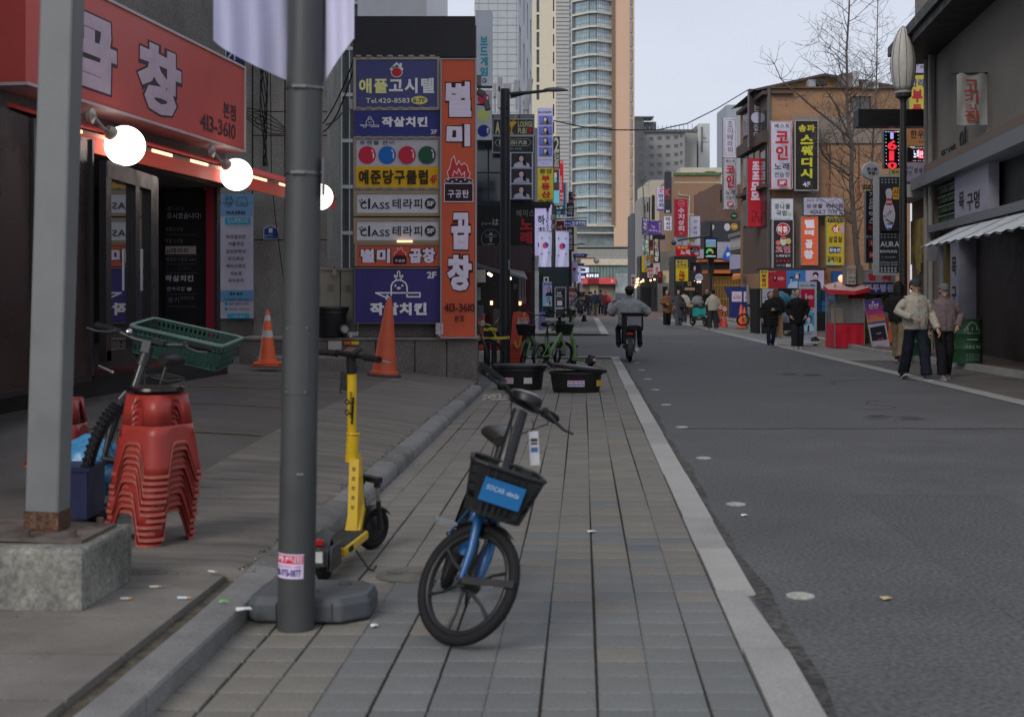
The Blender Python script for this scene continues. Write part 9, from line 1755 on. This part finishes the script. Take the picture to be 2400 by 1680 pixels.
person('young woman in a loose black jacket and wide black trousers on the pale strip',1869,818,1.62,R(-3),(.01,.01,.011),(.022,.022,.025),hem=.72,hair='tail',vox=.011,legs=(.1,-.12),arms=('pocket','pocket'),wide=.115,bulk=1.15,z=-.015,collar=.01,shoes=(.4,.42,.44),skirt=.03)
person('woman with long brown hair in a black coat behind the older woman',1818,792,1.66,R(172),(.012,.011,.012),(.02,.02,.022),hem=.7,hair='long',hc=(.1,.05,.035),vox=.014,arms=('down','down'),bulk=1.15,puff=1,z=.0)
person('young man in a beige hoodie and dark trousers standing with his back turned',1671,773,1.66,R(184),(.36,.33,.26),(.03,.028,.03),hem=.82,hair='short',vox=.013,legs=(.02,-.02),arms=('front','front'),wide=.115,bulk=1.15,collar=.05,shoes=(.25,.24,.22),J=dict(feet=[V(-.15,0,.05),V(.15,0,.05)]))
person('woman in a camel coat and black trousers with a small black bag',1563,765,1.66,R(3),(.2,.095,.045),(.01,.01,.012),hem=.62,hair='long',vox=.014,legs=(.1,-.08),arms=('front','down'),wide=.12,bulk=1.12,skirt=.02,collar=.02)
t=thing('handbag','small black handbag held by the woman in the camel coat','bag',G(1557,765)+V(0,-.26,1.0));s=MB();s.box((0,0,0),(.24,.08,.13),BLACK);s.build('bag',t,local=True,bevel=.02,seg=2);s=MB();s.tube([(-.1,0,.06),(-.03,.03,.3),(.06,.04,.42)],.008,BLACK,6);s.build('strap',t,local=True)
person('woman in a long dark grey coat with a shoulder bag beside the camel coat',1590,766,1.66,R(-2),(.062,.062,.068),(.08,.095,.12),hem=.4,hair='long',vox=.014,legs=(.1,-.08),arms=('pocket','down'),wide=.09,bulk=1.12,skirt=.03,collar=.02)
t=thing('shoulder_bag','dark shoulder bag on the woman in the long grey coat','bag',G(1594,766)+V(.08,-.24,.98));s=MB();s.box((0,0,0),(.34,.1,.24),mat((.03,.03,.035),.6));s.build('bag',t,local=True,bevel=.05,seg=2);s=MB();s.tube([(.1,.03,.1),(-.02,.03,.3),(-.17,.08,.45)],.012,BLACK,6);s.build('strap',t,local=True)
person('person in a cream padded jacket behind the grey coat, carrying a yellow bag',1603,757,1.68,R(178),(.5,.48,.4),(.05,.05,.055),hem=.85,hair='short',vox=.016,bulk=1.25,puff=1,legs=(.15,-.15))
t=thing('shopping_bag','yellow and white shopping bag carried behind the women','bag',G(1611,757)+V(.12,0,.95));s=MB();s.box((0,0,0),(.22,.12,.3),mat((.5,.33,.1),.6));s.box((.12,0,.0),(.06,.1,.3),mat((.5,.5,.5),.6));s.build('bag',t,local=True,bevel=.02)
def moped(label,base,rz,col,boxc=None,plate=True,fullbox=False,name='delivery_scooter',roll=0):
 t=thing(name,label,'motor scooter',base,rot=(0,roll,rz));K=dict(local=True);m=mat(col,.35,var=.1,coat=.3);Rr=.25
 for y,nm in ((-.62,'rear_wheel'),(.62,'front_wheel')):
  s=MB();AX=Matrix.Rotation(pi/2,3,'Y');c=V(0,y,Rr);s.torus(c,Rr-.045,.05 if not fullbox else .042,RUBBER,AX,28,8);w=s.build(nm,t,smooth=9,**K);s=MB();s.torus(c,Rr-.09,.018,STEEL,AX,24,6);s.cyl(c-V(.07,0,0),c+V(.07,0,0),.04,DARK)
  for i in range(5):a=i*1.257;s.tube([c,c+V(0,math.cos(a)*(Rr-.08),math.sin(a)*(Rr-.08))],.014,DARK,6)
  s.build('rim',w,**K)
 s=MB();loft(s,[(.42,(0,-.38),.13,.3),(.6,(0,-.36),.15,.34),(.74,(0,-.34),.13,.34)],m if not fullbox else BPLAST);s.bar((0,.35,.3),(0,-.2,.32),.26,.08,DARK);s.bar((0,.42,.35),(0,.3,1.0),.3,.06,m);s.build('body',t,smooth=R(50),bevel=.015,**K)
 s=MB();loft(s,[(.74,(0,-.3),.13,.3),(.8,(0,-.28),.14,.32),(.83,(0,-.26),.11,.27)],mat((.015,.015,.015),.5));s.build('seat',t,smooth=R(60),**K)
 s=MB()
 for sd in (-1,1):s.tube([(sd*.07,-.62,.25),(sd*.12,-.4,.5)],.025,DARK,8);s.tube([(sd*.06,.62,.25),(sd*.06,.5,.6),(sd*.03,.38,.95)],.022,STEEL,8)
 s.tube([(.13,-.2,.22),(.15,-.75,.28)],[.03,.05],STEEL,10);s.build('fork_and_exhaust',t,**K)
 s=MB();s.tube([(-.34,.2,1.06),(-.15,.28,1.04),(.15,.28,1.04),(.34,.2,1.06)],.016,BPLAST,8)
 s.build('handlebar',t,**K);s=MB()
 for sd in (-1,1):s.tube([(sd*.22,.25,1.05),(sd*.3,.22,1.2)],.006,BLACK,5);s.ball(V(sd*.31,.2,1.23),.055,BLACK,12,8,sc=(1.2,.3,.8))
 s.build('mirror',t,**K)
 s=MB();s.box((0,-.73,.62),(.14,.04,.06),mat((.45,.015,.015),.25));s.build('tail_light',t,bevel=.01,**K)
 s=MB();s.box((0,-.78,.45),(.16,.01,.1),mat((.4,.42,.42),.5));s.build('number_plate',t,**K);s=MB()
 rows=[[V(x,-.62+(Rr+.07)*math.sin(a),Rr+(Rr+.07)*math.cos(a)) for x in (-.06,0,.06)] for a in [-1.9+.25*k for k in range(8)]];s.sheet(rows,DARK);rows=[[V(x,.62+(Rr+.05)*math.sin(a),Rr+(Rr+.05)*math.cos(a)) for x in (-.05,0,.05)] for a in [-.9+.25*k for k in range(9)]];s.sheet(rows,m);s.build('mudguard',t,**K)
 return t
rb=G(1481,849,-.02);rz_r=R(-3)
moped('black delivery bike with a covered rear box, ridden away from the camera',rb+V(.0,.75,0),rz_r,(.03,.03,.032),fullbox=True,name='delivery_bike')
bx=thing('delivery_box','black insulated delivery box with a white panel on the back of the ridden bike','box',rb+V(.03,.2,.68));s=MB();s.box((0,0,.19),(.44,.42,.36),mat((.018,.018,.02),.6,var=.15));s.box((0,0,.385),(.5,.48,.04),mat((.022,.022,.025),.5));s.build('case',bx,local=True,bevel=.015);s=MB();s.box((.02,-.216,.21),(.31,.006,.22),mat((.24,.24,.28),.5,var=.1));s.build('panel',bx,local=True);s=MB();s.tube([(-.13,-.24,.02),(-.13,-.24,.09),(-.09,-.24,.12),(.11,-.24,.12),(.15,-.24,.09),(.15,-.24,.02)],.012,BLACK,6);s.build('grab_rail',bx,local=True)
seat=dict(hip=V(0,.0,.93),sh=V(0,-.09,1.42),feet=[V(-.24,-.1,.38),V(.24,-.1,.38)],knees=[V(-.24,-.42,.78),V(.24,-.42,.78)])
person('delivery rider in a pale grey hooded jacket and black beanie riding away',0,0,1.7,R(178),(.3,.31,.33),(.015,.018,.03),hem=.84,hair='short',vox=.011,arms=((V(-.42,-.14,1.16),V(-.36,-.42,1.1)),(V(.42,-.14,1.16),V(.36,-.42,1.1))),hat='beanie',hatc=(.012,.012,.013),bulk=1.38,collar=.05,wide=.07,J=seat,base=rb+V(.0,.55,-.05))
sb=G(1643,765)
moped('parked dark delivery scooter with a blue light, left of the beige hoodie man',sb+V(.0,.6,0),R(20),(.05,.055,.06))
moped('second dark scooter parked alongside, behind the teal box',sb+V(.55,.75,0),R(14),(.04,.04,.042),name='parked_scooter')
t=thing('delivery_box','teal delivery box with a black lid on the parked scooter','box',P(1639,731,56.5),R(12));s=MB();s.box((0,0,.0),(.48,.42,.42),mat((.03,.33,.3),.5));s.build('case',t,local=True,bevel=.02);s=MB();s.box((0,0,.225),(.5,.44,.04),BLACK);s.tube([(-.1,-.23,.2),(0,-.26,.17),(.1,-.23,.2)],.012,BLACK,6);s.tube([(-.12,-.22,-.14),(0,-.25,-.12),(.12,-.22,-.14)],.012,BLACK,6);s.build('lid',t,local=True)
person('rider in a grey jacket leaning over the parked delivery scooter',0,0,1.68,R(160),(.2,.2,.21),(.03,.03,.03),hair='short',vox=.016,J=seat,arms=('front','front'),base=sb+V(0,1.2,-.05),bulk=1.15)
person('dark haired man in a black jacket standing beyond the parked scooters',1656,756,1.75,R(10),(.012,.012,.013),(.02,.02,.022),hair='short',vox=.016,arms=('down','down'),bulk=1.15)
for k,(x,y,rz_,c,lb_) in enumerate(((1514,714,20,(.3,.3,.32),'white parked scooter in front of the dark shops down the right row'),(1524,716,-15,(.04,.08,.14),'dark blue parked scooter right of the white one'))):moped(lb_,G(x,y),R(rz_),c,name='parked_scooter')
cr_=[(1362,739,1.7,'man in a tan waistcoat and pale cap leading the group',(.3,.2,.09),(.06,.08,.12),'cap',(.5,.5,.5),10),(1381,741,1.66,'person in a black jacket and dark cap in the group',(.014,.014,.016),(.03,.03,.035),'cap',(.05,.045,.04),170),(1394,742,1.74,'tall person in a navy jacket with a pale beanie',(.014,.02,.035),(.07,.065,.05),'beanie',(.5,.5,.52),185),
       (1408,738,1.76,'person in a grey hoodie with a black cap in the group',(.09,.09,.1),(.02,.02,.022),'cap',(.012,.012,.013),0),(1419,740,1.7,'hiker in a maroon jacket and red cap with a rucksack',(.12,.025,.03),(.03,.03,.035),'cap',(.5,.07,.03),10),(1374,733,1.68,'dark coated person half hidden in the group',(.03,.03,.034),(.03,.03,.03),None,None,0),
       (1386,730,1.66,'person in a pale blue shirt behind the group',(.3,.33,.38),(.03,.03,.03),None,None,180),(1357,728,1.66,'person in a red jacket at the back left of the group',(.3,.04,.04),(.02,.02,.02),'cap',(.4,.4,.4),10),(1438,712,1.7,'distant person in black walking beside the parked car',(.012,.012,.013),(.02,.02,.02),None,None,0),(1349,716,1.66,'distant person in dark clothes by the poster board',(.02,.02,.024),(.03,.03,.03),None,None,20),(1367,720,1.66,'far person in a white top behind the group',(.5,.5,.5),(.03,.03,.03),None,None,0),(1398,722,1.7,'far person in a grey coat behind the group',(.1,.1,.11),(.02,.02,.02),None,None,0)]
for i,(x,y,h_,lb_,tc_,pc_,ht,hcc,yw_) in enumerate(cr_):person(lb_,x,y,h_,R(yw_),tc_,pc_,hem=.84,vox=.02,hat=ht,hatc=hcc or (0,0,0),legs=(.12-.24*(i % 2),-.12+.24*(i % 2)),arms=('down','front' if i % 3 == 0 else 'down'),bulk=1.12,group='walkers at the far end of the left pavement')
t=thing('red_rucksack','red rucksack on the hiker in the maroon jacket','bag',G(1424,740)+V(.05,-.1,1.15));s=MB();s.ball((0,0,0),.2,mat((.45,.02,.03),.6),14,10,sc=(.7,.6,1.2));s.build('bag',t,local=True)
t=thing('small_black_cone','small black traffic cone on the far pavement','cone',G(1369,755));s=MB();s.box((0,0,.02),(.42,.42,.03),RUBBER);s.lathe([(.15,.03),(.07,.36),(.07,.38),(.001,.38)],RUBBER,n=20);s.build('cone',t,local=True)
def car(label,base,rz,col,name='parked_car',sc=1.):
 t=thing(name,label,'car',base,rz);K=dict(local=True);m=mat(col,.3,.3,var=.05,coat=.5);W=.9
 prof=[(-2.2,.3),(-2.25,.7),(-2.2,.98),(-1.95,1.02),(-1.35,1.58),(-.2,1.66),(.55,1.58),(1.25,1.05),(2.1,.88),(2.2,.6),(2.15,.3)]
 s=MB();rows=[]
 for x in (-W,-W*.97,-W*.8,0,W*.8,W*.97,W):k=abs(x)/W;rows.append([V(x*(1-.14*max(0,z-.95)),y,z-.04*(k > .95)) for y,z in prof])
 s.sheet(rows,m);s.add(rows[0]+rows[-1],[tuple(range(11)),tuple(range(21,10,-1))],m);s.build('body',t,smooth=R(35),bevel=.03,**K);gm=glass((.05,.06,.065))
 s=MB();w=W*.78;s.sheet([[V(-w,-1.98,1.07),V(w,-1.98,1.07)],[V(-w*.92,-1.42,1.54),V(w*.92,-1.42,1.54)]],gm);s.sheet([[V(-w,1.27,1.09),V(w,1.27,1.09)],[V(-w*.92,.62,1.56),V(w*.92,.62,1.56)]],gm)
 for sd in (-1,1):s.add([V(sd*W*.992,-1.7,1.08),V(sd*W*.992,1.05,1.08),V(sd*W*.93,.5,1.5),V(sd*W*.93,-1.3,1.5)],[(0,1,2,3)],gm)
 s.build('window',t,**K)
 for sd in (-1,1):
  s=MB();s.box((sd*W*.78,-2.2,.86),(.3,.12,.14),mat((.5,.02,.02),.2));s.build('tail_light',t,bevel=.02,**K);s=MB();s.box((sd*W*.72,2.12,.76),(.36,.12,.12),mat((.6,.6,.6),.15));s.build('headlight',t,bevel=.02,**K)
  for y in (-1.35,1.35):s=MB();AX=Matrix.Rotation(pi/2,3,'Y');s.torus(V(sd*.82,y,.34),.25,.09,RUBBER,AX,28,8);w_=s.build('wheel',t,smooth=9,**K);s=MB();s.lathe([(.2,-.05),(.2,.05),(.05,.06),(.001,.06)],STEEL,V(sd*.84,y,.34),18,AX);s.build('rim',w_,**K)
 s=MB();s.box((0,-2.26,.55),(.5,.02,.12),mat((.5,.5,.5),.5));s.box((0,-2.2,.38),(1.6,.12,.16),BPLAST);s.build('plate_and_bumper',t,**K);return t
car('silver grey car with glowing red tail light parked behind the rider',G(1459,727)+V(.3,2.2,0),R(-8),(.2,.2,.21));car('dark car further away at the end of the street',G(1432,713)+V(0,2.2,0),R(5),(.04,.045,.05))
bpy.data.objects.remove(_to)
